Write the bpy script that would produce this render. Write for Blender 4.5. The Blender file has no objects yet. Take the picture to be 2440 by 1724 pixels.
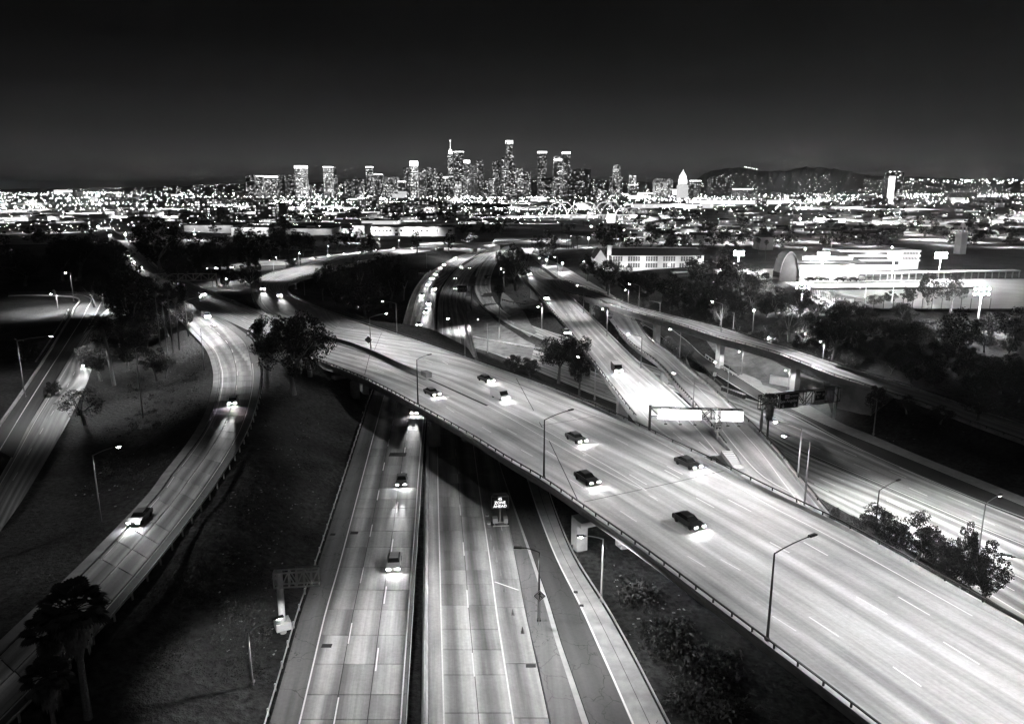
import bpy, math, random
import numpy as np
from mathutils import Vector, Matrix
random.seed(7); RN = random.Random(11)
SC = bpy.context.scene; COL = SC.collection
PI = math.pi
# ------------------------------------------------------------------ camera
H = 50.0; F = 1800.0; CX, CY = 1220.0, 862.0; HOR = 450.0
TH = math.atan((CY - HOR) / F); CT, ST = math.cos(TH), math.sin(TH)
cam = bpy.data.cameras.new('camera'); co = bpy.data.objects.new('camera', cam); COL.objects.link(co)
cam.sensor_width = 36; cam.lens = F / 2440 * 36; cam.clip_start = 1; cam.clip_end = 90000
co.location = (0, 0, H); co.rotation_euler = (PI / 2 - TH, 0, 0); SC.camera = co
# ------------------------------------------------------------------ world: night sky with the glow of the city low down
W_ = bpy.data.worlds.new('World'); SC.world = W_; W_.use_nodes = True
nt = W_.node_tree; nt.nodes.clear()
wo = nt.nodes.new('ShaderNodeOutputWorld'); bg = nt.nodes.new('ShaderNodeBackground')
tc = nt.nodes.new('ShaderNodeTexCoord'); sp = nt.nodes.new('ShaderNodeSeparateXYZ'); rp = nt.nodes.new('ShaderNodeValToRGB')
nt.links.new(tc.outputs['Generated'], sp.inputs[0]); nt.links.new(sp.outputs['Z'], rp.inputs[0])
cr = rp.color_ramp; cr.elements[0].position = 0.0; cr.elements[0].color = (.030,) * 3 + (1,)
cr.elements[1].position = 0.45; cr.elements[1].color = (.0001,) * 3 + (1,)
for p, c in ((.03, .026), (.07, .011), (.12, .004), (.17, .0012), (.23, .0004)):
    e = cr.elements.new(p); e.color = (c, c, c, 1)
nt.links.new(rp.outputs[0], bg.inputs[0])
ax = nt.nodes.new('ShaderNodeMapRange'); ax.inputs[1].default_value = 0; ax.inputs[2].default_value = .75; ax.inputs[3].default_value = 1.12; ax.inputs[4].default_value = .6   # the glow stands over downtown, straight ahead
ab = nt.nodes.new('ShaderNodeMath'); ab.operation = 'ABSOLUTE'; nt.links.new(sp.outputs['X'], ab.inputs[0]); nt.links.new(ab.outputs[0], ax.inputs[0]); nt.links.new(ax.outputs[0], bg.inputs[1])
nt.links.new(bg.outputs[0], wo.inputs[0])
# ------------------------------------------------------------------ weak sun lamp added as night fill
sl = bpy.data.lights.new('night_fill', 'SUN'); sl.energy = 0.025; sl.angle = math.radians(.5)
so = bpy.data.objects.new('night_fill', sl); COL.objects.link(so); so.rotation_euler = (math.radians(38), math.radians(28), 0)
# ------------------------------------------------------------------ render
SC.view_settings.view_transform = 'Standard'; SC.view_settings.look = 'None'
SC.view_settings.exposure = 1.15; SC.view_settings.gamma = 1.0; SC.view_settings.use_curve_mapping = False
SC.render.engine = 'CYCLES'; cy = SC.cycles
cy.max_bounces = 4; cy.diffuse_bounces = 2; cy.glossy_bounces = 2; cy.transmission_bounces = 2; cy.transparent_max_bounces = 6
cy.sample_clamp_indirect = 1.5; cy.sample_clamp_direct = 0; cy.use_denoising = True; cy.caustics_reflective = False; cy.caustics_refractive = False
cy.use_light_tree = True; cy.volume_bounces = 0; cy.use_adaptive_sampling = False
try: cy.denoiser = 'OPENIMAGEDENOISE'; cy.denoising_input_passes = 'RGB_ALBEDO_NORMAL'
except Exception: pass
# ------------------------------------------------------------------ placing by surveyed points
def unp(x, y, z=0.0):
    v = y - CY; t = (H - z) / (F * ST + v * CT)
    return Vector(((x - CX) * t, (F * CT - v * ST) * t, z))
def ztop(p, y):            # height of the point above ground point p that is seen at row y
    v = y - CY; return H - p[1] * (F * ST + v * CT) / (F * CT - v * ST)
def atY(x, y, Y):
    v = y - CY; t = Y / (F * CT - v * ST); return Vector(((x - CX) * t, Y, H - (F * ST + v * CT) * t))
def mpp(p):                # metres per survey unit at a point
    return (p[1] * CT + (H - p[2]) * ST) / F
# ------------------------------------------------------------------ materials
MATS = {}
def new_mat(n):
    m = bpy.data.materials.new(n); m.use_nodes = True; MATS[n] = m
    return m, m.node_tree, m.node_tree.nodes['Principled BSDF']
def mat(n, c, rough=.8, ns=0, na=.3, metal=0, bump=0, ns2=0, na2=.3, coord='Object', stretch=(1, 1, 1), spec=.3):
    m, t, b = new_mat(n); b.inputs['Roughness'].default_value = rough; b.inputs['Metallic'].default_value = metal
    b.inputs['Specular IOR Level'].default_value = spec
    b.inputs['Base Color'].default_value = (c, c, c, 1)
    if ns:
        tc = t.nodes.new('ShaderNodeTexCoord'); mp = t.nodes.new('ShaderNodeMapping'); mp.inputs['Scale'].default_value = stretch
        t.links.new(tc.outputs[coord], mp.inputs[0])
        out = None
        for s, a, d in ((ns, na, 6), (ns2, na2, 3)):
            if not s: continue
            no = t.nodes.new('ShaderNodeTexNoise'); no.inputs['Scale'].default_value = s; no.inputs['Detail'].default_value = d; no.inputs['Roughness'].default_value = .65
            t.links.new(mp.outputs[0], no.inputs['Vector'])
            mr = t.nodes.new('ShaderNodeMapRange'); mr.inputs[1].default_value = .3; mr.inputs[2].default_value = .7
            mr.inputs[3].default_value = 1 - a; mr.inputs[4].default_value = 1 + a
            t.links.new(no.outputs['Fac'], mr.inputs[0])
            if out is None: out = mr.outputs[0]; nf = no.outputs['Fac']
            else:
                mu = t.nodes.new('ShaderNodeMath'); mu.operation = 'MULTIPLY'; t.links.new(out, mu.inputs[0]); t.links.new(mr.outputs[0], mu.inputs[1]); out = mu.outputs[0]
        mu = t.nodes.new('ShaderNodeMath'); mu.operation = 'MULTIPLY'; mu.inputs[1].default_value = c; t.links.new(out, mu.inputs[0])
        t.links.new(mu.outputs[0], b.inputs['Base Color'])
        if bump:
            bp = t.nodes.new('ShaderNodeBump'); bp.inputs['Strength'].default_value = bump; bp.inputs['Distance'].default_value = .3
            t.links.new(nf, bp.inputs['Height']); t.links.new(bp.outputs[0], b.inputs['Normal'])
    return m
def emat(n, s, c=1.0, sample=True):
    m, t, b = new_mat(n); b.inputs['Base Color'].default_value = (.5, .5, .5, 1)
    b.inputs['Emission Color'].default_value = (c, c, c, 1); b.inputs['Emission Strength'].default_value = s
    if not sample: m.cycles.emission_sampling = 'NONE'
    return m
def road_mat(n, c, track=.2, stain=.3, crack=0.0, lane=3.5):
    """UV = metres across / along. Wheel tracks, long stains, blotches, cracks."""
    m, t, b = new_mat(n); b.inputs['Roughness'].default_value = .72; b.inputs['Specular IOR Level'].default_value = .35
    N = t.nodes.new; L = t.links.new
    uv = N('ShaderNodeUVMap'); sx = N('ShaderNodeSeparateXYZ'); L(uv.outputs[0], sx.inputs[0])
    def math_(op, a, bb):
        q = N('ShaderNodeMath'); q.operation = op
        for i, w in enumerate((a, bb)):
            if w is None: continue
            if isinstance(w, (int, float)): q.inputs[i].default_value = w
            else: L(w, q.inputs[i])
        return q.outputs[0]
    def noise(sc, scale, det=5, w=0):
        mp = N('ShaderNodeMapping'); mp.inputs['Scale'].default_value = sc; mp.inputs['Location'].default_value = (w, w * 1.7, 0); L(uv.outputs[0], mp.inputs[0])
        q = N('ShaderNodeTexNoise'); q.inputs['Scale'].default_value = scale; q.inputs['Detail'].default_value = det; q.inputs['Roughness'].default_value = .6
        L(mp.outputs[0], q.inputs['Vector']); return q.outputs['Fac']
    def rng(x, a, bb, c0, c1):
        q = N('ShaderNodeMapRange'); q.inputs[1].default_value = a; q.inputs[2].default_value = bb; q.inputs[3].default_value = c0; q.inputs[4].default_value = c1; L(x, q.inputs[0]); return q.outputs[0]
    lanep = math_('SINE', math_('MULTIPLY', sx.outputs[0], 2 * PI / lane), None)
    tr = rng(math_('MULTIPLY', lanep, noise((.15, .012, 1), 1, 3, 3)), -.6, .6, 1 - track, 1 + track * .7)
    st = rng(noise((.55, .018, 1), 1, 6, 9), .32, .68, 1 - stain, 1 + stain * .7)
    bl = rng(noise((.08, .06, 1), 1, 5, 21), .3, .7, 1 - stain * .7, 1 + stain * .5)
    fi = rng(noise((2.5, 2.5, 1), 1, 4, 5), .3, .7, .9, 1.1)
    o = math_('MULTIPLY', math_('MULTIPLY', tr, st), math_('MULTIPLY', bl, fi))
    if crack:
        vo = N('ShaderNodeTexVoronoi'); vo.feature = 'DISTANCE_TO_EDGE'; mp = N('ShaderNodeMapping'); mp.inputs['Scale'].default_value = (.28, .2, 1)
        ad = N('ShaderNodeVectorMath'); ad.operation = 'ADD'; nn = N('ShaderNodeTexNoise'); nn.inputs['Scale'].default_value = .8; L(uv.outputs[0], nn.inputs['Vector'])
        L(uv.outputs[0], ad.inputs[0]); L(nn.outputs['Color'], ad.inputs[1]); L(ad.outputs[0], mp.inputs[0]); L(mp.outputs[0], vo.inputs['Vector'])
        vo.inputs['Scale'].default_value = 1
        o = math_('MULTIPLY', o, rng(vo.outputs['Distance'], .004, .014, 1 - crack, 1))
    o = math_('MULTIPLY', o, c); L(o, b.inputs['Base Color'])
    return m
def window_mat(n, wx, wz, lit, s, base=.12, gapx=.25, gapz=.35):
    m, t, b = new_mat(n); b.inputs['Roughness'].default_value = .6
    N = t.nodes.new; L = t.links.new
    def math_(op, a, bb=None):
        q = N('ShaderNodeMath'); q.operation = op
        for i, w in enumerate((a, bb)):
            if w is None: continue
            if isinstance(w, (int, float)): q.inputs[i].default_value = w
            else: L(w, q.inputs[i])
        return q.outputs[0]
    tc = N('ShaderNodeTexCoord'); sx = N('ShaderNodeSeparateXYZ'); L(tc.outputs['Object'], sx.inputs[0])
    h = math_('DIVIDE', math_('ADD', sx.outputs[0], sx.outputs[1]), wx); z = math_('DIVIDE', sx.outputs[2], wz)
    oi = N('ShaderNodeObjectInfo'); cb = N('ShaderNodeCombineXYZ'); L(math_('FLOOR', h), cb.inputs[0]); L(math_('FLOOR', z), cb.inputs[1]); L(math_('MULTIPLY', oi.outputs['Random'], 99), cb.inputs[2])
    wn = N('ShaderNodeTexWhiteNoise'); L(cb.outputs[0], wn.inputs['Vector'])
    mp_ = N('ShaderNodeMapping'); mp_.inputs['Scale'].default_value = (.035, .035, .022); L(tc.outputs['Object'], mp_.inputs[0]); ns_ = N('ShaderNodeTexNoise'); ns_.noise_dimensions = '4D'; ns_.inputs['Scale'].default_value = 1; L(mp_.outputs[0], ns_.inputs['Vector']); L(math_('MULTIPLY', oi.outputs['Random'], 40), ns_.inputs['W'])
    on = math_('LESS_THAN', wn.outputs['Value'], math_('MULTIPLY', math_('SUBTRACT', ns_.outputs['Fac'], .22), lit * 3.3))
    # whole storeys differ in how much is lit
    cf = N('ShaderNodeCombineXYZ'); L(math_('FLOOR', z), cf.inputs[0]); L(math_('MULTIPLY', oi.outputs['Random'], 57), cf.inputs[1]); wf = N('ShaderNodeTexWhiteNoise'); L(cf.outputs[0], wf.inputs['Vector'])
    sc = N('ShaderNodeSeparateColor'); L(wn.outputs['Color'], sc.inputs[0])
    br = math_('MULTIPLY', math_('POWER', sc.outputs[1], 1.5), math_('ADD', math_('MULTIPLY', wf.outputs['Value'], 1.2), .3))
    mx = math_('GREATER_THAN', math_('FRACT', h), gapx); mz = math_('GREATER_THAN', math_('FRACT', z), gapz)
    ge = N('ShaderNodeNewGeometry'); sn = N('ShaderNodeSeparateXYZ'); L(ge.outputs['Normal'], sn.inputs[0]); side = math_('LESS_THAN', sn.outputs[2], .5)
    e = math_('MULTIPLY', math_('MULTIPLY', on, br), math_('MULTIPLY', math_('MULTIPLY', mx, mz), side))
    L(math_('MULTIPLY', e, s), b.inputs['Emission Strength']); b.inputs['Emission Color'].default_value = (1, 1, 1, 1)
    b.inputs['Base Color'].default_value = (base, base, base, 1); m.cycles.emission_sampling = 'NONE'
    return m
mat('concrete', .36, .85, .5, .25, bump=.15, ns2=.07, na2=.3)
mat('pale_concrete', .46, .85, .6, .2, bump=.1)
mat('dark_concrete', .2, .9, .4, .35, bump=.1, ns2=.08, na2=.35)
mat('barrier', .42, .8, .35, .3, bump=.1)
road_mat('slab_road', .38, .4, .55); road_mat('deck_road', .54, .2, .42)
road_mat('grey_road', .30, .3, .3); road_mat('asphalt', .075, .15, .3, .6); road_mat('asphalt_plain', .07, .1, .25); road_mat('shoulder_grey', .17, .1, .4, .5)
mat('joint', .05, .95); mat('paint', .85, .6, 3, .1); mat('steel', .3, .45, 2, .2, metal=.6); mat('dark_steel', .05, .5, 2, .2, metal=.4)
mat('galv', .6, .5, 3, .15, metal=.4); mat('pole_grey', .33, .55, 2, .15)
mat('grass', .034, .95, 1.3, .85, bump=1.5, ns2=.06, na2=.7); mat('city_ground', .26, .95, .02, .5)
mat('dry_earth', .2, .95, .4, .4, bump=.25, ns2=.06, na2=.35)
mat('bark', .16, .9, 6, .4, bump=.5); mat('pale_bark', .33, .85, 5, .35); mat('leaf', .055, .7, 2.5, .5); mat('leaf_dark', .028, .75, 2, .5); mat('leaf_pale', .10, .7, 2.5, .5)
mat('frond', .05, .6, 3, .4); mat('skirt', .14, .9, 4, .4)
mat('sign_green', .022, .45); mat('sign_white', .75, .5); mat('sign_yellow', .55, .5); mat('sign_back', .35, .5, 2, .15, metal=.5)
mat('stucco', .62, .9, .3, .12); mat('stucco_grey', .35, .9, .3, .2); mat('roof_tile', .07, .9, 1.2, .3, bump=.3); mat('roof_dark', .045, .9, .2, .35); mat('roof_pale', .2, .9, .3, .3)
mat('glass_dark', .02, .15, spec=.6); mat('frame_white', .6, .6); mat('rubber', .02, .8); mat('litter', .3, .8); mat('field', .16, .95, .2, .3); mat('court', .2, .9, .1, .15)
mat('hill', .02, .95, .01, .5); mat('cone', .25, .6); mat('clothes', .06, .9)
for i, (c, me) in enumerate(((.5, .3), (.03, .3), (.18, .5), (.09, .3))): mat('paintwork%d' % i, c, .3, metal=me, spec=.6)
emat('lamp_lens', 60, sample=False); emat('headlight_glass', 220, sample=False); emat('tail_glass', 9, sample=False); emat('star_lamp', 400, sample=False)
emat('led', 1.0, sample=False); emat('city_lamp', 32, sample=False); emat('city_lamp_bright', 120, sample=False); emat('crown_glow', 3.0, sample=False); emat('sign_lit', 1.6)
emat('self_lit', 1.3, sample=False); emat('soft_lit', .35, sample=False); emat('hill_lamp', 5, sample=False); emat('flood_glass', 500, sample=False)  # the pane and soft glows also serve whole walls, in place of floodlighting
window_mat('win_dense', 7, 6, .6, 1.1); window_mat('win_mid', 7, 6, .42, .95, .05); window_mat('win_sparse', 8, 6, .3, .8, .03)
window_mat('win_stripe', 9, 5.5, .8, .4, .1, .1, .5); window_mat('win_low', 6, 4.2, .5, 1.3, .14, .4, .5); window_mat('win_apart', 5, 3.4, .5, 1.1, .16, .45, .5)
window_mat('win_bright', 7, 6, .85, 1.6, .3)
window_mat('win_dim', 6, 4.5, .3, .8, .2, .45, .5)
# ------------------------------------------------------------------ mesh building
class MB:
    def __init__(s): s.v = []; s.f = []; s.uv = None
    def quad(s, a, b, c, d):
        n = len(s.v); s.v += [tuple(a), tuple(b), tuple(c), tuple(d)]; s.f.append((n, n + 1, n + 2, n + 3))
    def box(s, cx, cy, cz, dx, dy, dz, rz=0, M=None):
        n = len(s.v); c, q = math.cos(rz), math.sin(rz)
        for k in range(8):
            x = (dx if k & 1 else -dx) / 2; y = (dy if k & 2 else -dy) / 2; z = (dz if k & 4 else -dz) / 2
            p = Vector((cx + x * c - y * q, cy + x * q + y * c, cz + z)); s.v.append(tuple(M @ p if M else p))
        for f in ((0, 2, 3, 1), (4, 5, 7, 6), (0, 1, 5, 4), (2, 6, 7, 3), (0, 4, 6, 2), (1, 3, 7, 5)): s.f.append(tuple(n + i for i in f))
        return s
    def tube(s, pts, rs, n=7, cap=True):
        pts = [Vector(p) for p in pts]
        if isinstance(rs, (int, float)): rs = [rs] * len(pts)
        base = len(s.v)
        for i, p in enumerate(pts):
            d = (pts[min(i + 1, len(pts) - 1)] - pts[max(i - 1, 0)]).normalized()
            a = d.cross(Vector((0, 0, 1)) if abs(d.z) < .9 else Vector((0, 1, 0))).normalized(); b = d.cross(a)
            for k in range(n):
                t = 2 * PI * k / n; s.v.append(tuple(p + (a * math.cos(t) + b * math.sin(t)) * rs[i]))
        for i in range(len(pts) - 1):
            for k in range(n):
                s.f.append((base + i * n + k, base + i * n + (k + 1) % n, base + (i + 1) * n + (k + 1) % n, base + (i + 1) * n + k))
        if cap:
            s.f.append(tuple(base + k for k in range(n - 1, -1, -1))); s.f.append(tuple(base + (len(pts) - 1) * n + k for k in range(n)))
        return s
    def beam(s, a, b, w, h=None):
        a = Vector(a); b = Vector(b); d = (b - a); L = d.length; d.normalize(); h = h or w
        x = d.cross(Vector((0, 0, 1)) if abs(d.z) < .95 else Vector((0, 1, 0))).normalized(); y = d.cross(x)
        n = len(s.v)
        for p in (a, b):
            for i, j in ((-1, -1), (1, -1), (1, 1), (-1, 1)): s.v.append(tuple(p + x * i * w / 2 + y * j * h / 2))
        for f in ((0, 1, 2, 3), (7, 6, 5, 4), (0, 4, 5, 1), (1, 5, 6, 2), (2, 6, 7, 3), (3, 7, 4, 0)): s.f.append(tuple(n + i for i in f))
        return s
    def mesh(s, name, m):
        me = bpy.data.meshes.new(name); me.from_pydata(s.v, [], s.f); me.update()
        if s.uv:
            l = me.uv_layers.new(name='UVMap'); a = np.array([s.uv[i] for f in s.f for i in f], dtype=np.float32).ravel(); l.data.foreach_set('uv', a)
        if m: me.materials.append(MATS[m])
        return me
    def obj(s, name, m, parent=None, **kw):
        return mk(name, s.mesh(name, m), parent, **kw)
def mk(name, data, parent=None, loc=None, label=None, cat=None, group=None, kind=None, rot=None, scale=None):
    o = bpy.data.objects.new(name, data); COL.objects.link(o)
    if parent is not None: o.parent = parent
    if loc is not None: o.location = loc
    if rot is not None: o.rotation_euler = rot
    if scale is not None: o.scale = (scale,) * 3 if isinstance(scale, (int, float)) else scale
    if label: o['label'] = label
    if cat: o['category'] = cat
    if group: o['group'] = group
    if kind: o['kind'] = kind
    return o
def text(name, body, size, m, parent, M, ext=.012, align='CENTER'):
    cu = bpy.data.curves.new(name, 'FONT'); cu.body = body; cu.size = size; cu.extrude = ext; cu.align_x = align; cu.align_y = 'CENTER'; cu.resolution_u = 2
    t = bpy.data.objects.new('tmp', cu); me = bpy.data.meshes.new_from_object(t); bpy.data.objects.remove(t); bpy.data.curves.remove(cu)
    me.materials.clear(); me.materials.append(MATS[m]); o = mk(name, me, parent); o.matrix_local = M; return o
def thing(name, label, cat, loc=(0, 0, 0), rz=0, group=None): return mk(name, None, None, loc, label, cat, group, rot=(0, 0, rz))
def copy_tree(o, parent=None, loc=None, rz=None, label=None, group=None, scale=None):
    c = o.copy(); COL.objects.link(c)
    if parent is not None: c.parent = parent
    if loc is not None: c.location = loc
    if rz is not None: c.rotation_euler = (0, 0, rz)
    if scale is not None: c.scale = scale
    if label: c['label'] = label
    if group: c['group'] = group
    for ch in KIDS.get(o.name, ()): copy_tree(ch, c)
    if o.name in KIDS: KIDS[c.name] = [k for k in c.children]
    return c
KIDS = {}
def reg(o):
    for x in [o] + list(o.children):
        ks = list(x.children)
        if ks: KIDS[x.name] = ks
    return o
# ------------------------------------------------------------------ roads: two edges, interpolated, with stations
def crom(P, t):
    n = len(P); i = min(int(t), n - 2); f = t - i
    p1, p2 = P[i], P[i + 1]; p0 = P[i - 1] if i > 0 else 2 * p1 - p2; p3 = P[i + 2] if i + 2 < n else 2 * p2 - p1
    return .5 * ((2 * p1) + (p2 - p0) * f + (2 * p0 - 5 * p1 + 4 * p2 - p3) * f * f + (3 * p1 - p0 - 3 * p2 + p3) * f ** 3)
class Road:
    def __init__(s, st, n=None, sub=10):
        """st: (lox, loy, upx, upy, z)"""
        A = [np.array(unp(a, b, z)) for a, b, c, d, z in st]; B = [np.array(unp(c, d, z)) for a, b, c, d, z in st]
        N = (len(st) - 1) * sub + 1; ts = np.linspace(0, len(st) - 1, N)
        a = np.array([crom(A, t) for t in ts]); b = np.array([crom(B, t) for t in ts])
        mid = (a + b) / 2; d = np.r_[0, np.cumsum(np.linalg.norm(np.diff(mid, axis=0), axis=1))]
        s.len = d[-1]; n = n or max(8, min(160, int(s.len / 3.0))); q = np.linspace(0, s.len, n)
        s.s = q; s.st = np.interp(q, d, ts)
        s.a = np.stack([np.interp(q, d, a[:, k]) for k in range(3)], 1); s.b = np.stack([np.interp(q, d, b[:, k]) for k in range(3)], 1)
        w = s.b - s.a; s.w = np.linalg.norm(w, axis=1)
        tng = np.gradient((s.a + s.b) / 2, axis=0); tng[:, 2] = 0; tng /= np.linalg.norm(tng, axis=1)[:, None]; s.t = tng
        nrm = np.stack([-tng[:, 1], tng[:, 0], np.zeros(len(q))], 1)
        sg = np.sign((nrm * w).sum(1)); s.n = nrm * sg[:, None]; s.n[:, 2] = 0    # from a to b
        s.nx = n; s.ABN = np.hstack([s.a, s.b, s.n])
    def at(s, d, u, off=0.0, dz=0.0):
        f = d / s.len * (s.nx - 1); i = int(min(max(f, 0), s.nx - 2)); f = min(max(f - i, -.5), 1.5)
        q = s.ABN[i] * (1 - f) + s.ABN[i + 1] * f
        return Vector((q[0] + (q[3] - q[0]) * u + q[6] * off, q[1] + (q[4] - q[1]) * u + q[7] * off, q[2] + (q[5] - q[2]) * u + dz))
    def dir(s, d): return Vector([np.interp(d, s.s, s.t[:, k]) for k in range(3)])
    def near(s, p):      # station and cross fraction nearest to a world point
        ds = np.linspace(0, s.len, s.nx * 4); f = ds / s.len * (s.nx - 1); i = np.minimum(f.astype(int), s.nx - 2); f = (f - i)[:, None]
        Q = s.ABN[i] * (1 - f) + s.ABN[i + 1] * f; us = np.linspace(-.15, 1.15, 261)
        X = Q[:, 0:1] + (Q[:, 3:4] - Q[:, 0:1]) * us; Y = Q[:, 1:2] + (Q[:, 4:5] - Q[:, 1:2]) * us
        k = int(np.argmin((X - p[0]) ** 2 + (Y - p[1]) ** 2)); return float(ds[k // 261]), float(us[k % 261])
    def strip(s, u0, u1, dz=0.0, d0=None, d1=None, o0=0.0, o1=0.0, mb=None, step=3.0):
        d0 = 0 if d0 is None else d0; d1 = s.len if d1 is None else d1
        mb = mb or MB(); mb.uv = mb.uv or []
        k = max(2, int((d1 - d0) / step) + 1); base = len(mb.v)
        nu = 2 if abs(u1 - u0) < .3 else 4
        for d in np.linspace(d0, d1, k):
            w = np.interp(d, s.s, s.w)
            for j in range(nu):
                f = j / (nu - 1); u = u0 + (u1 - u0) * f; o = o0 + (o1 - o0) * f
                p = s.at(d, u, o, dz); mb.v.append(tuple(p)); mb.uv.append((u * w + o, d))
        for i in range(k - 1):
            for j in range(nu - 1):
                a = base + i * nu + j; q = (a, a + 1, a + nu + 1, a + nu)
                A, B, C = (Vector(mb.v[q[0]]), Vector(mb.v[q[1]]), Vector(mb.v[q[2]]))
                if (B - A).cross(C - A).z < 0: q = q[::-1]
                mb.f.append(q)
        return mb
    def sweep(s, prof, d0=None, d1=None, step=3.0):
        """prof: closed list of (edge 0/1/u, outward offset metres from a towards b, dz)"""
        d0 = 0 if d0 is None else d0; d1 = s.len if d1 is None else d1
        mb = MB(); k = max(2, int((d1 - d0) / step) + 1); n = len(prof)
        for d in np.linspace(d0, d1, k):
            for e, o, z in prof: mb.v.append(tuple(s.at(d, e, o, z)))
        for i in range(k - 1):
            for j in range(n):
                mb.f.append((i * n + j, i * n + (j + 1) % n, (i + 1) * n + (j + 1) % n, (i + 1) * n + j))
        mb.f.append(tuple(range(n - 1, -1, -1))); mb.f.append(tuple((k - 1) * n + j for j in range(n)))
        return mb
    def line(s, u, off=0.0, w=.15, d0=None, d1=None, parent=None, name='edge_line', dz=.012, m='paint'):
        return s.strip(u, u, dz, d0, d1, off - w / 2, off + w / 2).obj(name, m, parent)
    def dashes(s, u, off=0.0, w=.15, L=4.2, P=13.5, d0=0, d1=None, parent=None, dz=.012):
        d = d0; d1 = d1 or s.len
        while d + L < d1:
            s.strip(u, u, dz, d, d + L, off - w / 2, off + w / 2).obj('lane_dash', 'paint', parent); d += P
    def joints(s, u0, u1, P=4.6, d0=0, d1=None, parent=None, lanes=2, m='slab_road', gap=.07, th=.12, jit=.4):
        """concrete slabs with open joints, one object each"""
        d = d0; d1 = d1 or s.len
        while d < d1 - 1:
            L = min(P * RN.uniform(1 - jit, 1 + jit), d1 - d)
            for k in range(lanes):
                a = u0 + (u1 - u0) * k / lanes; b = u0 + (u1 - u0) * (k + 1) / lanes
                mb = MB(); mb.uv = []
                c = [s.at(d + gap / 2, a, gap / 2), s.at(d + gap / 2, b, -gap / 2), s.at(d + L - gap / 2, b, -gap / 2), s.at(d + L - gap / 2, a, gap / 2)]
                dz = RN.uniform(-.006, .006); w = np.interp(d, s.s, s.w); r = RN.uniform(0, 3)
                for z in (dz, -th):
                    for p, (uu, vv) in zip(c, ((a * w, d), (b * w, d), (b * w, d + L), (a * w, d + L))): mb.v.append((p.x, p.y, p.z + z)); mb.uv.append((uu, vv + r * 7))
                top = (0, 1, 2, 3)
                if (c[1] - c[0]).cross(c[2] - c[0]).z < 0: top = top[::-1]
                mb.f.append(top)
                for i in range(4): mb.f.append((i, (i + 1) % 4, 4 + (i + 1) % 4, 4 + i))
                mb.obj('slab', m, parent)
            d += L
# ================================================================== roads and bridges
R = {}
R['deck'] = Road([(749,858,818,756,7.5),(878,910,1060,838,7.5),(994,970,1300,925,7.5),(1120,1041,1470,998,7.5),(1204,1094,1590,1056,7.5),(1295,1148,1715,1116,7.5),
  (1376,1204,1815,1167,7.5),(1530,1313,2019,1267,7.5),(1750,1479,2311,1431,7.5),(1945,1627,2560,1572,7.5),(2075,1728,2720,1665,7.5),(2725,2233,3520,2130,7.5)])
R['M'] = Road([(150,505,205,512,5),(235,545,275,552,6.5),(262,585,310,580,7.2),(295,626,350,615,7.5),(340,657,379,641,7.5),(405,697,442,673,7.5),(456,728,490,695,7.5),(545,765,560,724,7.5),(645,812,660,763,7.5),(749,858,783,808,7.5)])
R['B'] = Road([(1060,588,1064,594,.5),(960,597,966,605,2),(860,608,870,621,5),(750,629,757,652,7.8),(679,643,718,663,8.3),(642,653,689,676,8.4),(612,669,684,693,8.4),(600,690,697,707,8.3),(606,716,715,716,8.2),(622,740,738,726,8),(650,757,765,737,7.8),(707,781,795,748,7.6),(783,808,818,756,7.505)])
R['C'] = Road([(380,712,440,705,7.48),(420,745,490,738,7.45),(453,775,543,766,7.3),(502,827,597,806,7),(521,870,616,856,6.8),(525,908,620,903,6.5),(516,957,613,952,6.2),(497,1006,594,1015,6),(464,1060,560,1083,5.8),(410,1131,508,1165,5.5),
  (380,1174,470,1217,5.3),(294,1268,390,1322,5),(211,1354,320,1408,4.5),(128,1435,235,1508,4),(20,1540,120,1625,3.5),(-40,1600,60,1690,3.3),(-250,1800,-150,1900,3.2)])
R['D1'] = Road([(1225,570,1245,575,0),(1160,583,1186,588,0),(1115,600,1148,600,0),(1070,620,1100,630,0),(1025,648,1074,652,0),(1000,675,1049,686,0),(981,708,1038,714,0),(968,750,1036,762,0),(957,790,1037,812,0),(930,850,1032,870,0),(891,932,1018,960,0),(866,1006,1013,1010,0),(829,1122,1004,1122,0),
  (792,1238,997,1238,0),(756,1350,989,1350,0),(717,1460,982,1462,0),(677,1601,973,1601,0),(640,1730,965,1730,0),(476,2300,930,2300,0)])
R['D2'] = Road([(1250,577,1268,583,0),(1200,588,1215,592,0),(1158,600,1180,606,0),(1110,629,1142,634,0),(1083,651,1122,658,0),(1058,688,1110,700,0),(1049,714,1104,725,0),(1046,762,1111,772,0),(1045,814,1122,822,0),(1036,890,1138,890,0),(1028,960,1150,960,0),(1024,1060,1172,1060,0),(1022,1187,1198,1187,0),(1022,1274,1217,1274,0),(1022,1368,1236,1368,0),
  (1022,1467,1254,1467,0),(1022,1600,1284,1600,0),(1022,1730,1312,1730,0),(1022,2300,1435,2300,0)])
R['E'] = Road([(1150,930,1215,930,.0),(1172,1030,1262,1030,.05),(1193,1112,1290,1112,.1),(1222,1193,1312,1193,.15),(1268,1318,1361,1318,.2),(1312,1442,1437,1442,.2),(1338,1530,1487,1530,.2),(1363,1600,1524,1600,.2),(1408,1730,1590,1730,.2),(1605,2300,1880,2300,.2)])
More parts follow.
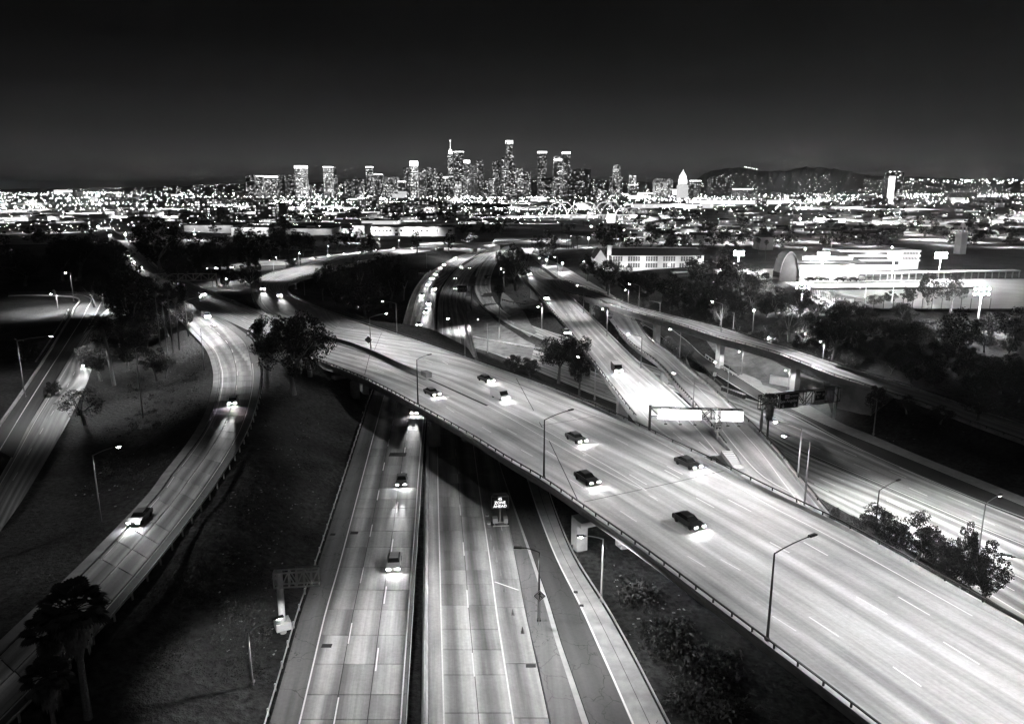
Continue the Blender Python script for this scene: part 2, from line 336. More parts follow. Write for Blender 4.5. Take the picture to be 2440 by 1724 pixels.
R['N'] = Road([(1212,588,1228,590,0),(1180,602,1200,602,-.1),(1152,626,1184,626,-.3),(1137,657,1172,655,-1),(1131,684,1169,680,-2),(1140,711,1177,713,-3),(1165,741,1204,743,-4),(1215,775,1242,765,-5.5),(1265,797,1290,783,-6),(1345,830,1365,806,-6.3),(1444,868,1462,838,-6.5),(1600,930,1620,895,-6.3),(1740,985,1758,942,-5.9),
  (1800,1020,1860,975,-5.6),(1907,1075,1999,1046,-5.2),(2092,1154,2120,1100,-5),(2312,1250,2335,1195,-5),(2480,1320,2500,1262,-5),(3080,1570,3090,1502,-5)])
R['J'] = Road([(940,800,945,772,-7),(1050,812,1060,785,-7),(1133,829,1128,801,-7),(1185,845,1205,814,-7),(1270,880,1300,842,-7),(1444,952,1470,905,-7),(1640,1022,1660,972,-6.6),(1780,1090,1805,1022,-5.9),(1925,1170,1907,1077,-5.25),(2060,1245,2092,1156,-5.01),(2200,1330,2312,1252,-5.01),(2330,1410,2480,1322,-5.01),(2850,1730,3150,1601,-5.01)])
R['F'] = Road([(1248,578,1262,580,0),(1243,586,1275,588,.6),(1238,602,1268,602,2.5),(1238,622,1270,620,4.5),(1238,656,1296,645,6.8),(1258,677,1325,669,7.2),(1281,702,1347,697,7.4),(1353,787,1419,767,7.45),(1424,878,1500,849,7.45),(1470,938,1567,908,7.45),(1535,1018,1666,1000,7.45),(1640,1090,1740,1082,7.44)])
R['H'] = Road([(1302,668,1328,664,7.3),(1345,699,1372,680,7.6),(1404,712,1444,707,8),(1480,737,1520,734,8),(1529,752,1570,747,7.9),(1618,777,1655,768,7.4),(1707,806,1734,789,6.7),(1763,821,1795,810,6.1),(1862,850,1899,841,5),(1977,896,2022,882,3.8),(2046,918,2090,903,3),(2133,948,2165,926,2.3),(2185,962,2220,943,2),(2312,1012,2350,988,1.6),(2500,1080,2540,1050,1.4),(2880,1218,2930,1177,1.4)])
R['P'] = Road([(1225,600,1262,598,1.8),(1275,622,1330,628,2),(1330,662,1400,668,2),(1400,706,1465,706,2.2),(1455,758,1540,752,2.6)])
R['G'] = Road([(1440,748,1505,745,2.3),(1500,817,1540,802,3.2),(1567,867,1592,842,4.5),(1614,921,1647,889,5.5),(1657,968,1735,968,6.6),(1732,1067,1834,1066,7.3),(1790,1132,1901,1148,7.43),(1870,1180,1970,1232,7.43)])
R['A'] = Road([(1470,750,1550,748,2.2),(1540,777,1582,770,1),(1590,815,1638,812,-.8),(1633,846,1682,852,-2.6),(1702,890,1756,895,-4.2),(1810,955,1850,953,-5.2),(1900,992,1945,1000,-5.1),(1999,1046,2020,1032,-5),(2110,1099,2120,1072,-4.98),(2312,1185,2330,1158,-4.98),(2480,1250,2500,1228,-4.98),(3080,1482,3095,1473,-4.98)])
R['S'] = Road([(1756,895,1775,888,-4.25),(1850,953,1880,938,-5.2),(1945,1000,1998,1004,-4.95),(2020,1032,2072,1034,-4.9),(2120,1072,2208,1092,-4.9),(2330,1158,2345,1146,-4.9),(2500,1228,2520,1216,-4.9),(3095,1473,3110,1450,-4.9)])
R['K1'] = Road([(420,655,440,662,3),(335,697,372,708,2.5),(277,722,322,733,2.2),(243,747,285,765,2),(223,768,268,790,2),(196,805,247,825,2),(180,829,226,857,2),(139,897,209,908,2),(110,945,169,992,2),(70,1010,128,1065,2),(20,1100,60,1180,2),(-40,1200,-10,1280,2)])
R['K2'] = Road([(20,706,20,696,1.9),(60,704,60,694,2),(128,705,128,694,2.02),(173,708,196,695,2.03),(190,714,235,702,2.03),(188,723,247,712,2.03),(179,735,240,730,2.03),(172,752,225,760,2.03),(152,786,197,804,2.03),(128,826,165,853,2.03),(90,885,130,905,2.03),(40,960,80,990,2.03),(-30,1060,30,1090,2.03)])
R['T'] = Road([(20,556,20,542,0),(128,556,128,543,0),(210,558,215,546,0),(290,566,300,552,0)])
R['U'] = Road([(500,652,500,640,0),(607,634,607,620,0),(690,630,690,617,0),(800,614,800,605,0),(900,602,900,595,0),(1000,594,1000,588,0),(1060,589,1060,583,0),(1150,582,1150,577,0)])
R['Q'] = Road([(1050,541,1050,535,7),(1180,541,1180,535,8),(1300,542,1300,536,8),(1470,549,1470,541,8)])
R['Q2'] = Road([(995,583,995,577,6),(1160,586,1160,580,6.5),(1185,577,1185,571,6.5),(1280,576,1280,570,6.5),(1360,580,1360,573,5)])
BR = {'deck','B','F','H','G','Q','Q2'}         # carried on piers
# ------------------------------------------------------------------ ground heights
cp = []
def addcp(k, d0=0, d1=None, dz=-.3):
    r = R[k]
    for d in np.arange(d0, d1 or r.len, 4.0):
        w = np.interp(d, r.s, r.w); nu = max(2, int(w / 4))
        for u in np.linspace(0, 1, nu + 1): p = r.at(d, u); cp.append((p.x, p.y, p.z + dz))
        for o in (-1.5, w + 1.5): p = r.at(d, 0, o); cp.append((p.x, p.y, p.z + dz))
for k in ('M','C','E','N','J','P','A','S','K1','K2','T','U'): addcp(k)
for k in ('D1','D2'):
    r = R[k]; dl = r.near(unp(1010, 715, 0))[0]; dh = r.near(unp(1020, 930, 0))[0]
    addcp(k, 0, dl); addcp(k, dh, None)
_r = R['B']; addcp('B', 0, _r.len * .30); addcp('B', _r.len * .93, None)
_r = R['F']; addcp('F', 0, _r.len * .13)
addcp('G', 0, R['G'].len * .2)
NRD = len(cp)
for x, y, z in [(735,893,6.2),(700,935,5.5),(760,880,6.5),(850,905,3.5),(890,930,.2),(720,880,6.8),(650,900,5.8),(640,1000,4.8),(560,1150,4.3),(480,1300,3.5),(740,1100,1.8),(800,1060,.6),(700,1300,.5),(640,1450,.3),(560,1600,1),(350,1500,3),(300,1650,2.5),
  (420,900,5),(400,1000,4.6),(341,992,4),(243,1258,3),(200,1100,2.5),(160,1250,2.5),(60,1350,2),(330,900,3.5),(300,850,3),(60,800,-1.5),(90,760,-1.5),(40,900,-1),(-50,850,-1.5),(450,804,6),
  (850,760,-3.5),(800,730,-2.5),(900,720,-4),(900,800,-5),(930,740,-4.5),(830,700,-3),(750,700,-1),(640,690,.5),(640,720,1.5),(720,690,-1),(950,830,-6),(560,700,2),(540,680,2),(500,665,4),
  (1190,800,-4),(1160,780,-3),(1130,740,-.6),(1115,690,-.3),(1120,760,-2.5),(1240,700,2.5),(1245,680,3.5),(1270,740,-3),(1300,770,-5.5),(1220,730,-2.5),(1220,640,3),(1300,730,-4),
  (1310,905,-5.6),(1350,925,-5.4),(1270,880,-6),(1420,940,-5.2),(1360,960,-5),(1250,885,-3.5),(1500,1000,-4),(1433,1430,.3),(1600,1500,.2),(1500,1300,.2),(1700,1650,.2),(1360,1210,.2),(1600,1420,.3),(1900,1750,.2),
  (1500,850,-5),(1560,880,-6),(1620,805,0),(1650,825,-3),(1700,850,-3.4),(1780,880,-3.8),(1850,920,-4),(1900,925,-3),(2000,985,-3.5),(1960,925,-2),(2035,952,-.5),(2065,958,0),(2030,975,-2.5),(2110,968,1),(2160,970,1.5),(2230,990,1.2),(2312,1030,.8),(2400,1060,.8),(2120,1010,-1.5),(2250,1050,-2),(2081,1034,-4),(2200,1065,-3.5),(2300,1080,-3.5),(2440,1130,-3.5),
  (1420,740,.5),(1445,795,-3),(1600,700,3),(1700,750,4),(1800,790,3.2),(1900,830,2.5),(2050,880,1.5),(2200,920,2),(2350,950,2),(2500,1000,2),(1560,640,7),(1680,655,8),(1850,660,9),(1500,690,3.5),(1900,740,8),(2100,700,9),(2300,700,9),(2440,700,9),(2100,800,7),(2300,850,6.5),(2440,900,6),(1750,700,7),(1950,690,9),
  (1300,590,4),(1400,600,5),(1500,600,7),(1650,600,9),(1900,600,11),(2100,600,11),(2300,600,11),(1400,640,4),
  (1905,1215,-6.3),(2000,1260,-5.5),(2100,1330,-5),(2200,1400,-5),(2330,1500,-4),(2080,1240,-6.3),(1150,1100,-.3),(500,600,5),(600,580,4),(400,600,6.5),(220,640,5),(160,660,4),(150,620,4),(350,560,5),(800,570,3),(900,560,3),(1050,555,2),(700,590,2),(860,590,1.5),(320,800,4.5),(350,760,6),(300,760,4)]:
    p = unp(x, y, z); cp.append((p.x, p.y, z))
for X in np.linspace(-700, 700, 16):
    for Y in (850, 1000, 1200): cp.append((X, Y, 2.0 if X < 300 else 6.0))
CPALL = np.array(cp)
def relax():
    Z = None
    for c in (96, 48, 24, 12, 6, 3):
        CPA = CPALL if c >= 12 else CPALL[:NRD]
        nx, ny = int(1440 / c) + 1, int(1248 / c) + 1
        i = np.clip(np.round((CPA[:, 0] + 720) / c).astype(int), 0, nx - 1); j = np.clip(np.round((CPA[:, 1] - 42) / c).astype(int), 0, ny - 1)
        fx = np.full((ny, nx), np.inf)
        if c <= 6: np.minimum.at(fx, (j, i), CPA[:, 2])
        else:
            sm = np.zeros((ny, nx)); ct = np.zeros((ny, nx)); np.add.at(sm, (j, i), CPA[:, 2]); np.add.at(ct, (j, i), 1); k = ct > 0; fx[k] = sm[k] / ct[k]
        m = np.isfinite(fx)
        if Z is None: Z = np.full((ny, nx), fx[m].mean())
        else:
            yy = np.clip(np.arange(ny) * c / C0, 0, Z.shape[0] - 1.001); xx = np.clip(np.arange(nx) * c / C0, 0, Z.shape[1] - 1.001)
            a = yy.astype(int); b = xx.astype(int); f = (yy - a)[:, None]; g = (xx - b)[None]
            Z = (Z[a][:, b] * (1 - f) + Z[a + 1][:, b] * f) * (1 - g) + (Z[a][:, b + 1] * (1 - f) + Z[a + 1][:, b + 1] * f) * g
        for _ in range(200 if c > 12 else (60 if c > 6 else 5)):
            Z[m] = fx[m]; P = np.pad(Z, 1, 'edge'); Z = (P[:-2, 1:-1] + P[2:, 1:-1] + P[1:-1, :-2] + P[1:-1, 2:]) / 4
        if c > 6: Z[m] = fx[m]
        else: Z[m] = np.minimum(Z[m], fx[m])
        C0 = c
    return Z
GZ = relax()
def gz(X, Y):
    X = np.atleast_1d(np.asarray(X, float)); Y = np.atleast_1d(np.asarray(Y, float))
    x = np.clip((X + 720) / 3, 0, GZ.shape[1] - 1.001); y = np.clip((Y - 42) / 3, 0, GZ.shape[0] - 1.001); i = x.astype(int); j = y.astype(int); f = x - i; g = y - j
    return (GZ[j, i] * (1 - f) + GZ[j, i + 1] * f) * (1 - g) + (GZ[j + 1, i] * (1 - f) + GZ[j + 1, i + 1] * f) * g
def G1(p): return float(gz([p[0]], [p[1]])[0])
def gp(x, y, z=None):      # ground point under a surveyed direction
    if z is not None: return unp(x, y, z)
    z = 0.0; p = unp(x, y, z)
    for _ in range(6):
        z = .5 * z + .5 * G1(p) if p.y < 1300 else 0.0; p = unp(x, y, z)
    return p
def build_ground():
    Ys = [30.0]
    while Ys[-1] < 42000: Ys.append(Ys[-1] * (1.0105 if Ys[-1] < 700 else 1.05))
    Ys = np.array(Ys); ks = np.linspace(-1.05, 1.05, 330)
    X = (Ys[:, None] * ks[None, :]); Y = np.repeat(Ys[:, None], len(ks), 1)
    Z = np.zeros_like(X); m = Y < 1250; Z[m] = gz(X[m], Y[m])
    f = np.clip((Y - 900) / 350, 0, 1); Z = Z * (1 - f)
    rs = np.random.RandomState(3)
    mb = MB(); n = len(ks); mb.v = [tuple(v) for v in np.stack([X.ravel(), Y.ravel(), Z.ravel()], 1).tolist()]
    near = []; far = []
    me = bpy.data.meshes.new('ground'); F_ = []
    mi = []
    for i in range(len(Ys) - 1):
        for j in range(n - 1):
            F_.append((i * n + j, i * n + j + 1, (i + 1) * n + j + 1, (i + 1) * n + j)); mi.append(0 if Ys[i] < 620 else 1)
    me.from_pydata(mb.v, [], F_); me.materials.append(MATS['grass']); me.materials.append(MATS['city_ground']); me.polygons.foreach_set('material_index', mi)
    me.polygons.foreach_set('use_smooth', [True] * len(F_)); me.update()
    mk('ground', me, kind='structure')
build_ground()
# ------------------------------------------------------------------ carriageways
def road_obj(k, label, m, bridge=False, base=False, u0=0, u1=1, cat=None, name=None):
    r = R[k]
    if bridge: o = thing(name or 'road_bridge', label, cat or 'bridge')
    else:
        o = mk(name or 'road', None, kind='structure', label=label)
    o['label'] = label
    r.strip(u0, u1, -.1 if base else 0.0).obj('road_surface', 'joint' if base else m, o); r.o = o
    return o
def girder(k, o, t=1.7, d0=None, d1=None, m='concrete', inset=1.1, lip=.35):
    R[k].sweep([(0, -lip, -.02), (1, lip, -.02), (1, lip, -.5), (1, -inset, -.62), (1, -inset, -t), (0, inset, -t), (0, inset, -.62), (0, -lip, -.5)], d0, d1).obj('girder', m, o)
def parapet(k, o, edge, h=.5, w=.3, rail=True, d0=None, d1=None, m='barrier', post=3.0, name='parapet'):
    r = R[k]; s = 1 if edge == 1 else -1; i = 0.02 * s
    r.sweep([(edge, i, .0), (edge, i + s * w, .0), (edge, i + s * w, h), (edge, i, h)], d0, d1).obj(name, m, o)
    if rail:
        c = i + s * w / 2
        q = r.sweep([(edge, c - .08, h + .42), (edge, c + .08, h + .42), (edge, c + .08, h + .56), (edge, c - .08, h + .56)], d0, d1).obj('rail', 'dark_steel', o)
        d = (d0 or 0) + 1; e = d1 or r.len
        sh = MB().box(0, 0, .21, .12, .16, .42).mesh('rail_post', 'dark_steel'); k_ = 0
        while d < e:
            p = r.at(d, edge, c, h); t = r.dir(d)
            if p.y < 210 and k_ < 290: mk('rail_post', sh, o, loc=p, rot=(0, 0, math.atan2(t.y, t.x))); k_ += 1
            elif p.y < 420: mk('rail_post', sh, o, loc=p, rot=(0, 0, math.atan2(t.y, t.x)))
            d += post
def pier(k, px, o, us=(.25, .75), w=1.5, cap=True, z=None, m='concrete', th=1.7):
    r = R[k]; d, u = r.near(unp(px[0], px[1], r.a[0][2] if z is None else z)); t = r.dir(d); rz = math.atan2(t.y, t.x)
    W = float(np.interp(d, r.s, r.w))
    for u in us:
        p = r.at(d, u); g = min(G1(p), p.z - 2)
        mb = MB().box(0, 0, (p.z - th - .82 + g - .5) / 2, w, w, p.z - th - .82 - g + .5)
        q = mb.obj('pier', m, o, loc=(p.x, p.y, 0), rot=(0, 0, rz))
    if cap:
        p = r.at(d, sum(us) / len(us)); L = W * (max(us) - min(us)) + 2.0
        MB().box(0, 0, p.z - th - .42, w + .25, L, .8).obj('pier_cap', m, o, loc=(p.x, p.y, 0), rot=(0, 0, rz))
# main overpass
o = road_obj('deck', 'wide brightly lit concrete freeway overpass crossing above the lower freeway', 'deck_road', True, name='freeway_overpass')
girder('deck', o, 1.9); parapet('deck', o, 0, .42, post=3.0); parapet('deck', o, 1, .55, post=4.5, m='pale_concrete')
r = R['deck']
DL = r.len
def pxs(k, pts, z): return [R[k].near(unp(x, y, z)) for x, y in pts]
def pline(k, pts, name='edge_line', w=.16, z=7.5, m='paint', dz=.012):
    """paint strip following surveyed points"""
    r = R[k]; q = pxs(k, pts, z); mb = MB(); D = [a for a, b in q]; U = [b for a, b in q]
    if D[0] > D[-1]: D = D[::-1]; U = U[::-1]
    n = max(2, int((D[-1] - D[0]) / 3)); 
    for d in np.linspace(D[0], D[-1], n):
        u = np.interp(d, D, U)
        for f in (-w / 2, w / 2): mb.v.append(tuple(r.at(d, u, f, dz)))
    for i in range(n - 1):
        a = 2 * i; q4 = (a, a + 1, a + 3, a + 2)
        A, B_, C_ = (Vector(mb.v[q4[0]]), Vector(mb.v[q4[1]]), Vector(mb.v[q4[2]]))
        mb.f.append(q4 if (B_ - A).cross(C_ - A).z > 0 else q4[::-1])
    mb.obj(name, m, r.o)
pline('deck', [(860,795),(1100,866),(1240,920),(1330,958),(1541,1035),(1741,1147),(1842,1210),(2000,1290),(2312,1462)])
pline('deck', [(870,848),(1040,895),(1112,926),(1183,965),(1300,1025),(1418,1093),(1541,1167)])
pline('deck', [(1162,967),(1277,1031),(1390,1093),(1486,1146),(1540,1168)])
pline('deck', [(780,822),(880,862),(1000,915),(1080,957)])
def dash_px(k, segs, z=7.5, w=.17):
    for x0, y0, x1, y1 in segs:
        a = R[k].near(unp(x0, y0, z)); b = R[k].near(unp(x1, y1, z)); pts = sorted([a, b]); r = R[k]; mb = MB()
        for d, u in pts:
            for f in (-w / 2, w / 2): mb.v.append(tuple(r.at(d, u, f, .012)))
        A, B_, C_ = Vector(mb.v[0]), Vector(mb.v[1]), Vector(mb.v[3]); mb.f = [(0, 1, 3, 2)] if (B_ - A).cross(C_ - A).z > 0 else [(2, 3, 1, 0)]
        mb.obj('lane_dash', 'paint', r.o)
dash_px('deck', [(827,774,842,780),(833,783,848,788),(806,778,818,783),(863,791,878,796),(903,798,919,804),(792,831,808,837),(844,852,862,858),(865,867,880,873),(900,880,916,887),(905,819,922,827),(948,818,966,824),(960,838,978,845),(1012,855,1030,862),(1053,860,1071,868),(1072,885,1090,893),(1014,862,1032,869),
 (1063,970,1083,982),(1148,1016,1170,1029),(1207,1021,1231,1035),(1141,915,1163,926),(1278,954,1298,963),(1306,993,1330,1005),(1362,992,1390,1007),(1241,1070,1268,1085),(1300,1072,1326,1088),(1408,1046,1439,1061),(1466,1044,1497,1060),(1357,1142,1388,1160),(1522,1107,1557,1126),(1590,1110,1625,1128),(1480,1218,1517,1242),(1546,1179,1568,1191),(1500,1130,1540,1152),
 (1659,1186,1703,1210),(1734,1188,1787,1216),(1715,1330,1764,1358),(1830,1288,1884,1319),(1915,1290,1970,1320),(1636,1322,1684,1353),(1839,1464,1900,1507),(1930,1470,1994,1512),(2039,1418,2110,1460),(2143,1423,2216,1465),(1545,1179,1567,1190),(1585,1120,1620,1139),(2250,1530,2330,1578),(2130,1590,2200,1640)])
# expansion joints across the deck
def joint(k, a, b, z=7.5):
    r = R[k]; A = unp(*a, z); B_ = unp(*b, z); d = (B_ - A).normalized(); n = Vector((-d.y, d.x, 0)) * .07; up = Vector((0, 0, .006))
    mb = MB(); mb.quad(A - n + up, B_ - n + up, B_ + n + up, A + n + up); mb.obj('expansion_joint', 'joint', r.o)
for a, b in (((881,845),(869,892)),((909,793),(892,834)),((1230,901),(1272,978)),((1285,1005),(1292,1018)),((1307,1046),(1376,1190)),((1391,1195),(1600,1150)),((1600,1150),(1741,1117)),((1292,1013),(1420,991)),((863,776),(805,795))): joint('deck', a, b)
# median between the two carriageways: barrier, then an open slot that closes
mdn = [(786,808),(840,824),(886,841),(940,866),(980,885),(1014,899)]
r = R['deck']; q = pxs('deck', mdn, 7.5); mb = MB(); D = [a for a, b in q]; U = [b for a, b in q]
prof = [(-.45, .02), (.45, .02), (.2, .35), (.15, .95), (-.15, .95), (-.2, .35)]
ds = np.linspace(D[0], D[-1], 40)
for d in ds:
    u = np.interp(d, D, U)
    for a, b in prof: mb.v.append(tuple(r.at(d, u, a, b)))
for i in range(39):
    for j in range(6): mb.f.append((i * 6 + j, i * 6 + (j + 1) % 6, (i + 1) * 6 + (j + 1) % 6, (i + 1) * 6 + j))
mb.f.append(tuple(range(6))); mb.f.append(tuple(39 * 6 + j for j in range(5, -1, -1)))
mb.obj('median_barrier', 'concrete', r.o)
p = unp(1016, 897, 7.5); t = r.dir(D[-1]); MB().box(0, 0, .62, 2.6, 1.5, 1.2).obj('barrier_end_block', 'dark_concrete', r.o, loc=p, rot=(0, 0, math.atan2(t.y, t.x)))
pline('deck', [(1022,903),(1070,925),(1120,948),(1162,967)], 'slot_shade', .62, m='roof_dark', dz=.02)  # dark strip on the deck painted for the shade in the open slot
pline('deck', [(786,813),(886,846),(960,881),(1014,905)], 'gutter', .9, m='dark_concrete', dz=.008)
for us, px in (((.08, .22, .42), (838, 885)), ((.07, .3, .62, .93), (1150, 960)), ((.06, .3, .6, .92), (1572, 1172))): pier('deck', px, o, us, 1.7, th=1.9)
# pier numeral
d, u = r.near(unp(1150, 960, 7.5)); pp = r.at(d, .05); tt = r.dir(d)
text('numeral', '7', 1.3, 'paint', o, Matrix.Translation((pp.x - .4, pp.y - 1.3, 7.5 - 1.9 - .6)) @ Matrix.Rotation(PI / 2, 4, 'X'))
# west freeway and far left
o = road_obj('M', 'freeway carriageway running in from the upper left onto the overpass', 'grey_road')
r = R['M']; r.line(1, -1.0, .16, parent=o); r.line(0, .9, .16, 0, r.len * .66, parent=o)
for u in (.3, .52, .76): r.dashes(u, parent=o, d0=3 * u)
r.sweep([(1, .02, 0), (1, .62, 0), (1, .42, .35), (1, .4, .95), (1, .2, .95), (1, .18, .35)]).obj('median_barrier', 'barrier', thing('concrete_barrier', 'long pale concrete barrier along the far side of the upper left freeway', 'barrier'))
# curved flyover
o = road_obj('B', 'curved concrete flyover sweeping round above the trees left of centre', 'deck_road', True)
r = R['B']; girder('B', o, 1.8, d0=r.len * .28, d1=r.len * .985); parapet('B', o, 0, .6, post=5, d1=r.len * .985, d0=r.len * .2); parapet('B', o, 1, .6, post=5, d0=r.len * .2)
r.line(0, 2.6, .16, parent=o); r.line(1, -1.6, .16, parent=o)
for u in (.33, .56): r.dashes(u, parent=o)
for px in ((870, 615), (760, 640), (700, 655), (645, 690), (700, 720)): pier('B', px, o, (.5,), 2.2, True, z=8, th=1.8)
# left foreground ramp of jointed slabs
o = road_obj('C', 'curving two lane concrete ramp of jointed slabs in the left foreground', 'slab_road', base=True)
r = R['C']; r.joints(.0, .80, 4.7, 0, None, o, 2, jit=.25, gap=.14)
r.strip(.80, 1.0, -.006, o0=.05).obj('shoulder', 'shoulder_grey', o); r.line(.0, .5, .16, parent=o); r.line(.82, 0, .14, r.len * .5, parent=o); r.dashes(.42, parent=o, d0=20)
b = thing('guard_railing', 'steel guard rail on short posts curving along the outer edge of the slab ramp', 'guard rail'); b0 = r.near(unp(589, 795, 7.2))[0]
r.sweep([(1, .3, .50), (1, .36, .50), (1, .42, .65), (1, .36, .80), (1, .3, .80)], b0).obj('beam', 'galv', b)
ps = MB().box(0, 0, .42, .16, .2, .84).mesh('post', 'galv'); d = b0
while d < r.len: p = r.at(d, 1, .5, -.15); mk('post', ps, b, loc=p); d += 3.8
r.sweep([(0, -1.6, -.02), (0, -.05, -.02), (0, -.05, .16), (0, -.3, .16), (0, -.4, .02), (0, -1.6, .02)], r.len * .06).obj('drain_gutter', 'concrete', o)
# lower freeway
for k, lb in (('D1', 'left carriageway of the lower freeway passing under the overpass'), ('D2', 'right carriageway of the lower freeway passing under the overpass')):
    o = road_obj(k, lb, 'slab_road', base=True)
r = R['D1']; o = r.o; dn = r.near(unp(900, 940, 0))[0]; r.joints(.215, .97, 4.9, dn, None, o, 3, jit=.3, gap=.1)
r.strip(0, 1, -.004, 0, dn).obj('far_surface', 'slab_road', o)
r.strip(0, .215, -.02, dn, None).obj('shoulder', 'shoulder_grey', o); r.strip(.97, 1, -.02, dn, None).obj('inner_shoulder', 'shoulder_grey', o)
r.line(.22, 0, .17, parent=o); r.line(.965, 0, .15, parent=o); r.dashes(.475, parent=o); r.dashes(.735, parent=o, d0=5)
r = R['D2']; o = r.o; dn = r.near(unp(1080, 940, 0))[0]; r.joints(.13, .70, 5.2, dn, None, o, 2, jit=.3); r.joints(.70, 1.0, 9, dn, None, o, 1, jit=.3)
r.strip(0, 1, -.004, 0, dn).obj('far_surface', 'slab_road', o); r.strip(0, .13, -.01, dn, None).obj('inner_shoulder', 'slab_road', o)
r.line(.125, 0, .17, parent=o); r.line(.70, 0, .17, parent=o); r.dashes(.41, parent=o, d0=2)
dash_px('D2', [(1178,1384,1236,1404)], 0, .3); dash_px('D2', [(1141,1127,1172,1135)], 0, .2)
# lower freeway is on structure where the sunken road runs beneath it
for k in ('D1', 'D2'):
    r = R[k]; a = r.near(unp(1000, 712, 0))[0]; z = r.near(unp(1020, 925, 0))[0]
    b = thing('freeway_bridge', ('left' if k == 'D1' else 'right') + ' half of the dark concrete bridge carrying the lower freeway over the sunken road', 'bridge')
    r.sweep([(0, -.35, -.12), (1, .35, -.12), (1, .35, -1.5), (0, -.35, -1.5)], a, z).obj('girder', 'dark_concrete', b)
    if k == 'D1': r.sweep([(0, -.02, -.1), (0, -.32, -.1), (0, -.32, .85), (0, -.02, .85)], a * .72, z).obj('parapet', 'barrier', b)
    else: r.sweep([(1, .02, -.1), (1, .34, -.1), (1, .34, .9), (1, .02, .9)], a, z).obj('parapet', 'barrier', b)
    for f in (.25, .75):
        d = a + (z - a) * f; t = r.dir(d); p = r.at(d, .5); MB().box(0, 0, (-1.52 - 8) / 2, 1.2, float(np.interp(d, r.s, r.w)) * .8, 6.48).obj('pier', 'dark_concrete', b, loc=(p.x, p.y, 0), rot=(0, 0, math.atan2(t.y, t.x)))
r = R['D1']; b = thing('median_railing', 'low metal rail with posts between shoulder and dark gap of the lower freeway', 'guard rail')
r.sweep([(1, .1, .45), (1, .18, .45), (1, .18, .7), (1, .1, .7)]).obj('beam', 'galv', b)
r = R['D2']; b = thing('median_barrier', 'pale concrete median barrier between the lower freeway carriageways', 'barrier')
r.sweep([(0, -.05, -.1), (0, -.75, -.1), (0, -.6, .3), (0, -.5, .85), (0, -.3, .85), (0, -.2, .3)]).obj('barrier', 'barrier', b)
r = R['D1']; dn = r.near(unp(829, 1122, 0))[0]; b = thing('guard_railing', 'pale metal guard rail beside the lower freeway along the dark left slope', 'guard rail')
r.sweep([(0, -.3, .45), (0, -.22, .45), (0, -.22, .75), (0, -.3, .75)], r.near(unp(891, 932, 0))[0]).obj('beam', 'galv', b)
d = dn - 60
while d < r.len: mk('post', ps, b, loc=r.at(d, 0, -.4, -.2)); d += 3.8
# right ramp beside it
o = road_obj('E', 'cracked dark asphalt ramp between pale shoulders beside the lower freeway', 'asphalt', u0=0, u1=.55)
r = R['E']; r.strip(.55, 1, .0).obj('shoulder', 'concrete', o); r.line(.57, 0, .2, parent=o)
r.line(.785, 0, .06, parent=o, name='shoulder_joint', m='joint')
w = thing('guard_railing', 'steel guard rail on stub posts between right ramp shoulder and weedy slope', 'guard rail')
r.sweep([(1, .0, .48), (1, .07, .48), (1, .07, .8), (1, .0, .8)], 6).obj('beam', 'galv', w); d = 8
ps2 = MB().box(0, 0, .4, .3, .35, .8).mesh('post', 'dark_steel')
while d < r.len: mk('post', ps2, w, loc=r.at(d, 1, .3, -.1)); d += 3.2
# island between lower freeway and ramp
mb = MB(); rr = R['D2']; re = R['E']; nn = 44
for i in range(nn):
    y = 960 + (1730 - 960) * i / (nn - 1)
    xa = np.interp(y, [960, 1060, 1187, 1274, 1368, 1467, 1600, 1730], [1150, 1172, 1198, 1217, 1236, 1254, 1284, 1312]); xb = np.interp(y, [930, 1030, 1112, 1193, 1318, 1442, 1530, 1600, 1730], [1150, 1172, 1193, 1222, 1268, 1312, 1338, 1363, 1408])
    if xb < xa + 2: continue
    for f in (0.03, .5, .97): mb.v.append(tuple(unp(xa + (xb - xa) * f, y, .15)))
m_ = len(mb.v) // 3
for i in range(m_ - 1):
    for j in (0, 1): a = i * 3 + j; mb.f.append((a, a + 3, a + 4, a + 1))
mb.uv = [(v[0], v[1]) for v in mb.v]
isl = mk('pavement', None, kind='structure', label='pale concrete island between lower freeway and asphalt ramp'); mb.obj('island_top', 'shoulder_grey', isl)
mb2 = MB()
for i in range(m_ - 1):
    a, b_ = Vector(mb.v[i * 3 + 1]), Vector(mb.v[i * 3 + 4]); c, d_ = Vector(mb.v[i * 3 + 2]), Vector(mb.v[i * 3 + 5]); u_ = Vector((0, 0, .02))
    mb2.quad(a * .35 + c * .65 + u_, b_ * .35 + d_ * .65 + u_, d_ + u_, c + u_); mb2.quad(Vector(mb.v[i*3]) + Vector((0,0,-.3)), Vector(mb.v[i*3+3]) + Vector((0,0,-.3)), Vector(mb.v[i*3+3]), Vector(mb.v[i*3]))
mb2.obj('kerb_strip', 'pale_concrete', isl)
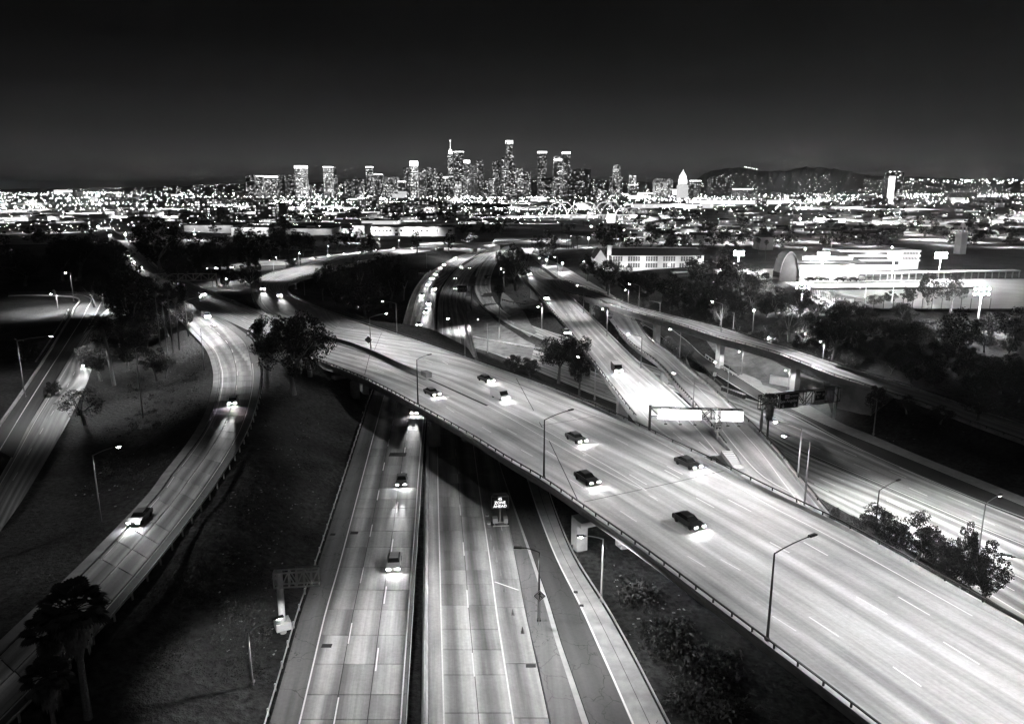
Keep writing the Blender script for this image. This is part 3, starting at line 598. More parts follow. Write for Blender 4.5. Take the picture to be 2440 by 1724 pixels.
# ramps on the right
o = road_obj('N', 'two lane ramp curving down beside the lower freeway and out to the right', 'slab_road')
r = R['N']; r.line(0, .8, .16, parent=o); r.line(1, -.5, .18, parent=o); r.dashes(.36, parent=o); r.dashes(.68, parent=o, d0=8)
r.strip(.0, .0, .006, r.len * .62, None, -.2, 1.4).obj('gutter', 'shoulder_grey', o)
r.sweep([(0, -.2, -.02), (0, -1.2, -.02), (0, -1.2, .5), (0, -.2, .5)], 20, r.len * .36).obj('kerb_wall', 'concrete', o)
o = road_obj('J', 'sunken multi lane road running from the centre out to the lower right', 'slab_road')
r = R['J']; r.line(0, 1.2, .2, parent=o); r.line(1, -.7, .16, parent=o)
for u in (.28, .5, .73): r.dashes(u, parent=o, d0=9 * u)
o = road_obj('F', 'straight two lane concrete flyover descending from top centre to the main overpass', 'deck_road', True)
r = R['F']; dd = r.near(unp(1530, 1012, 7.45))[0]; girder('F', o, 2.0, d0=r.len * .16, d1=dd); parapet('F', o, 0, .5, post=4, d0=r.len * .12, d1=dd - 4)
d1 = r.near(unp(1347, 697, 7.4))[0]; parapet('F', o, 1, .7, rail=False, d0=d1, d1=r.near(unp(1740, 1085, 7.4))[0], m='pale_concrete'); parapet('F', o, 1, .6, post=5, d0=2, d1=r.near(unp(1296, 645, 6.8))[0])
r.line(0, 2.2, .16, parent=o); r.line(1, -2.0, .16, d0=d1, parent=o)
r.dashes(.36, parent=o); r.dashes(.62, parent=o, d0=6)
for px in ((1275, 690), (1370, 800), (1450, 900)): pier('F', px, o, (.5,), 2.4, z=7.4, th=2.0)
o = road_obj('H', 'long slender curved flyover crossing the right side above the slopes', 'grey_road', True)
r = R['H']; girder('H', o, 2.0, d0=12, d1=r.near(unp(2100, 925, 2.6))[0], m='concrete'); parapet('H', o, 0, .55, post=4, d0=14); parapet('H', o, 1, .55, post=4, d0=14)
r.line(.0, 1.2, .15, parent=o); r.line(1, -1.5, .15, parent=o)
for px, zz in (((1400, 708), 8), ((1545, 757), 7.8), ((1712, 800), 6.6), ((1888, 855), 4.8)): pier('H', px, o, (.5,), 1.8, z=zz, th=2.0, m='pale_concrete')
da = r.near(unp(2060, 915, 2.9))[0]; p = r.at(da, .5); g = G1(p); t = r.dir(da)
print('ABUT', g, p)
MB().box(0, 0, (p.z - .7 + g - 1) / 2, 9, float(np.interp(da, r.s, r.w)) * .96, p.z - .7 - g + 1).obj('abutment', 'concrete', o, loc=(p.x, p.y, 0), rot=(0, 0, math.atan2(t.y, t.x)))
o = road_obj('P', 'brightly lit ground level road right of the central flyover', 'deck_road'); r = R['P']; r.line(0, 1, .16, parent=o); r.line(1, -1, .16, parent=o); r.dashes(.5, parent=o)
o = road_obj('G', 'narrow concrete ramp bridge rising beside the flyover to join the overpass', 'deck_road', True)
r = R['G']; girder('G', o, 1.7, d0=r.len * .2, d1=r.near(unp(1732, 1067, 7.3))[0]); parapet('G', o, 0, .5, post=3, d0=r.len * .16, d1=r.near(unp(1732, 1067, 7.3))[0]); parapet('G', o, 1, .6, post=7, d0=r.len * .16, m='concrete')
r.line(0, 1.6, .16, parent=o); r.line(1, -2.2, .16, parent=o)
for px in ((1580, 860), (1632, 920), (1690, 990)): pier('G', px, o, (.5,), 1.8, z=5, th=1.7)
o = road_obj('A', 'dark asphalt ramp with white edge lines dropping to the right hand freeway', 'asphalt_plain'); r = R['A']; r.line(0, .35, .2, parent=o); r.line(1, -.2, .2, parent=o)
o = road_obj('S', 'pale concrete shoulder along the outer edge of the dark asphalt ramp', 'pale_concrete', name='pavement')
# the triangular end of the ramp where flyover and overpass meet
tri = [(1660,1050),(1727,1070),(1795,1132),(1741,1118)]
mb = MB(); mb.v = [tuple(unp(x, y, 7.43)) for x, y in tri]; mb.f = [(3, 2, 1, 0)]; mb.uv = [(v[0], v[1]) for v in mb.v]; mb.obj('gore_surface', 'deck_road', R['G'].o)
tri = [(1790,1128),(1905,1150),(1985,1245),(1950,1232),(1841,1178),(1741,1126)]
mb = MB(); mb.v = [tuple(unp(x, y, 7.42)) for x, y in tri]; mb.f = [(5, 4, 3, 2, 1, 0)]; mb.uv = [(v[0], v[1]) for v in mb.v]; mb.obj('gore_surface', 'deck_road', R['G'].o)
o = road_obj('K1', 'brightly lit jointed concrete carriageway at the far left', 'slab_road'); r = R['K1']; r.line(0, .8, .16, parent=o); r.dashes(.45, parent=o)
o = road_obj('K2', 'dark asphalt slip road curving in from the left edge', 'asphalt_plain'); r = R['K2']; r.line(.48, 0, .2, parent=o); r.line(1, -.6, .16, 0, r.len * .5, parent=o)
r.sweep([(0, -.02, -.05), (0, -.5, -.05), (0, -.5, .5), (0, -.02, .5)]).obj('kerb', 'pale_concrete', o)
b = thing('retaining_wall', 'smooth concrete retaining wall below the slip road at the left edge', 'wall')
a = r.near(unp(179, 735, 2))[0]; z = r.near(unp(128, 826, 2))[0]; r.sweep([(0, -2.2, -.1), (0, -2.6, -.1), (0, -3.4, -4.5), (0, -3.0, -4.5)], a, z + 18).obj('wall_face', 'concrete', b)
o = road_obj('T', 'distant freeway crossing at the far left full of lights', 'grey_road'); o = road_obj('U', 'distant multi lane freeway crossing left of centre', 'grey_road')
r = R['U']; r.sweep([(.5, -.3, 0), (.5, .3, 0), (.5, .1, .9), (.5, -.1, .9)]).obj('median_barrier', 'barrier', o)
for k, lb in (('Q', 'long low viaduct crossing behind the interchange in the distance'), ('Q2', 'short pale overpass crossing the lower freeway in the distance')):
    o = road_obj(k, lb, 'deck_road', True); girder(k, o, 1.8, m='pale_concrete'); r = R[k]
    r.sweep([(0, -.02, 0), (0, -.4, 0), (0, -.4, 1), (0, -.02, 1)]).obj('parapet', 'pale_concrete', o); r.sweep([(1, .02, 0), (1, .4, 0), (1, .4, 1), (1, .02, 1)]).obj('parapet', 'pale_concrete', o)
    for f in (.12, .3, .5, .7, .88):
        d = r.len * f; p = r.at(d, .5); t = r.dir(d); MB().box(0, 0, (p.z - 1.85) / 2 - .5, 1.6, 10, p.z - .85).obj('pier', 'concrete', o, loc=(p.x, p.y, 0), rot=(0, 0, math.atan2(t.y, t.x)))
# pale ground patches (bare slopes and gores)
def patch(pts, z, m, label, dz=.02, name='slope_paving', nn=9):
    P = [unp(x, y, z) for x, y in pts]; c = sum(P, Vector()) / len(P); mb = MB(); rings = nn
    for i in range(rings + 1):
        f = i / rings
        for j in range(len(P) * 4):
            a = P[j // 4]; b_ = P[(j // 4 + 1) % len(P)]; e = a + (b_ - a) * (j % 4) / 4; q = c + (e - c) * f; mb.v.append((q.x, q.y, 0))
    n = len(P) * 4; zz = gz([v[0] for v in mb.v], [v[1] for v in mb.v]); mb.v = [(v[0], v[1], float(h) + .32 + dz) for v, h in zip(mb.v, zz)]
    for i in range(rings):
        for j in range(n): a = i * n + j; b_ = i * n + (j + 1) % n; mb.f.append((a, b_, b_ + n, a + n))
    mb.uv = [(v[0], v[1]) for v in mb.v]
    A, B_, C_ = Vector(mb.v[mb.f[n * 3][0]]), Vector(mb.v[mb.f[n * 3][1]]), Vector(mb.v[mb.f[n * 3][2]])
    if (B_ - A).cross(C_ - A).z < 0: mb.f = [f[::-1] for f in mb.f]
    mb.obj(name, m, kind='structure', label=label)
patch([(1185,757),(1120,715),(1105,725),(1112,775),(1130,805),(1200,825),(1265,835),(1275,800)], -3.5, 'dry_earth', 'pale bare ground between the lower freeway and the curving ramp')
patch([(1196,700),(1192,722),(1215,757),(1262,782),(1280,775),(1250,740),(1228,722)], -3, 'dry_earth', 'pale bare earth strip beside the curving ramp')
patch([(1590,828),(1630,850),(1700,897),(1800,958),(1735,965),(1680,920),(1640,875),(1600,850)], -4, 'dry_earth', 'pale bare ground between the narrow ramp and the dark asphalt ramp')
patch([(1640,802),(1700,818),(1790,860),(1860,890),(1960,925),(1990,990),(1900,945),(1800,910),(1720,868)], -4, 'dry_earth', 'pale bare slope beneath the long curved flyover')
# ================================================================== street lamps
def lum_light(name, watts, ang=152, batwing=True, rad=.25):
    L = bpy.data.lights.new(name, 'SPOT'); L.energy = watts; L.spot_size = math.radians(ang); L.spot_blend = .35; L.shadow_soft_size = rad
    if batwing:
        L.use_nodes = True; t = L.node_tree; e = t.nodes['Emission']; N = t.nodes.new
        tc = N('ShaderNodeTexCoord'); s = N('ShaderNodeSeparateXYZ'); t.links.new(tc.outputs['Normal'], s.inputs[0])
        a = N('ShaderNodeMath'); a.operation = 'ABSOLUTE'; t.links.new(s.outputs['Z'], a.inputs[0])
        m = N('ShaderNodeMath'); m.operation = 'MAXIMUM'; m.inputs[1].default_value = .36; t.links.new(a.outputs[0], m.inputs[0])
        p = N('ShaderNodeMath'); p.operation = 'POWER'; p.inputs[1].default_value = -2.6; t.links.new(m.outputs[0], p.inputs[0]); t.links.new(p.outputs[0], e.inputs['Strength'])
    return L
LD = {}
def ld(w):
    if w not in LD: LD[w] = lum_light('lamp_light', w)
    return LD[w]
_lens = MB(); _lens.tube([(-.3, 0, -.1), (0, 0, -.16), (.3, 0, -.1)], [.05, .13, .05], 8); LENS = _lens.mesh('lens', 'lamp_lens')
_h = MB(); _h.box(0, 0, .02, .95, .38, .16); _h.box(-.55, 0, 0, .35, .16, .1); HOUSE = _h.mesh('luminaire', 'dark_steel')
def lamp(bx, by, z, ty, head=None, watts=0, label='', group='street lamps along the freeways', pole='pole_grey', dark=False, rise=.5):
    P = gp(bx, by, z); zt = ztop(P, ty)
    t = thing('street_lamp', label, 'street lamp', P, 0, group); h = zt - P.z
    MB().tube([(0, 0, -.3), (0, 0, .5), (0, 0, h)], [.17, .15, .08], 8).box(0, 0, .1, .45, .45, .2).obj('pole', pole, t)
    if head:
        Q = unp(head[0], head[1], zt + rise); d = Q - Vector((P.x, P.y, zt)); d.z = 0
        if d.length > 6.5: d *= 6.5 / d.length
    else: d = Vector((-1.2, -.8, 0)); rise = .2
    a = Vector((0, 0, h)); pts = [a + Vector((d.x * f, d.y * f, rise * (1 - (1 - f) ** 2))) for f in (0, .25, .5, .75, 1)]
    MB().tube(pts, [.07, .06, .055, .05, .045], 6).obj('arm', pole, t)
    rz = math.atan2(d.y, d.x); e = pts[-1] + Vector((d.x, d.y, 0)).normalized() * .4
    l = mk('luminaire', HOUSE, t, loc=e, rot=(0, 0, rz))
    if watts and pole != 'dark_steel': mk('lens', LENS, l)
    if watts:
        o = bpy.data.objects.new('lamp_light', ld(watts)); COL.objects.link(o); o.parent = t; o.location = e + Vector((0, 0, -.35))
    return t
LW = 1900; LD_ = 1000
for a in [
 (996,962,7.5,857,(1020,845),1000,'dark street lamp on the near overpass rail beside the median slot'),
 (1296,1137,7.5,1000,(1356,977),LD_,'dark street lamp at the middle of the near overpass rail'),
 (1828,1524,7.5,1318,(1930,1277),LD_,'tallest dark street lamp on the near overpass rail at lower right'),
 (946,793,7.5,723,(914,717),1000,'pale street lamp with lit head first along the far overpass rail'),
 (1108,849,7.5,764,(1071,758),1000,'pale street lamp on the far overpass rail above the dark lower carriageway'),
 (1417,950,7.5,860,(1382,849),LD_,'pale street lamp by the far overpass rail beside two round trees'),
 (1916,1206,7.5,1051,(1876,1037),LD_,'pale street lamp with glowing head where ramp and overpass meet'),
 (1900,1143,7.43,1021,(1854,1004),LD_,'pale street lamp on the right rail of the narrow ramp'),
 (884,840,7.5,757,(918,746),1000,'street lamp standing in the overpass median with a sign back'),
 (1446,800,7.45,735,None,1000,'bare pale lamp pole on the right rail of the central flyover'),
 (1390,745,7.45,688,(1367,676),1000,'pale street lamp where the long flyover leaves the central one'),
 (1527,876,7.45,803,(1500,795),1000,'pale lamp pole on the central flyover beside the narrow ramp'),
 (1651,972,6.4,901,(1610,888),1300,'street lamp on the narrow ramp behind a fan palm'),
 (1619,858,-2,789,(1600,783),1300,'street lamp beside the small trees next to the narrow ramp'),
 (1732,960,-4.8,869,(1708,862),900,'street lamp behind the row of crash barrels'),
 (1767,890,-3.9,836,None,500,'pale lamp pole standing on bare slope under the long flyover'),
 (1877,934,-4,880,None,450,'pale lamp pole behind the green sign gantry'),
 (2081,1034,-4,953,(2072,947),0,'unlit pale pole on the dark slope below the long flyover'),
 (2085,1256,-5,1168,(2138,1144),LW,'dark street lamp rising out of the bushes at lower right'),
 (1522,735,8,681,(1503,676),1500,'pale street lamp on the long flyover nearest its start'),
 (1572,748,4,722,(1550,717),0,'dim street lamp in the trees behind the long flyover'),
 (1718,791,6.7,725,(1700,718),1700,'pale street lamp half way along the long flyover'),
 (1747,783,5,745,None,0,'unlit pole among the trees above the long flyover'),
 (1960,860,4.4,812,None,1500,'short pole on the far rail of the long flyover'),
 (1284,1477,.15,1315,(1242,1304),1150,'dark street lamp behind the yellow merge sign'),
 (1433,1430,.3,1284,(1391,1276),900,'pale street lamp on the slope beside the bright bridge pier'),
 (243,1258,3,1085,(275,1064),420,'street lamp alone on the dark lower left slope'),
 (341,992,4,830,(335,826),0,'unlit bare pole on the dark slope inside the left ramp'),
 (487,881,5.8,782,(508,772),1900,'thin street lamp beside the concrete gutter of the slab ramp'),
 (449,804,6,717,(476,706),4200,'street lamp where the slab ramp leaves the freeway'),
 (601,1625,.5,1505,(655,1473),550,'street lamp at the bottom edge beside the lower freeway'),
 (623,740,5,698,None,0,'pole beside the curved flyover near a diamond sign'),
 (727,716,0,671,None,0,'pale pole below the curved flyover'),
 (653,652,8.35,612,(674,617),1500,'pale lamp on the outer rail of the curved flyover bend'),
 (713,636,8.1,602,(722,609),1500,'pale lamp on the outer rail of the curved flyover further back'),
 (951,594,1,572,(955,578),1800,'distant lamp beside the far freeway, right one'),
 (904,596,2,569,(908,574),1800,'distant lamp beside the far freeway, left one'),
 (782,612,4,586,(788,591),1500,'distant lamp beyond the curved flyover'),
 (619,622,2,592,None,150,'distant pale pole left of the curved flyover'),
 (553,714,2,664,None,700,'pole standing between the freeway barrier and the curved flyover'),
 (508,690,4,644,(485,636),5200,'lit street lamp beside the sign gantry on the left freeway'),
 (1017,638,1,604,None,0,'pale pole beside the small sign truss'),
 (1162,838,-6.5,769,(1140,760),LW*1.6,'street lamp beside the sunken road left of the palm'),
 (1291,781,-4,730,None,LW*1.3,'pale pole on the grass under the central flyover'),
 (1201,690,0,640,None,1500,'pale pole on the slope behind the curving ramp'),
 (1328,670,3,612,None,300,'pole with lit signs beside the ground level road'),
 (1291,655,3,615,None,200,'pale pole right of the central flyover near its top'),
 (140,745,0,700,None,3000,'leaning pole at the left edge beside the retaining wall'),
 (247,728,3,692,None,3000,'pole beside the dark slip road curve'),
 (176,716,2.5,650,None,1500,'tall twin pole at the slip road curve'),
 (1398,668,4,622,None,250,'pale pole on the grassy slope below the school'),
 (1442,690,4,640,None,200,'second pole on the slope below the school'),
 (1496,745,3,690,None,200,'pole right of the ground level road in the trees')]:
    lamp(*a[:5], watts=a[5], label=a[6], pole='dark_steel' if a[6].startswith(('dark','tallest')) else 'pole_grey')
# lamps beyond the frame; left and bottom ones added to light carriageway and deck
for x, y, z, ty, hd, w, lb in [(60,945,2,812,(118,800),2000,'added street lamp lighting the carriageway beyond the left edge'),(2470,1528,7.5,1350,(2410,1325),LD_,'pale street lamp on the far overpass rail beyond the right edge'),(2400,2000,7.5,1679,(2540,1640),LD_,'added dark street lamp on the near overpass rail beyond the bottom edge'),
  (2330,1325,-5,1200,(2380,1180),LW,'street lamp between the right hand carriageways')]: lamp(x, y, z, ty, hd, w, lb)
# ================================================================== gantries and signs
def axes(P0, P1):
    d = (P1 - P0); d.z = 0; d.normalize(); n = Vector((d.y, -d.x, 0))
    if n.y > 0: n = -n
    return d, n
def truss(t, A, B_, zt, zb, dp=.9, m='galv', k=8, r=.09):
    d, n = axes(A, B_); mb = MB()
    for s in (-dp / 2, dp / 2):
        for z in (zt, zb): mb.beam(Vector((A.x, A.y, z)) + n * s, Vector((B_.x, B_.y, z)) + n * s, r * 1.5)
        for i in range(k + 1):
            p = A.lerp(B_, i / k) + n * s; mb.beam((p.x, p.y, zb), (p.x, p.y, zt), r)
            if i < k: q = A.lerp(B_, (i + 1) / k) + n * s; z0, z1 = (zb, zt) if i % 2 else (zt, zb); mb.beam((p.x, p.y, z0), (q.x, q.y, z1), r)
    for i in range(k + 1):
        p = A.lerp(B_, i / k)
        for z in (zt, zb): mb.beam((p.x - n.x * dp / 2, p.y - n.y * dp / 2, z), (p.x + n.x * dp / 2, p.y + n.y * dp / 2, z), r)
    mb.obj('truss', m, t)
def panel(t, C, d, n, w, h, m, name='sign_panel', border=None):
    M = Matrix(((d.x, 0, n.x, C.x), (d.y, 0, n.y, C.y), (0, 1, 0, C.z), (0, 0, 0, 1)))
    mb = MB().box(0, 0, 0, w, h, .08); o = mb.obj(name, m, t); o.matrix_local = M
    if border:
        b = MB(); e = .07; z = .045
        for x, y, a, c in ((0, h / 2 - .12, w - .2, e), (0, -h / 2 + .12, w - .2, e), (w / 2 - .12, 0, e, h - .2), (-w / 2 + .12, 0, e, h - .2)): b.box(x, y, z, a, c, .01)
        b.obj('border', border, o)
    return o
def T2(x, y, z=.05): return Matrix.Translation((x, y, z))
# gantry with two floodlit panels beside the central flyover
t = thing('sign_gantry', 'steel sign gantry with two glaring floodlit panels over the flyover end', 'sign gantry')
A = unp(1547, 1030, 7.45); B0 = unp(1707, 1046, 6.6); d, n = axes(A, B0); zt = ztop(A, 970); zb = ztop(A, 992)
def onx(A, d, px):      # where the gantry line is seen at column px
    k = (px - CX) / F; # X = k*(Y*CT+(H-z)*ST)
    z = (zt + zb) / 2; s = (k * (A.y * CT + (H - z) * ST) - A.x) / (d.x - k * d.y * CT); return A + d * s
B1 = onx(A, d, 1769); truss(t, Vector((A.x, A.y, 0)), Vector((B1.x, B1.y, 0)), zt, zb, m='dark_steel', k=9)
for p, z0 in ((A, 7.2), (onx(A, d, 1707), 6.2)): MB().tube([(p.x, p.y, z0), (p.x, p.y, zt + .4)], .24, 10).obj('post', 'dark_steel' if p is A else 'galv', t)
for x0, x1 in ((1567, 1670), (1717, 1769)):
    a, b = onx(A, d, x0), onx(A, d, x1); c = (a + b) / 2; w = (b - a).length; c = Vector((c.x, c.y, (zt + zb) / 2 - .1)) + n * .75
    panel(t, c, d, n, w, zt - zb + .1, 'frame_white')
    k = 3 if w > 7 else 2
    for i in range(k):
        q = a.lerp(b, (i + .5) / k); q = Vector((q.x, q.y, zb - .55)) + n * 2.3
        MB().beam(q - n * 1.9 + Vector((0, 0, .1)), q, .06).box(q.x, q.y, q.z, .5, .3, .15).obj('sign_light', 'dark_steel', t)
        L = LD.setdefault('sign', bpy.data.lights.new('sign_light', 'SPOT')); L.energy = 700; L.spot_size = 2.3; L.spot_blend = .6; L.shadow_soft_size = .1
        o = bpy.data.objects.new('sign_lamp', L); COL.objects.link(o); o.parent = t; o.location = q + Vector((0, 0, .25)); o.rotation_euler = (-n * 1.0 + Vector((0, 0, .5))).to_track_quat('-Z', 'Y').to_euler()
# exit number sign in the gore
P = unp(1707, 1046, 7.4); t = thing('exit_sign', 'small exit number sign on a post below the floodlit gantry', 'road sign')
MB().tube([(P.x, P.y - .5, 6.5), (P.x, P.y - .5, ztop(P, 1005))], .12, 8).obj('post', 'galv', t)
s = mpp(P); c = Vector((P.x, P.y - .7, ztop(P, 1012.5))); dd, nn_ = Vector((1, 0, 0)), Vector((0, -1, 0))
o = panel(t, c, dd, nn_, 15 * s * 1.1, 16.5 * s * 1.1, 'sign_green', border='sign_white'); k = s * 15
text('lettering', 'EXIT', k * .36, 'sign_white', o, T2(0, k * .32)); text('lettering', '134B', k * .38, 'sign_white', o, T2(0, -.02)); text('arrow', '\u2197', k * .4, 'sign_white', o, T2(0, -k * .34))
# dark gantry with destination signs on the right
t = thing('sign_gantry', 'dark truss gantry with city and street destination signs over the right freeway', 'sign gantry')
A = unp(1813, 1023, -5.4); B1 = unp(1986, 996, -4.7); d, n = axes(A, B1); zt = (ztop(A, 944) + ztop(B1, 921)) / 2; zb = zt - 3.3
truss(t, Vector((A.x, A.y, 0)) - d * 1, Vector((B1.x, B1.y, 0)) + d * 1, zt, zb, m='dark_steel', k=9, r=.12)
for p in (A, B1): MB().tube([(p.x, p.y, p.z - .5), (p.x, p.y, zt)], .3, 10).obj('post', 'galv', t)
a, b = onx(A, d, 1852), onx(A, d, 1898); c = (a + b) / 2; w = (b - a).length; o = panel(t, Vector((c.x, c.y, (zt + zb) / 2)) + n * .8, d, n, w, 3.9, 'sign_green', border='sign_white')
shd = panel(o, Vector((-w * .14, 1.0, .06)), Vector((1, 0, 0)), Vector((0, 0, 1)), .1, .1, 'sign_white', 'route_shield'); shd.matrix_local = T2(-w * .12, 1.0, .05); shd.data = MB().box(0, 0, 0, 1.25, .95, .03).mesh('route_shield', 'sign_white')
text('lettering', '101', .72, 'sign_green', shd, T2(0, 0, .02)); text('lettering', 'NORTH', .62, 'sign_white', o, T2(w * .22, 1.02)); text('lettering', 'Los Angeles', .98, 'sign_white', o, T2(-.1, -.1))
text('arrow', '\u2193', 1.1, 'sign_white', o, T2(-w * .3, -1.3)); text('arrow', '\u2193', 1.1, 'sign_white', o, T2(w * .3, -1.3))
a, b = onx(A, d, 1935), onx(A, d, 1961); c = (a + b) / 2; w = (b - a).length; o = panel(t, Vector((c.x, c.y, (zt + zb) / 2)) + n * .8, d, n, w, 3.5, 'sign_green', border='sign_white')
text('lettering', 'Soto', .8, 'sign_white', o, T2(-w * .18, .9)); text('lettering', 'St', .8, 'sign_white', o, T2(-w * .18, .1)); text('arrow', '\u2197', 1.1, 'sign_white', o, T2(w * .28, .6))
q = panel(o, Vector((0, 0, 0)), Vector((1, 0, 0)), Vector((0, 0, 1)), .1, .1, 'sign_white', 'exit_plate'); q.matrix_local = T2(0, -1.1, .05); q.data = MB().box(0, 0, 0, w * .82, .75, .03).mesh('exit_plate', 'sign_yellow'); text('lettering', 'EXIT ONLY', .5, 'sign_green', q, T2(0, 0, .02))
# gantry across the upper left freeway
t = thing('sign_gantry', 'light steel truss gantry across the upper left freeway', 'sign gantry')
A = unp(374, 672, 7.4); B1 = gp(519, 700, 3.5); zt = (ztop(B1, 652)); zb = ztop(B1, 668); A.y = B1.y; A = onx(B1, Vector((-1, 0, 0)), 370)
truss(t, Vector((A.x, A.y, 0)), Vector((B1.x, B1.y, 0)), zt, zb, k=8, r=.12)
for p in (A, B1): MB().tube([(p.x, p.y, 2), (p.x, p.y, zt + .2)], .28, 10).obj('post', 'galv', t)
a, b = onx(A, Vector((1, 0, 0)), 380), onx(A, Vector((1, 0, 0)), 410); c = (a + b) / 2; panel(t, Vector((c.x, c.y + .7, (zt + zb) / 2)), Vector((1, 0, 0)), Vector((0, 1, 0)), (b - a).length, 3.2, 'sign_back', 'sign_back')
# cantilever gantry on the lower left slope
t = thing('sign_gantry', 'cantilever sign truss on a stout column beside the lower freeway', 'sign gantry')
P = unp(674, 1492, .5); zt = ztop(P, 1362); zb = ztop(P, 1396); E = 98 * mpp(Vector((P.x, P.y, zt))); A = Vector((P.x - .6, P.y, 0)); B1 = A + Vector((E * 1.06, 0.6, 0))
truss(t, A, B1, zt, zb, dp=.8, k=6, r=.1); MB().tube([(P.x, P.y, -.4), (P.x, P.y, zt)], .38, 14).obj('column', 'galv', t); MB().box(P.x, P.y, P.z + .35, 1.7, 1.7, .9, .5).obj('footing', 'pale_concrete', t)
d, n = axes(A, B1); c = A.lerp(B1, .72); panel(t, Vector((c.x, c.y + .55, (zt + zb) / 2 + .1)), d, n, E * .58, zt - zb + .3, 'sign_back', 'sign_back')
# street name sign over the lower freeway beyond the overpass
t = thing('sign_gantry', 'dark street name sign on a cantilever post beyond the overpass', 'sign gantry')
P = unp(1124, 722, -.3); zt = ztop(P, 680); zb = ztop(P, 696); s = mpp(Vector((P.x, P.y, zt)))
truss(t, Vector((P.x + .6, P.y, 0)), Vector((P.x - 34 * s, P.y, 0)), zt, zb, k=4, m='dark_steel', r=.1); MB().tube([(P.x, P.y, -1.5), (P.x, P.y, zt)], .25, 10).obj('post', 'galv', t)
o = panel(t, Vector((P.x - 22 * s, P.y - .7, (zt + zb) / 2)), Vector((1, 0, 0)), Vector((0, -1, 0)), 23 * s, (zt - zb) * .98, 'sign_green', border='sign_white')
text('lettering', 'Fourth St', .95, 'sign_white', o, T2(0, .35)); text('lettering', 'NEXT RIGHT', .6, 'sign_white', o, T2(0, -.6))
t = thing('sign_gantry', 'small bare sign truss left of the bright lower carriageway', 'sign gantry'); P = gp(996, 662); zt = ztop(P, 640); zb = ztop(P, 648); s = mpp(P)
truss(t, Vector((P.x, P.y, 0)), Vector((P.x + 27 * s, P.y, 0)), zt, zb, k=5, m='dark_steel', r=.12); MB().tube([(P.x, P.y, P.z - .5), (P.x, P.y, zt)], .25, 8).obj('post', 'dark_steel', t)
# diamond signs
def diamond(bx, by, z, cx_, cyy, half, label, m, back=False):
    P = gp(bx, by, z); s = mpp(P); zc = ztop(P, cyy); t = thing('diamond_sign', label, 'road sign', (P.x, P.y, 0)); MB().tube([(0, 0, P.z - .4), (0, 0, zc + half * s * .6)], .06, 6).obj('post', 'galv', t)
    a = half * s * 1.41; M = Matrix.Translation(((cx_ - bx) * s, -.12, zc)) @ Matrix.Rotation(PI / 2, 4, 'X') @ Matrix.Rotation(PI / 4, 4, 'Z')
    o = MB().box(0, 0, 0, a, a, .04).obj('sign_plate', m, t); o.matrix_local = M
    if not back:
        b = MB(); e = a / 2 - .08
        for x, y, w, h in ((0, e, a - .1, .06), (0, -e, a - .1, .06), (e, 0, .06, a - .1), (-e, 0, .06, a - .1)): b.box(x, y, .025, w, h, .01)
        b.obj('border', 'dark_steel', o)
    return o, a
o, a = diamond(1284, 1488, .2, 1285, 1417.5, 15, 'yellow diamond merge sign with black arrows below a street lamp', 'sign_yellow')
mb = MB(); mb.v = [(-.06, -.42, 0), (.06, -.42, 0), (.06, .2, 0), (-.06, .2, 0), (-.2, .18, 0), (.2, .18, 0), (0, .5, 0), (.06, -.02, 0), (.3, -.3, 0), (.3, -.14, 0), (.06, .13, 0)]; mb.f = [(0, 1, 2, 3), (4, 5, 6), (7, 8, 9, 10)]; mb.v = [(x * a, y * a, z) for x, y, z in mb.v]
q = mb.obj('merge_arrow', 'dark_steel', o); q.matrix_local = Matrix.Translation((0, 0, .03)) @ Matrix.Rotation(-PI / 4, 4, 'Z')
diamond(884, 838, 7.5, 879, 809, 9, 'diamond sign seen from behind on the overpass median', 'sign_back', True)
diamond(609, 712, 4, 608, 693, 8, 'pale diamond sign inside the bend of the curved flyover', 'sign_back', True)
diamond(247, 728, 2.5, 247, 711, 5.5, 'dark diamond sign beside the slip road curve', 'sign_green')
diamond(133, 712, 2.2, 131, 694, 4, 'small dark diamond sign at the left edge', 'sign_green')
P = gp(1702, 903, -4); s = mpp(P); t = thing('speed_sign', 'small white ramp sign beside the dark asphalt ramp', 'road sign'); MB().tube([(P.x, P.y, P.z - .3), (P.x, P.y, ztop(P, 885))], .05, 6).obj('post', 'galv', t)
o = panel(t, Vector((P.x, P.y - .1, ztop(P, 891))), Vector((1, 0, 0)), Vector((0, -1, 0)), 8 * s, 9 * s, 'sign_white'); text('lettering', 'EXIT', .33, 'sign_green', o, T2(0, .15)); text('lettering', '25', .42, 'sign_green', o, T2(0, -.22))
# ================================================================== portable message sign, cones, drums
P = unp(1192, 1252, 0); t = thing('message_trailer', 'portable electronic message sign trailer parked on the lower freeway shoulder', 'message sign', P, .12)
MB().box(0, .1, .55, 2.4, .12, .12).box(-.9, 0, .55, .12, 2.6, .12).box(.9, 0, .55, .12, 2.6, .12).box(0, -1.2, .55, 2.4, .12, .12).box(0, -1.9, .5, .1, 1.5, .1).obj('chassis', 'galv', t)
MB().box(-.75, .2, .95, .75, .95, .75).obj('battery_box', 'frame_white', t); MB().box(.85, .1, .95, .6, 1.2, .7).obj('battery_box', 'frame_white', t)
for x in (-1.25, 1.25):
    MB().tube([(x - .1, .2, .34), (x + .1, .2, .34)], .34, 16).obj('wheel', 'rubber', t)
MB().tube([(0, .3, .5), (0, .3, 3.0)], .09, 8).obj('mast', 'galv', t)
b = MB().box(0, 0, 0, 2.7, .2, 2.0).obj('display_board', 'sign_back', t, loc=(0, .3, 3.7)); MB().box(0, -.11, 0, 2.5, .02, 1.8).obj('display_face', 'roof_dark', b)
RX = Matrix.Rotation(PI / 2, 4, 'X')
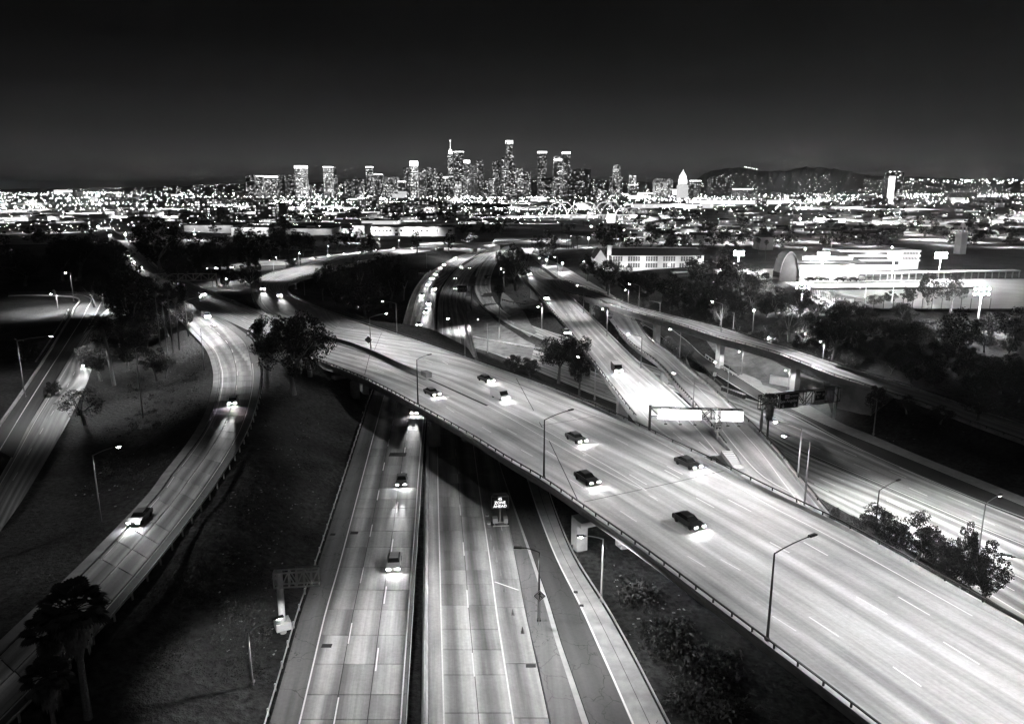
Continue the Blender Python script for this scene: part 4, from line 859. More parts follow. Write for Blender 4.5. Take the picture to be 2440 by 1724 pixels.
for s_, z in (('45', .58), ('ZONE', 0), ('AHEAD', -.58)): text('lettering', s_, .62, 'led', b, Matrix.Translation((0, -.14, z)) @ RX)
MB().box(0, .3, 4.95, 2.2, 1.3, .05).obj('solar_panel', 'glass_dark', t)
c = MB(); c.tube([(0, 0, .04), (0, 0, .72)], [.17, .03], 10); c.box(0, 0, .025, .42, .42, .05); CM = c.mesh('traffic_cone', 'cone'); cs = MB(); cs.tube([(0, 0, .34), (0, 0, .52)], [.105, .065], 10, False); CS = cs.mesh('reflective_band', 'sign_white')
for i, (x, y, lb) in enumerate([(1169,1284,'nearest the message trailer'),(1176,1312,'second in the row from the trailer'),(1183,1337,'third in the row from the trailer'),(1191,1369,'just above the painted cross line'),(1202,1409,'just below the painted cross line'),(1222,1463,'between cross line and lamp shadow'),(1245,1506,'closest to the bottom of the shoulder')]):
    o = mk('traffic_cone', CM, None, unp(x, y, .01), 'traffic cone with pale band on the freeway shoulder, ' + lb, 'traffic cone', 'traffic cones along the shoulder', scale=1.05); mk('reflective_band', CS, o)
for x, y, lb in ((1161, 1236, 'upper striped plastic drum beside the message trailer'), (1165, 1255, 'lower striped plastic drum beside the message trailer')):
    o = mk('traffic_drum', MB().tube([(0, 0, 0), (0, 0, .95)], [.3, .22], 14).mesh('traffic_drum', 'cone'), None, unp(x, y, .01), lb, 'traffic drum', 'drums by the trailer'); MB().tube([(0, 0, .5), (0, 0, .72)], [.27, .255], 14, False).obj('reflective_band', 'sign_white', o)
# crash cushion at the gore and barrels beside the ramp
A = unp(1733, 1086, 7.45); B1 = unp(1758, 1124, 7.45); t = thing('crash_cushion', 'ladder shaped crash cushion in the gore between flyover and ramp', 'crash cushion')
d = (B1 - A).normalized(); n = Vector((-d.y, d.x, 0)); L_ = (B1 - A).length; mb = MB()
for s_ in (-1, 1): mb.beam(A + n * s_ * 1.0 + Vector((0, 0, .6)), B1 + n * s_ * .8 + Vector((0, 0, .6)), .1, .7)
mb.obj('side_rail', 'galv', t)
for i in range(9):
    p = A.lerp(B1, i / 8); q = MB().box(0, 0, .45, .3, 1.8 - i * .03, .85).obj('diaphragm', 'frame_white', t, loc=p, rot=(0, 0, math.atan2(d.y, d.x)))
MB().tube([B1 + d * .3 + Vector((0, 0, 0)), B1 + d * .3 + Vector((0, 0, .95))], .85, 14).obj('nose', 'frame_white', t)
for i in range(10):
    f = i / 9; p = unp(1722 + f * 50, 930 + f * 19, -4.4); o = mk('crash_barrel', MB().tube([(0, 0, 0), (0, 0, 1.1)], [.5, .5], 12).mesh('crash_barrel', 'roof_dark'), None, p, 'dark sand filled crash barrel, number %s from the ramp in the row' % ('one two three four five six seven eight nine ten'.split()[i]), 'crash barrel', 'crash barrels at the end of the guard rail'); MB().tube([(0, 0, 1.1), (0, 0, 1.18)], .56, 12).obj('lid', 'stucco_grey', o)
def rail_px(pts, z, label, m='dark_steel', post=2.0, h=.75, w=.25):
    Q = [gp(x, y, z_) for (x, y), z_ in zip(pts, z)]; t = thing('guard_railing', label, 'guard rail'); mb = MB()
    for a, b in zip(Q[:-1], Q[1:]): mb.beam(a + Vector((0, 0, h)), b + Vector((0, 0, h)), w, .32)
    mb.obj('beam', m, t); sh = MB().box(0, 0, h / 2 - .1, .2, .2, h + .2).mesh('post', m)
    for a, b in zip(Q[:-1], Q[1:]):
        k = max(1, int((b - a).length / post))
        for i in range(k): mk('post', sh, t, loc=a.lerp(b, i / k))
rail_px([(1633,848),(1658,862),(1680,880),(1705,908),(1725,926)], [-2.7,-3,-3.4,-4,-4.4], 'dark guard rail on posts curving along bare ground to the crash barrels')
rail_px([(1681,850),(1710,870),(1735,886),(1756,899)], [-2.7,-3.3,-3.8,-4.2], 'short guard rail on the far side of the dark asphalt ramp', 'galv')
rail_px([(1143,726),(1158,742),(1183,756)], [-2.8,-3.2,-3.6], 'thick dark guard rail at the inside of the curving ramp', post=1.2, w=.5)
rail_px([(1197,716),(1215,722),(1240,726),(1252,728)], [-2,-2,-2,-2], 'dark low rail on the bank behind the fan palm', w=.5)
rail_px([(1290,832),(1250,826),(1210,818),(1150,808),(1128,803)], [-6.8,-6.8,-6.8,-6.8,-6.8], 'kerb rail along the sunken road', 'concrete', h=.3, w=.4)
# wall along the right side of the lower freeway beyond the overpass
r = R['D2']; a = r.near(unp(1105, 725, 0))[0]; z = r.near(unp(1128, 850, 0))[0]; b = thing('retaining_wall', 'dark concrete wall along the lower freeway beyond the overpass', 'wall')
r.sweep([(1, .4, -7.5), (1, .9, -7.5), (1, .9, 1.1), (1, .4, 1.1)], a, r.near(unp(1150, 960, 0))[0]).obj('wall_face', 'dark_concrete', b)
# slope wall under the flyovers
for pts, z, lb, hgt in (((((1835, 905), (1905, 918))), -3.5, 'low pale wall on the slope beneath the long flyover', 1.6), (((1265, 722), (1283, 728)), -4, 'concrete abutment wall below the central flyover', 7.5), (((1210, 858), (1235, 872)), -6.5, 'small concrete block beside the trees', 1.2)):
    A, B1 = [gp(x, y, z) for x, y in pts]; t = thing('slope_wall', lb, 'wall'); MB().beam(A + Vector((0, 0, hgt / 2 - .5)), B1 + Vector((0, 0, hgt / 2 - .5)), .6, hgt + 1).obj('wall_face', 'pale_concrete', t)
# ================================================================== cars
def make_car(k):
    t = mk('car', None)
    Lh, Wd = 2.3, .92
    def prof(pts, w, taper=0):
        mb = MB(); n = len(pts)
        for s in (-1, 1):
            for x, z in pts: mb.v.append((x, s * (w - taper * max(0, z - .9)), z))
        for i in range(n): mb.f.append((i, (i + 1) % n, n + (i + 1) % n, n + i))
        mb.f.append(tuple(range(n - 1, -1, -1))); mb.f.append(tuple(range(n, 2 * n))); return mb
    if k == 2:       # delivery van
        prof([(-2.5, .3), (2.3, .28), (2.4, .55), (2.3, .95), (1.75, 1.1), (1.2, 1.95), (-2.45, 2.0), (-2.5, .5)], Wd + .04).obj('body', 'paintwork0', t)
        prof([(1.78, 1.12), (1.3, 1.84), (1.2, 1.84), (1.2, 1.1)], .9).obj('window_glass', 'glass_dark', t)
    else: prof([(-2.25, .3), (2.2, .28), (2.3, .5), (2.25, .72), (1.2, .92), (-2.1, .98), (-2.3, .8), (-2.3, .45)], Wd).obj('body', 'paintwork%d' % k, t)
    if k != 2: prof([(1.0, .93), (.35, 1.36), (-1.1, 1.40), (-1.95, .97)], .80, .35).obj('window_glass', 'glass_dark', t)
    if k != 2: prof([(.45, 1.33), (.3, 1.42), (-1.1, 1.45), (-1.25, 1.38)], .78, .35).obj('roof', 'paintwork%d' % k, t)
    wh = MB().tube([(0, -.11, 0), (0, .11, 0)], .33, 14).mesh('wheel', 'rubber')
    for x in (-1.4, 1.42):
        for y in (-.84, .84): mk('wheel', wh, t, loc=(x, y, .33))
    hl = MB().box(0, 0, 0, .14, .38, .16).mesh('headlight', 'headlight_glass'); tl = MB().box(0, 0, 0, .1, .36, .14).mesh('taillight', 'tail_glass')
    for y in (-.62, .62): mk('headlight', hl, t, loc=(2.4 if k == 2 else 2.26, y, .62)); mk('taillight', tl, t, loc=(-2.5 if k == 2 else -2.28, y, .75))
    return t
bpy.context.view_layer.update()
CARS = []
for k in range(4): CARS.append(make_car(k))
for c_ in CARS: reg(c_)
HB = bpy.data.lights.new('headlight_beam', 'SPOT'); HB.energy = 9000; HB.spot_size = math.radians(10); HB.spot_blend = .9; HB.shadow_soft_size = .08
used = set(); NC = 0; NTH = 'first second third fourth fifth sixth seventh eighth ninth tenth eleventh twelfth thirteenth fourteenth fifteenth sixteenth'.split()
tone = ['silver car', 'black car', 'pale van', 'charcoal car']
def car(k, x, y, z, sgn, label, ci=None, beam=1.0, reach=23):
    global NC
    ci = RN.randrange(4) if ci is None else ci; r = R[k]; d, u = r.near(unp(x, y, z)); p = r.at(d, u, 0, .02); t = r.dir(d) * sgn; rz = math.atan2(t.y, t.x)
    if ci not in used: o = CARS[ci]; used.add(ci); o.location = p; o.rotation_euler = (0, 0, rz)
    else: o = copy_tree(CARS[ci], loc=p, rz=rz)
    o['label'] = tone[ci] + ', headlights on, ' + label; o['category'] = 'van' if ci == 2 else 'car'; o['group'] = 'cars driving on the freeways'
    if beam:
        for s in (-.62, .62):
            b = bpy.data.objects.new('headlight_beam', HB); COL.objects.link(b); b.parent = o; b.location = (2.6, s, .66); b.rotation_euler = Vector((reach, 0, -.62)).to_track_quat('-Z', 'Y').to_euler()
    return o
for a in [
 ('deck',1030,940,7.5,1,'on the near overpass lanes beside the end of the median slot'),
 ('deck',1158,908,7.5,1,'on the overpass beside the tree side rail'),
 ('deck',1190,948,7.5,1,'in the middle overpass lanes above the second lamp'),
 ('deck',1372,1050,7.5,1,'at the centre of the overpass past the joints'),
 ('deck',1400,1148,7.5,1,'near the overpass rail just past the middle lamp'),
 ('deck',1640,1250,7.5,1,'in the overpass lanes left of the tall right lamp'),
 ('deck',1640,1112,7.5,1,'on the far overpass lanes beside the crash cushion'),
 ('C',556,962,6,1,'on the slab ramp at the outside of the bend'),
 ('C',338,1240,5,1,'on the lower straight of the slab ramp'),
 ('C',492,757,7.3,1,'entering the slab ramp from the freeway'),
 ('D1',986,984,0,1,'just emerging from under the overpass'),
 ('D1',958,1150,0,1,'on the lower freeway beside the dark median'),
 ('D1',940,1345,0,1,'nearest the camera on the lower freeway'),
 ('K1',205,872,2,1,'on the bright carriageway at the left edge'),
 ('K1',285,740,2.3,1,'upper one on the carriageway at the left edge'),
 ('M',480,703,7.5,1,'beside the barrier of the upper left freeway'),
 ('B',625,690,8.3,1,'at the outside of the curved flyover bend'),
 ('B',665,705,8.3,1,'at the inside of the curved flyover bend'),
 ('F',1300,712,7.4,1,'upper one on the central flyover'),
 ('F',1350,795,7.4,1,'half way down the central flyover'),
 ('F',1470,885,7.4,1,'lowest one on the central flyover with glaring lights'),
 ('F',1262,655,6.9,1,'at the top of the central flyover')]: car(*a)
for k, lst, z in (('D1', [(1085,618),(1060,632),(1050,640),(1040,655),(1030,665),(1020,680),(1035,690),(1005,705),(1020,725),(1015,745),(1000,775)], 0), ('D2', [(1100,640),(1085,665),(1120,640),(1085,690)], 0), ('M', [(262,560),(268,575),(285,590),(292,600),(305,612),(318,628),(335,640)], 7.2)):
    for i, (x, y) in enumerate(lst): car(k, x, y, z, 1 if k != 'D2' else -1, {'D1': 'in the far dense stream', 'D2': 'on the far right carriageway', 'M': 'on the upper left freeway'}[k] + ', ' + NTH[i] + ' from its far end', beam=1, reach=22)
# ================================================================== trees
def leaf_cloud(seed, blobs, per, leaf, shape='round', drop=0.0):
    R_ = random.Random(seed); mb = MB(); cs = []
    for i in range(blobs):
        while True:
            x, y, z = R_.uniform(-1, 1), R_.uniform(-1, 1), R_.uniform(-1, 1); q = x * x + y * y + z * z
            if q < 1 and (q > .25 or R_.random() < .25): break
        if shape == 'tall': z = z * 1.0; w = 1 - .35 * max(0, z); x *= w; y *= w
        if shape == 'dome': z = abs(z) * 1.3 - .45
        cs.append((x * .82, y * .82, z * .85, R_.uniform(.16, .34) if shape != 'dome' else R_.uniform(.25, .4)))
    for cx, cy_, cz, r in cs:
        for k in range(per):
            u = R_.uniform(-1, 1); a = R_.uniform(0, 2 * PI); s = math.sqrt(1 - u * u); rr = r * R_.uniform(.45, 1.05) ** .6
            p = Vector((cx + rr * s * math.cos(a), cy_ + rr * s * math.sin(a), cz + rr * u * .8))
            d1 = Vector((R_.gauss(0, 1), R_.gauss(0, 1), R_.gauss(0, .7) - drop)).normalized(); d2 = d1.cross(Vector((R_.gauss(0, 1), R_.gauss(0, 1), R_.gauss(0, 1)))).normalized()
            L = leaf * R_.uniform(.6, 1.3); w = L * .42; n = len(mb.v)
            mb.v += [tuple(p - d1 * L), tuple(p + d2 * w), tuple(p + d1 * L), tuple(p - d2 * w)]; mb.f.append((n, n + 1, n + 2, n + 3))
    return mb, cs
def trunk_mesh(seed, cs, m='bark', thick=.085):
    """unit trunk: ground at z=0, crown centre at z=1, crown radius about .55"""
    R_ = random.Random(seed); mb = MB(); b = Vector((R_.uniform(-.06, .06), R_.uniform(-.06, .06), .42))
    mb.tube([(0, 0, -.04), (b.x * .3, b.y * .3, .2), tuple(b)], [thick * .55, thick * .42, thick * .34], 8)
    for c in sorted(cs, key=lambda c: -c[3])[:7]:
        e = Vector((c[0] * .52, c[1] * .52, 1 + c[2] * .42)); mid = b.lerp(e, .5) + Vector((R_.uniform(-.05, .05), R_.uniform(-.05, .05), .03))
        mb.tube([tuple(b), tuple(mid), tuple(e)], [thick * .26, thick * .16, thick * .05], 5, False)
    return mb.mesh('trunk', m)
KIND = {}
for nm, sd, bl, per, lf, sh, m, bk in [('round', 1, 40, 190, .042, 'round', 'leaf', 'bark'), ('round2', 2, 36, 200, .042, 'round', 'leaf_dark', 'bark'), ('tall', 3, 36, 180, .042, 'tall', 'leaf', 'pale_bark'), ('tall2', 4, 30, 190, .042, 'tall', 'leaf', 'pale_bark'),
   ('dome', 5, 36, 230, .034, 'dome', 'leaf_dark', 'bark'), ('sparse', 6, 30, 80, .04, 'round', 'leaf_pale', 'pale_bark'), ('far', 7, 16, 34, .11, 'round', 'leaf_dark', 'bark'), ('far2', 8, 14, 36, .11, 'tall', 'leaf', 'bark')]:
    mb, cs = leaf_cloud(sd, bl, per, lf, sh, .8 if sh == 'tall' else 0); KIND[nm] = (mb.mesh('crown', m), trunk_mesh(sd + 50, cs, bk))
def tree(x, y, z, ty, wpx, kind, label, group='trees around the interchange', cat='tree', P=None, name=None, low=.18):
    P = P or gp(x, y, z); ht = max(1.5, ztop(P, ty) - P.z); rad = wpx / 2 * mpp(P) * 1.06; cr_, tr = KIND[kind]
    zc0 = ht * low; hz = (ht - zc0) / 2
    t = mk(name or {'tall': 'eucalyptus_tree', 'tall2': 'eucalyptus_tree'}.get(kind, 'broadleaf_tree'), None, None, P, label, cat, group, rot=(0, 0, RN.uniform(0, 6.28)))
    mk('trunk', tr, t, scale=(rad / .55, rad / .55, ht * .62)); mk('crown', cr_, t, loc=(0, 0, zc0 + hz), scale=(rad, rad, hz)); return t
NEAR_TREES = [
 (739,893,6.2,732,135,'tall','tall eucalyptus beside the overpass abutment, right trunk of the near group'),(700,936,5.5,745,150,'tall2','leaning eucalyptus beside the slab ramp, left trunk of the near group'),(640,880,6,742,95,'round','shorter leafy tree on the left side of the near eucalyptus group'),
 (385,655,6.5,513,125,'round2','big dark tree right of the upper left freeway'),(330,812,4.5,623,125,'round2','big dark tree in front of the upper left freeway'),(190,665,4,548,115,'dome','wide dark tree at the upper left beside the slip road'),(270,672,4.5,560,95,'round','dark tree between slip road and upper left freeway'),(150,668,4,570,70,'round2','dark tree at the left edge above the slip road'),
 (240,905,3.5,792,100,'round2','dense round tree below the date palm'),(203,1010,2.5,915,108,'sparse','open branched small tree at the left edge'),(350,830,4,735,85,'round','dark tree behind the leaning lamp pole'),(400,800,5,720,70,'round2','dark tree under the fan palm group'),
 (330,865,3.5,770,70,'dome','dense low tree beside the leaning pole'),(285,830,3.5,735,75,'round2','dark tree above the date palm'),(445,790,6,700,48,'round2','small dark tree behind the fan palms'),(395,900,4.8,835,50,'dome','rounded bush tree beside the drain gutter'),
 (2040,1275,-4.8,1225,50,'round','bush tree at the left end of the row behind the rail'),(2130,1325,-4.6,1240,80,'round2','bushy dark tree second in the row behind the rail'),(2235,1380,-4.5,1262,80,'dome','low dense tree in the row behind the rail'),(2300,1430,-4.4,1290,90,'round2','dark tree near the right end of the row behind the rail'),
 (290,765,3.5,640,92,'round2','dark tree at the left of the clump between the two left roads'),(352,775,5,648,104,'round','dark tree in the middle of the clump between the two left roads'),(305,880,3.5,795,84,'round2','low dark tree right of the date palm'),(372,905,4.6,820,64,'round','low dark tree below the fan palm group'),(420,745,6.5,655,60,'round2','dark tree between gantry and fan palm group'),(225,730,3,640,70,'dome','dark tree at the top of the slip road curve'),
 (470,660,5,556,90,'round2','dark tree right of the starry lamp behind the gantry'),(525,655,5,553,95,'round','dark tree in the row beyond the gantry, middle'),(590,650,4,555,85,'round2','dark tree in the row beyond the gantry, right'),(597,702,3.5,602,60,'tall','tree standing just left of the curved flyover bend'),(430,690,5,600,80,'round','dark tree directly behind the sign gantry'),
 (545,700,3,620,50,'tall2','slender tree left of the curved flyover'),(800,745,-1,617,78,'round','tree inside the curved flyover, leftmost of the grove'),(850,740,-2,607,85,'tall','tall tree in the grove inside the curved flyover'),(872,768,-3.5,652,112,'round','large foreground tree of the grove inside the curved flyover'),(930,735,-3,603,82,'round2','dark tree at the right of the grove'),(962,720,-2,600,52,'tall2','slim tree at the edge of the grove by the lower freeway'),(770,720,0,630,50,'round','small tree in the grove near the flyover pier'),(905,700,0,600,70,'round2','dark tree at the back of the grove'),(700,660,0,600,42,'round','tree between flyover and distant freeway'),
 (994,603,None,545,36,'far2','tree standing alone above the distant freeway'),(1070,604,None,545,36,'far','dark tree beside the distant overpass'),(1118,590,None,553,44,'far','wide dark tree left of the pale overpass'),
 (1228,690,3,576,78,'tall','tall leafy tree left of the central flyover top'),(1190,655,1,592,26,'round','small tree on the left side of the flyover tree'),(1305,628,3,545,58,'round2','dark tree right of the central flyover top'),(1275,600,2,560,24,'far','small tree near the pale overpass'),
 (1331,910,-5.2,779,104,'dome','large round dark tree between sunken road and central flyover'),(1380,938,-5,792,62,'round','paler tree right of the large round one by the flyover'),(1225,893,-4.5,842,50,'round','bushy shrub tree beside the overpass rail, left'),(1262,900,-5,850,52,'round','bushy shrub tree beside the overpass rail, right'),
 (1430,788,-2,725,56,'round','tree under the edge of the long flyover'),(1385,762,-1,706,38,'round2','small dark tree between the two flyovers'),(1460,830,-5,782,34,'round2','low dark bush tree beneath the ramp bridge'),(1590,852,-3,799,52,'round2','dark tree beside the narrow ramp, left'),(1632,864,-3.5,815,42,'round','small tree at the start of the guard rail'),
 (1450,700,4,612,82,'round','tree on the slope in front of the school, leftmost'),(1400,668,4,602,50,'round2','tree beside the ground level road below the school'),(1495,712,4,632,72,'round2','dark tree on the slope in front of the school'),(1545,716,4,640,72,'round','tree below the middle of the school'),(1600,724,4.5,650,72,'round2','dark tree below the right end of the school'),(1655,738,4.5,664,62,'round','tree right of the school on the dark slope'),(1705,748,5,658,72,'round2','dark tree on the slope below the playground'),(1770,700,7,618,92,'sparse','large pale leafy tree beside the sports hall'),(1800,742,5,640,82,'round','tree between sports hall and long flyover'),(1850,760,5,682,72,'round2','dark tree above the long flyover'),(1905,770,6,672,62,'round','tree below the bright floodlight'),
 (1715,785,5,705,40,'sparse','thin bare tree with pale trunks above the long flyover'),(1880,812,5,722,62,'sparse','leaning pale tree on the dark slope'),(1985,855,6,744,112,'dome','large round black tree below the sports field'),(2028,815,7,748,52,'dome','smaller round black tree beside the large one'),(2150,842,6.5,745,104,'dome','large dark tree below the right end of the field'),(2145,765,8,712,50,'dome','round dark shrub tree at the field corner'),(2085,862,6,795,42,'round','small tree in the haze below the black trees'),
 (2280,850,6.5,732,104,'round2','big dark tree at the right edge'),(2210,735,8.5,642,56,'tall','tall tree in front of the bright field'),(2265,742,8.5,645,64,'tall2','tall pale tree at the right end of the field'),(2163,728,8.5,680,38,'round','tree before the bright running track'),(2083,732,8.5,700,46,'round','low dark tree at the lower field fence'),(2120,725,8.5,692,34,'round2','small tree beside the field fence'),(1972,712,8.5,686,32,'sparse','light shrub tree inside the field fence'),
 (2085,998,-2,912,50,'round','tree in front of the long flyover abutment'),(2160,985,4,940,52,'round2','dark tree at the far end of the long flyover'),(2240,1010,4,965,60,'round2','dark tree beside the road beyond the long flyover'),
 (2085,1294,-4.6,1202,96,'round','bushy tree rising behind the overpass rail around a lamp'),(2180,1348,-4.5,1216,112,'round2','large bushy tree behind the overpass rail at right'),(2285,1412,-4.5,1236,62,'tall','taller tree with gaps at the right edge behind the rail'),(2240,1405,-4.5,1285,92,'round','dark tree in the row behind the rail, third'),(2340,1450,-4,1285,90,'round2','dark tree behind the rail beyond the right edge'),(1990,1245,-5,1206,24,'round','small bush where the ramp rail meets the overpass'),
 (2330,1000,3,930,90,'round2','dark tree mass at the right edge above the freeway'),(2420,820,7,730,120,'round2','dark tree beyond the right edge'),(60,680,3,590,110,'round2','dark tree beyond the left edge'),(60,880,-1,800,80,'round','dark tree below the slip road beyond the left edge'),(130,950,1,905,40,'round','small tree beside the left carriageway')]
for a in NEAR_TREES: tree(*a)
# dark wooded slope on the right and other copses: many crowns that can be told apart
REL = []
for i in range(150):
    x = RN.uniform(1500, 2440); f = (x - 1500) / 940; y = RN.uniform(700 + 100 * f, 770 + 200 * f); ext = RN.uniform(35, 70)
    if 1990 < x < 2320 and y < 760: continue
    kd = RN.choice(['round', 'round2', 'round2', 'dome', 'sparse']); REL.append((tree(x, y, None, y - ext * RN.uniform(.75, 1.1), ext, kd, 'x', 'trees of the wooded slope', low=.08), x, y, {'dome': 'dense rounded dark tree', 'sparse': 'thin open branched tree'}.get(kd, 'leafy dark tree') + ' on wooded slope'))
# fan palms
def fan_crown(seed, n=36):
    R_ = random.Random(seed); mb = MB()
    for i in range(n):
        az = i * 2.4 + R_.uniform(-.2, .2); el = math.radians(78 - 105 * (i / n) + R_.uniform(-8, 8)); d = Vector((math.cos(az) * math.cos(el), math.sin(az) * math.cos(el), math.sin(el)))
        pl = R_.uniform(.45, .6); s = Vector((-math.sin(az), math.cos(az), 0)); up = d.cross(s)
        c = d * pl; mb.beam((0, 0, 0), tuple(c), .022)
        for k in range(13):
            a = (k - 6) / 6 * 1.25; v = d * math.cos(a) + s * math.sin(a); L = .55 * (1 - .25 * abs(a)); tip = c + v * L + Vector((0, 0, -.16 * L * L * 4)); w = (s * math.cos(a) - d * math.sin(a)) * .085
            m_ = c + v * L * .55; q = len(mb.v); mb.v += [tuple(c), tuple(m_ + w), tuple(tip), tuple(m_ - w)]; mb.f.append((q, q + 1, q + 2, q + 3))
    return mb.mesh('fronds', 'frond')
def skirt(seed, n=220, L=.9):
    R_ = random.Random(seed); mb = MB()
    for i in range(n):
        az = R_.uniform(0, 2 * PI); z0 = R_.uniform(-.85, .0) * 1.1; r = .36 * (1 + z0 * .55) + R_.uniform(-.06, .06); p = Vector((math.cos(az) * r * .5, math.sin(az) * r * .5, z0)); e = Vector((math.cos(az) * (r + .12), math.sin(az) * (r + .12), z0 - R_.uniform(.35, .6)))
        s = Vector((-math.sin(az), math.cos(az), 0)) * .06; m_ = p.lerp(e, .5) + Vector((math.cos(az), math.sin(az), 0)) * .12; q = len(mb.v); mb.v += [tuple(p), tuple(m_ + s), tuple(e), tuple(m_ - s)]; mb.f.append((q, q + 1, q + 2, q + 3))
    return mb.mesh('dead_frond_skirt', 'skirt')
FC = [fan_crown(i) for i in range(3)]; SKM = skirt(1)
def palm(bx, by, z, cy_, wpx, label, sk=1.0, lean=(0, 0), P=None):
    P = P or gp(bx, by, z); zc = ztop(P, cy_); s = wpx / 2 * mpp(P); h = zc - P.z
    t = mk('fan_palm', None, None, P, label, 'palm tree', 'palms around the interchange', rot=(0, 0, RN.uniform(0, 6)))
    lx, ly = lean[0] * h, lean[1] * h; th = max(.14, s * .1)
    MB().tube([(0, 0, -.3), (lx * .3, ly * .3, h * .4), (lx, ly, h)], [th * 1.35, th, th * .8], 9).obj('trunk', 'bark', t)
    mk('fronds', FC[RN.randrange(3)], t, loc=(lx, ly, h), scale=s); 
    if sk: mk('dead_frond_skirt', SKM, t, loc=(lx, ly, h), scale=(s, s, s * sk))
for a in [(1190,804,-4.5,690,30,'lone fan palm with long thin trunk on the bare ground by the curving ramp',.9),(1640,990,-5.5,908,44,'bushy fan palm between central flyover and narrow ramp',1.6),(1827,1056,-5.4,955,44,'fan palm with shaggy skirt in front of the dark sign gantry',1.6),
  (385,850,4.5,692,26,'fan palm of the left group, leftmost crown',.8),(413,842,5,688,30,'fan palm of the left group, tallest crown',.8),(428,835,5.2,704,30,'fan palm of the left group beside the ramp',.9),(400,855,4.8,712,26,'fan palm of the left group, lowest crown',.8),
  (215,1740,1,1452,160,'huge fan palm crown close to the camera at the lower left corner',1.0),(150,1720,1,1500,120,'second big fan palm crown at the lower left corner',1.2),(140,1800,1,1610,110,'lowest fan palm crown below the corner palms',1.2),
  (1350,592,None,537,11,'distant fan palm in the row by the pale overpass, first',.8),(1355,593,None,545,10,'distant fan palm in the row by the pale overpass, second',.8),(1361,592,None,536,12,'distant fan palm in the row by the pale overpass, third',.8),(1367,591,None,539,11,'distant fan palm in the row by the pale overpass, fourth',.8),(1376,595,None,565,12,'shorter distant fan palm right of the row',.9),(1338,590,None,534,11,'distant fan palm left of the row',.8),(1391,560,0,532,10,'distant fan palm above the viaduct, left',.8),(1399,560,0,531,10,'distant fan palm above the viaduct, right',.8),
  (1803,602,None,571,12,'fan palm behind the sports hall, left one',.8),(1807,604,None,573,11,'fan palm behind the sports hall, middle one',.8),(1823,622,None,577,13,'fan palm in front of the sports hall wing',.8)]: palm(*a)
# date palm
mb = MB(); R_ = random.Random(5)
for i in range(64):
    az = i * 2.39996; el = math.radians(80 - 95 * i / 64); d = Vector((math.cos(az), math.sin(az), 0)); pts = []; p = Vector((0, 0, 0)); e = el
    for k in range(7): pts.append(p.copy()); p = p + (d * math.cos(e) + Vector((0, 0, math.sin(e)))) * .17; e -= .20
    mb.tube(pts, [.012] * 6 + [.005], 3, False); s = Vector((-math.sin(az), math.cos(az), 0))
    for k in range(1, 7):
        for j in range(3):
            b = pts[k - 1].lerp(pts[k], j / 3); fw = (pts[k] - pts[k - 1]).normalized()
            for sg in (-1, 1): tip = b + s * sg * .17 + fw * .08 + Vector((0, 0, -.05)); w = fw * .014; q = len(mb.v); mb.v += [tuple(b - w), tuple(tip), tuple(b + w)]; mb.f.append((q, q + 1, q + 2))
P = gp(272, 915, 3.5); zc = ztop(P, 778); s = 42 * mpp(P); t = thing('date_palm', 'date palm with arching feather fronds beside the left carriageway', 'palm tree', P)
mb.obj('fronds', 'frond', t, loc=(-1.2, 0, zc - P.z), scale=s); MB().tube([(0, 0, -.3), (-.5, 0, (zc - P.z) * .5), (-1.2, 0, zc - P.z)], [.45, .38, .42], 10).obj('trunk', 'bark', t)
# weeds on the slopes
MIDS = [(((R[k].a + R[k].b) / 2)[:, :2], R[k].w / 2 + 1.2) for k in ('C', 'D1', 'D2', 'E', 'K1', 'K2', 'M', 'N', 'J', 'P', 'A', 'S')]
def on_road(p): return any(bool(((((m - np.array((p[0], p[1]))) ** 2).sum(1)) ** .5 < w).any()) for m, w in MIDS)
def weeds(name, label, regions, n, size, m, kmesh):
    mb = MB(); R_ = random.Random(9)
    src = KIND[kmesh][0]
    for (x0, y0, x1, y1, z, dens) in regions:
        for i in range(int(n * dens)):
            x, y = R_.uniform(x0, x1), R_.uniform(y0, y1); p = gp(x, y, z if z is not None else None); g = G1(p)
            if on_road(p): continue
            s = size * R_.uniform(.4, 1.3)
            for k in range(26):
                u = Vector((R_.gauss(0, .5), R_.gauss(0, .5), abs(R_.gauss(0, .45)))) * s; d1 = Vector((R_.gauss(0, 1), R_.gauss(0, 1), R_.gauss(.4, .8))).normalized(); d2 = d1.cross(Vector((R_.gauss(0, 1), 1, 0))).normalized(); L = s * .16
                c = Vector((p.x, p.y, g)) + u; q = len(mb.v); mb.v += [tuple(c - d1 * L), tuple(c + d2 * L * .5), tuple(c + d1 * L), tuple(c - d2 * L * .5)]; mb.f.append((q, q + 1, q + 2, q + 3))
    o = mb.obj(name, m, kind='stuff', label=label)
weeds('shrubbery', 'scrubby bushes on the dark slope below the overpass', [(1490,1395,1560,1450,.2,.5),(1545,1480,1640,1560,.2,.8),(1600,1540,1760,1700,.2,1.4),(1430,1330,1460,1360,.2,.06)], 60, 1.6, 'leaf', 'round')
weeds('undergrowth', 'low scrub and weeds on the dark slopes', [(300,850,480,1000,4.6,1),(560,960,740,1250,3,1.6),(520,1200,640,1560,2,1),(150,1000,420,1200,3,1),(350,1350,640,1600,2,1.5),(800,660,960,800,-4,1),(1200,640,1260,760,0,.5),(1960,950,2300,1050,-3,1),(1150,840,1290,900,-5,.6),(1290,880,1420,960,-5,.6),(128,600,300,690,4,.6)], 170, .75, 'leaf', 'round')
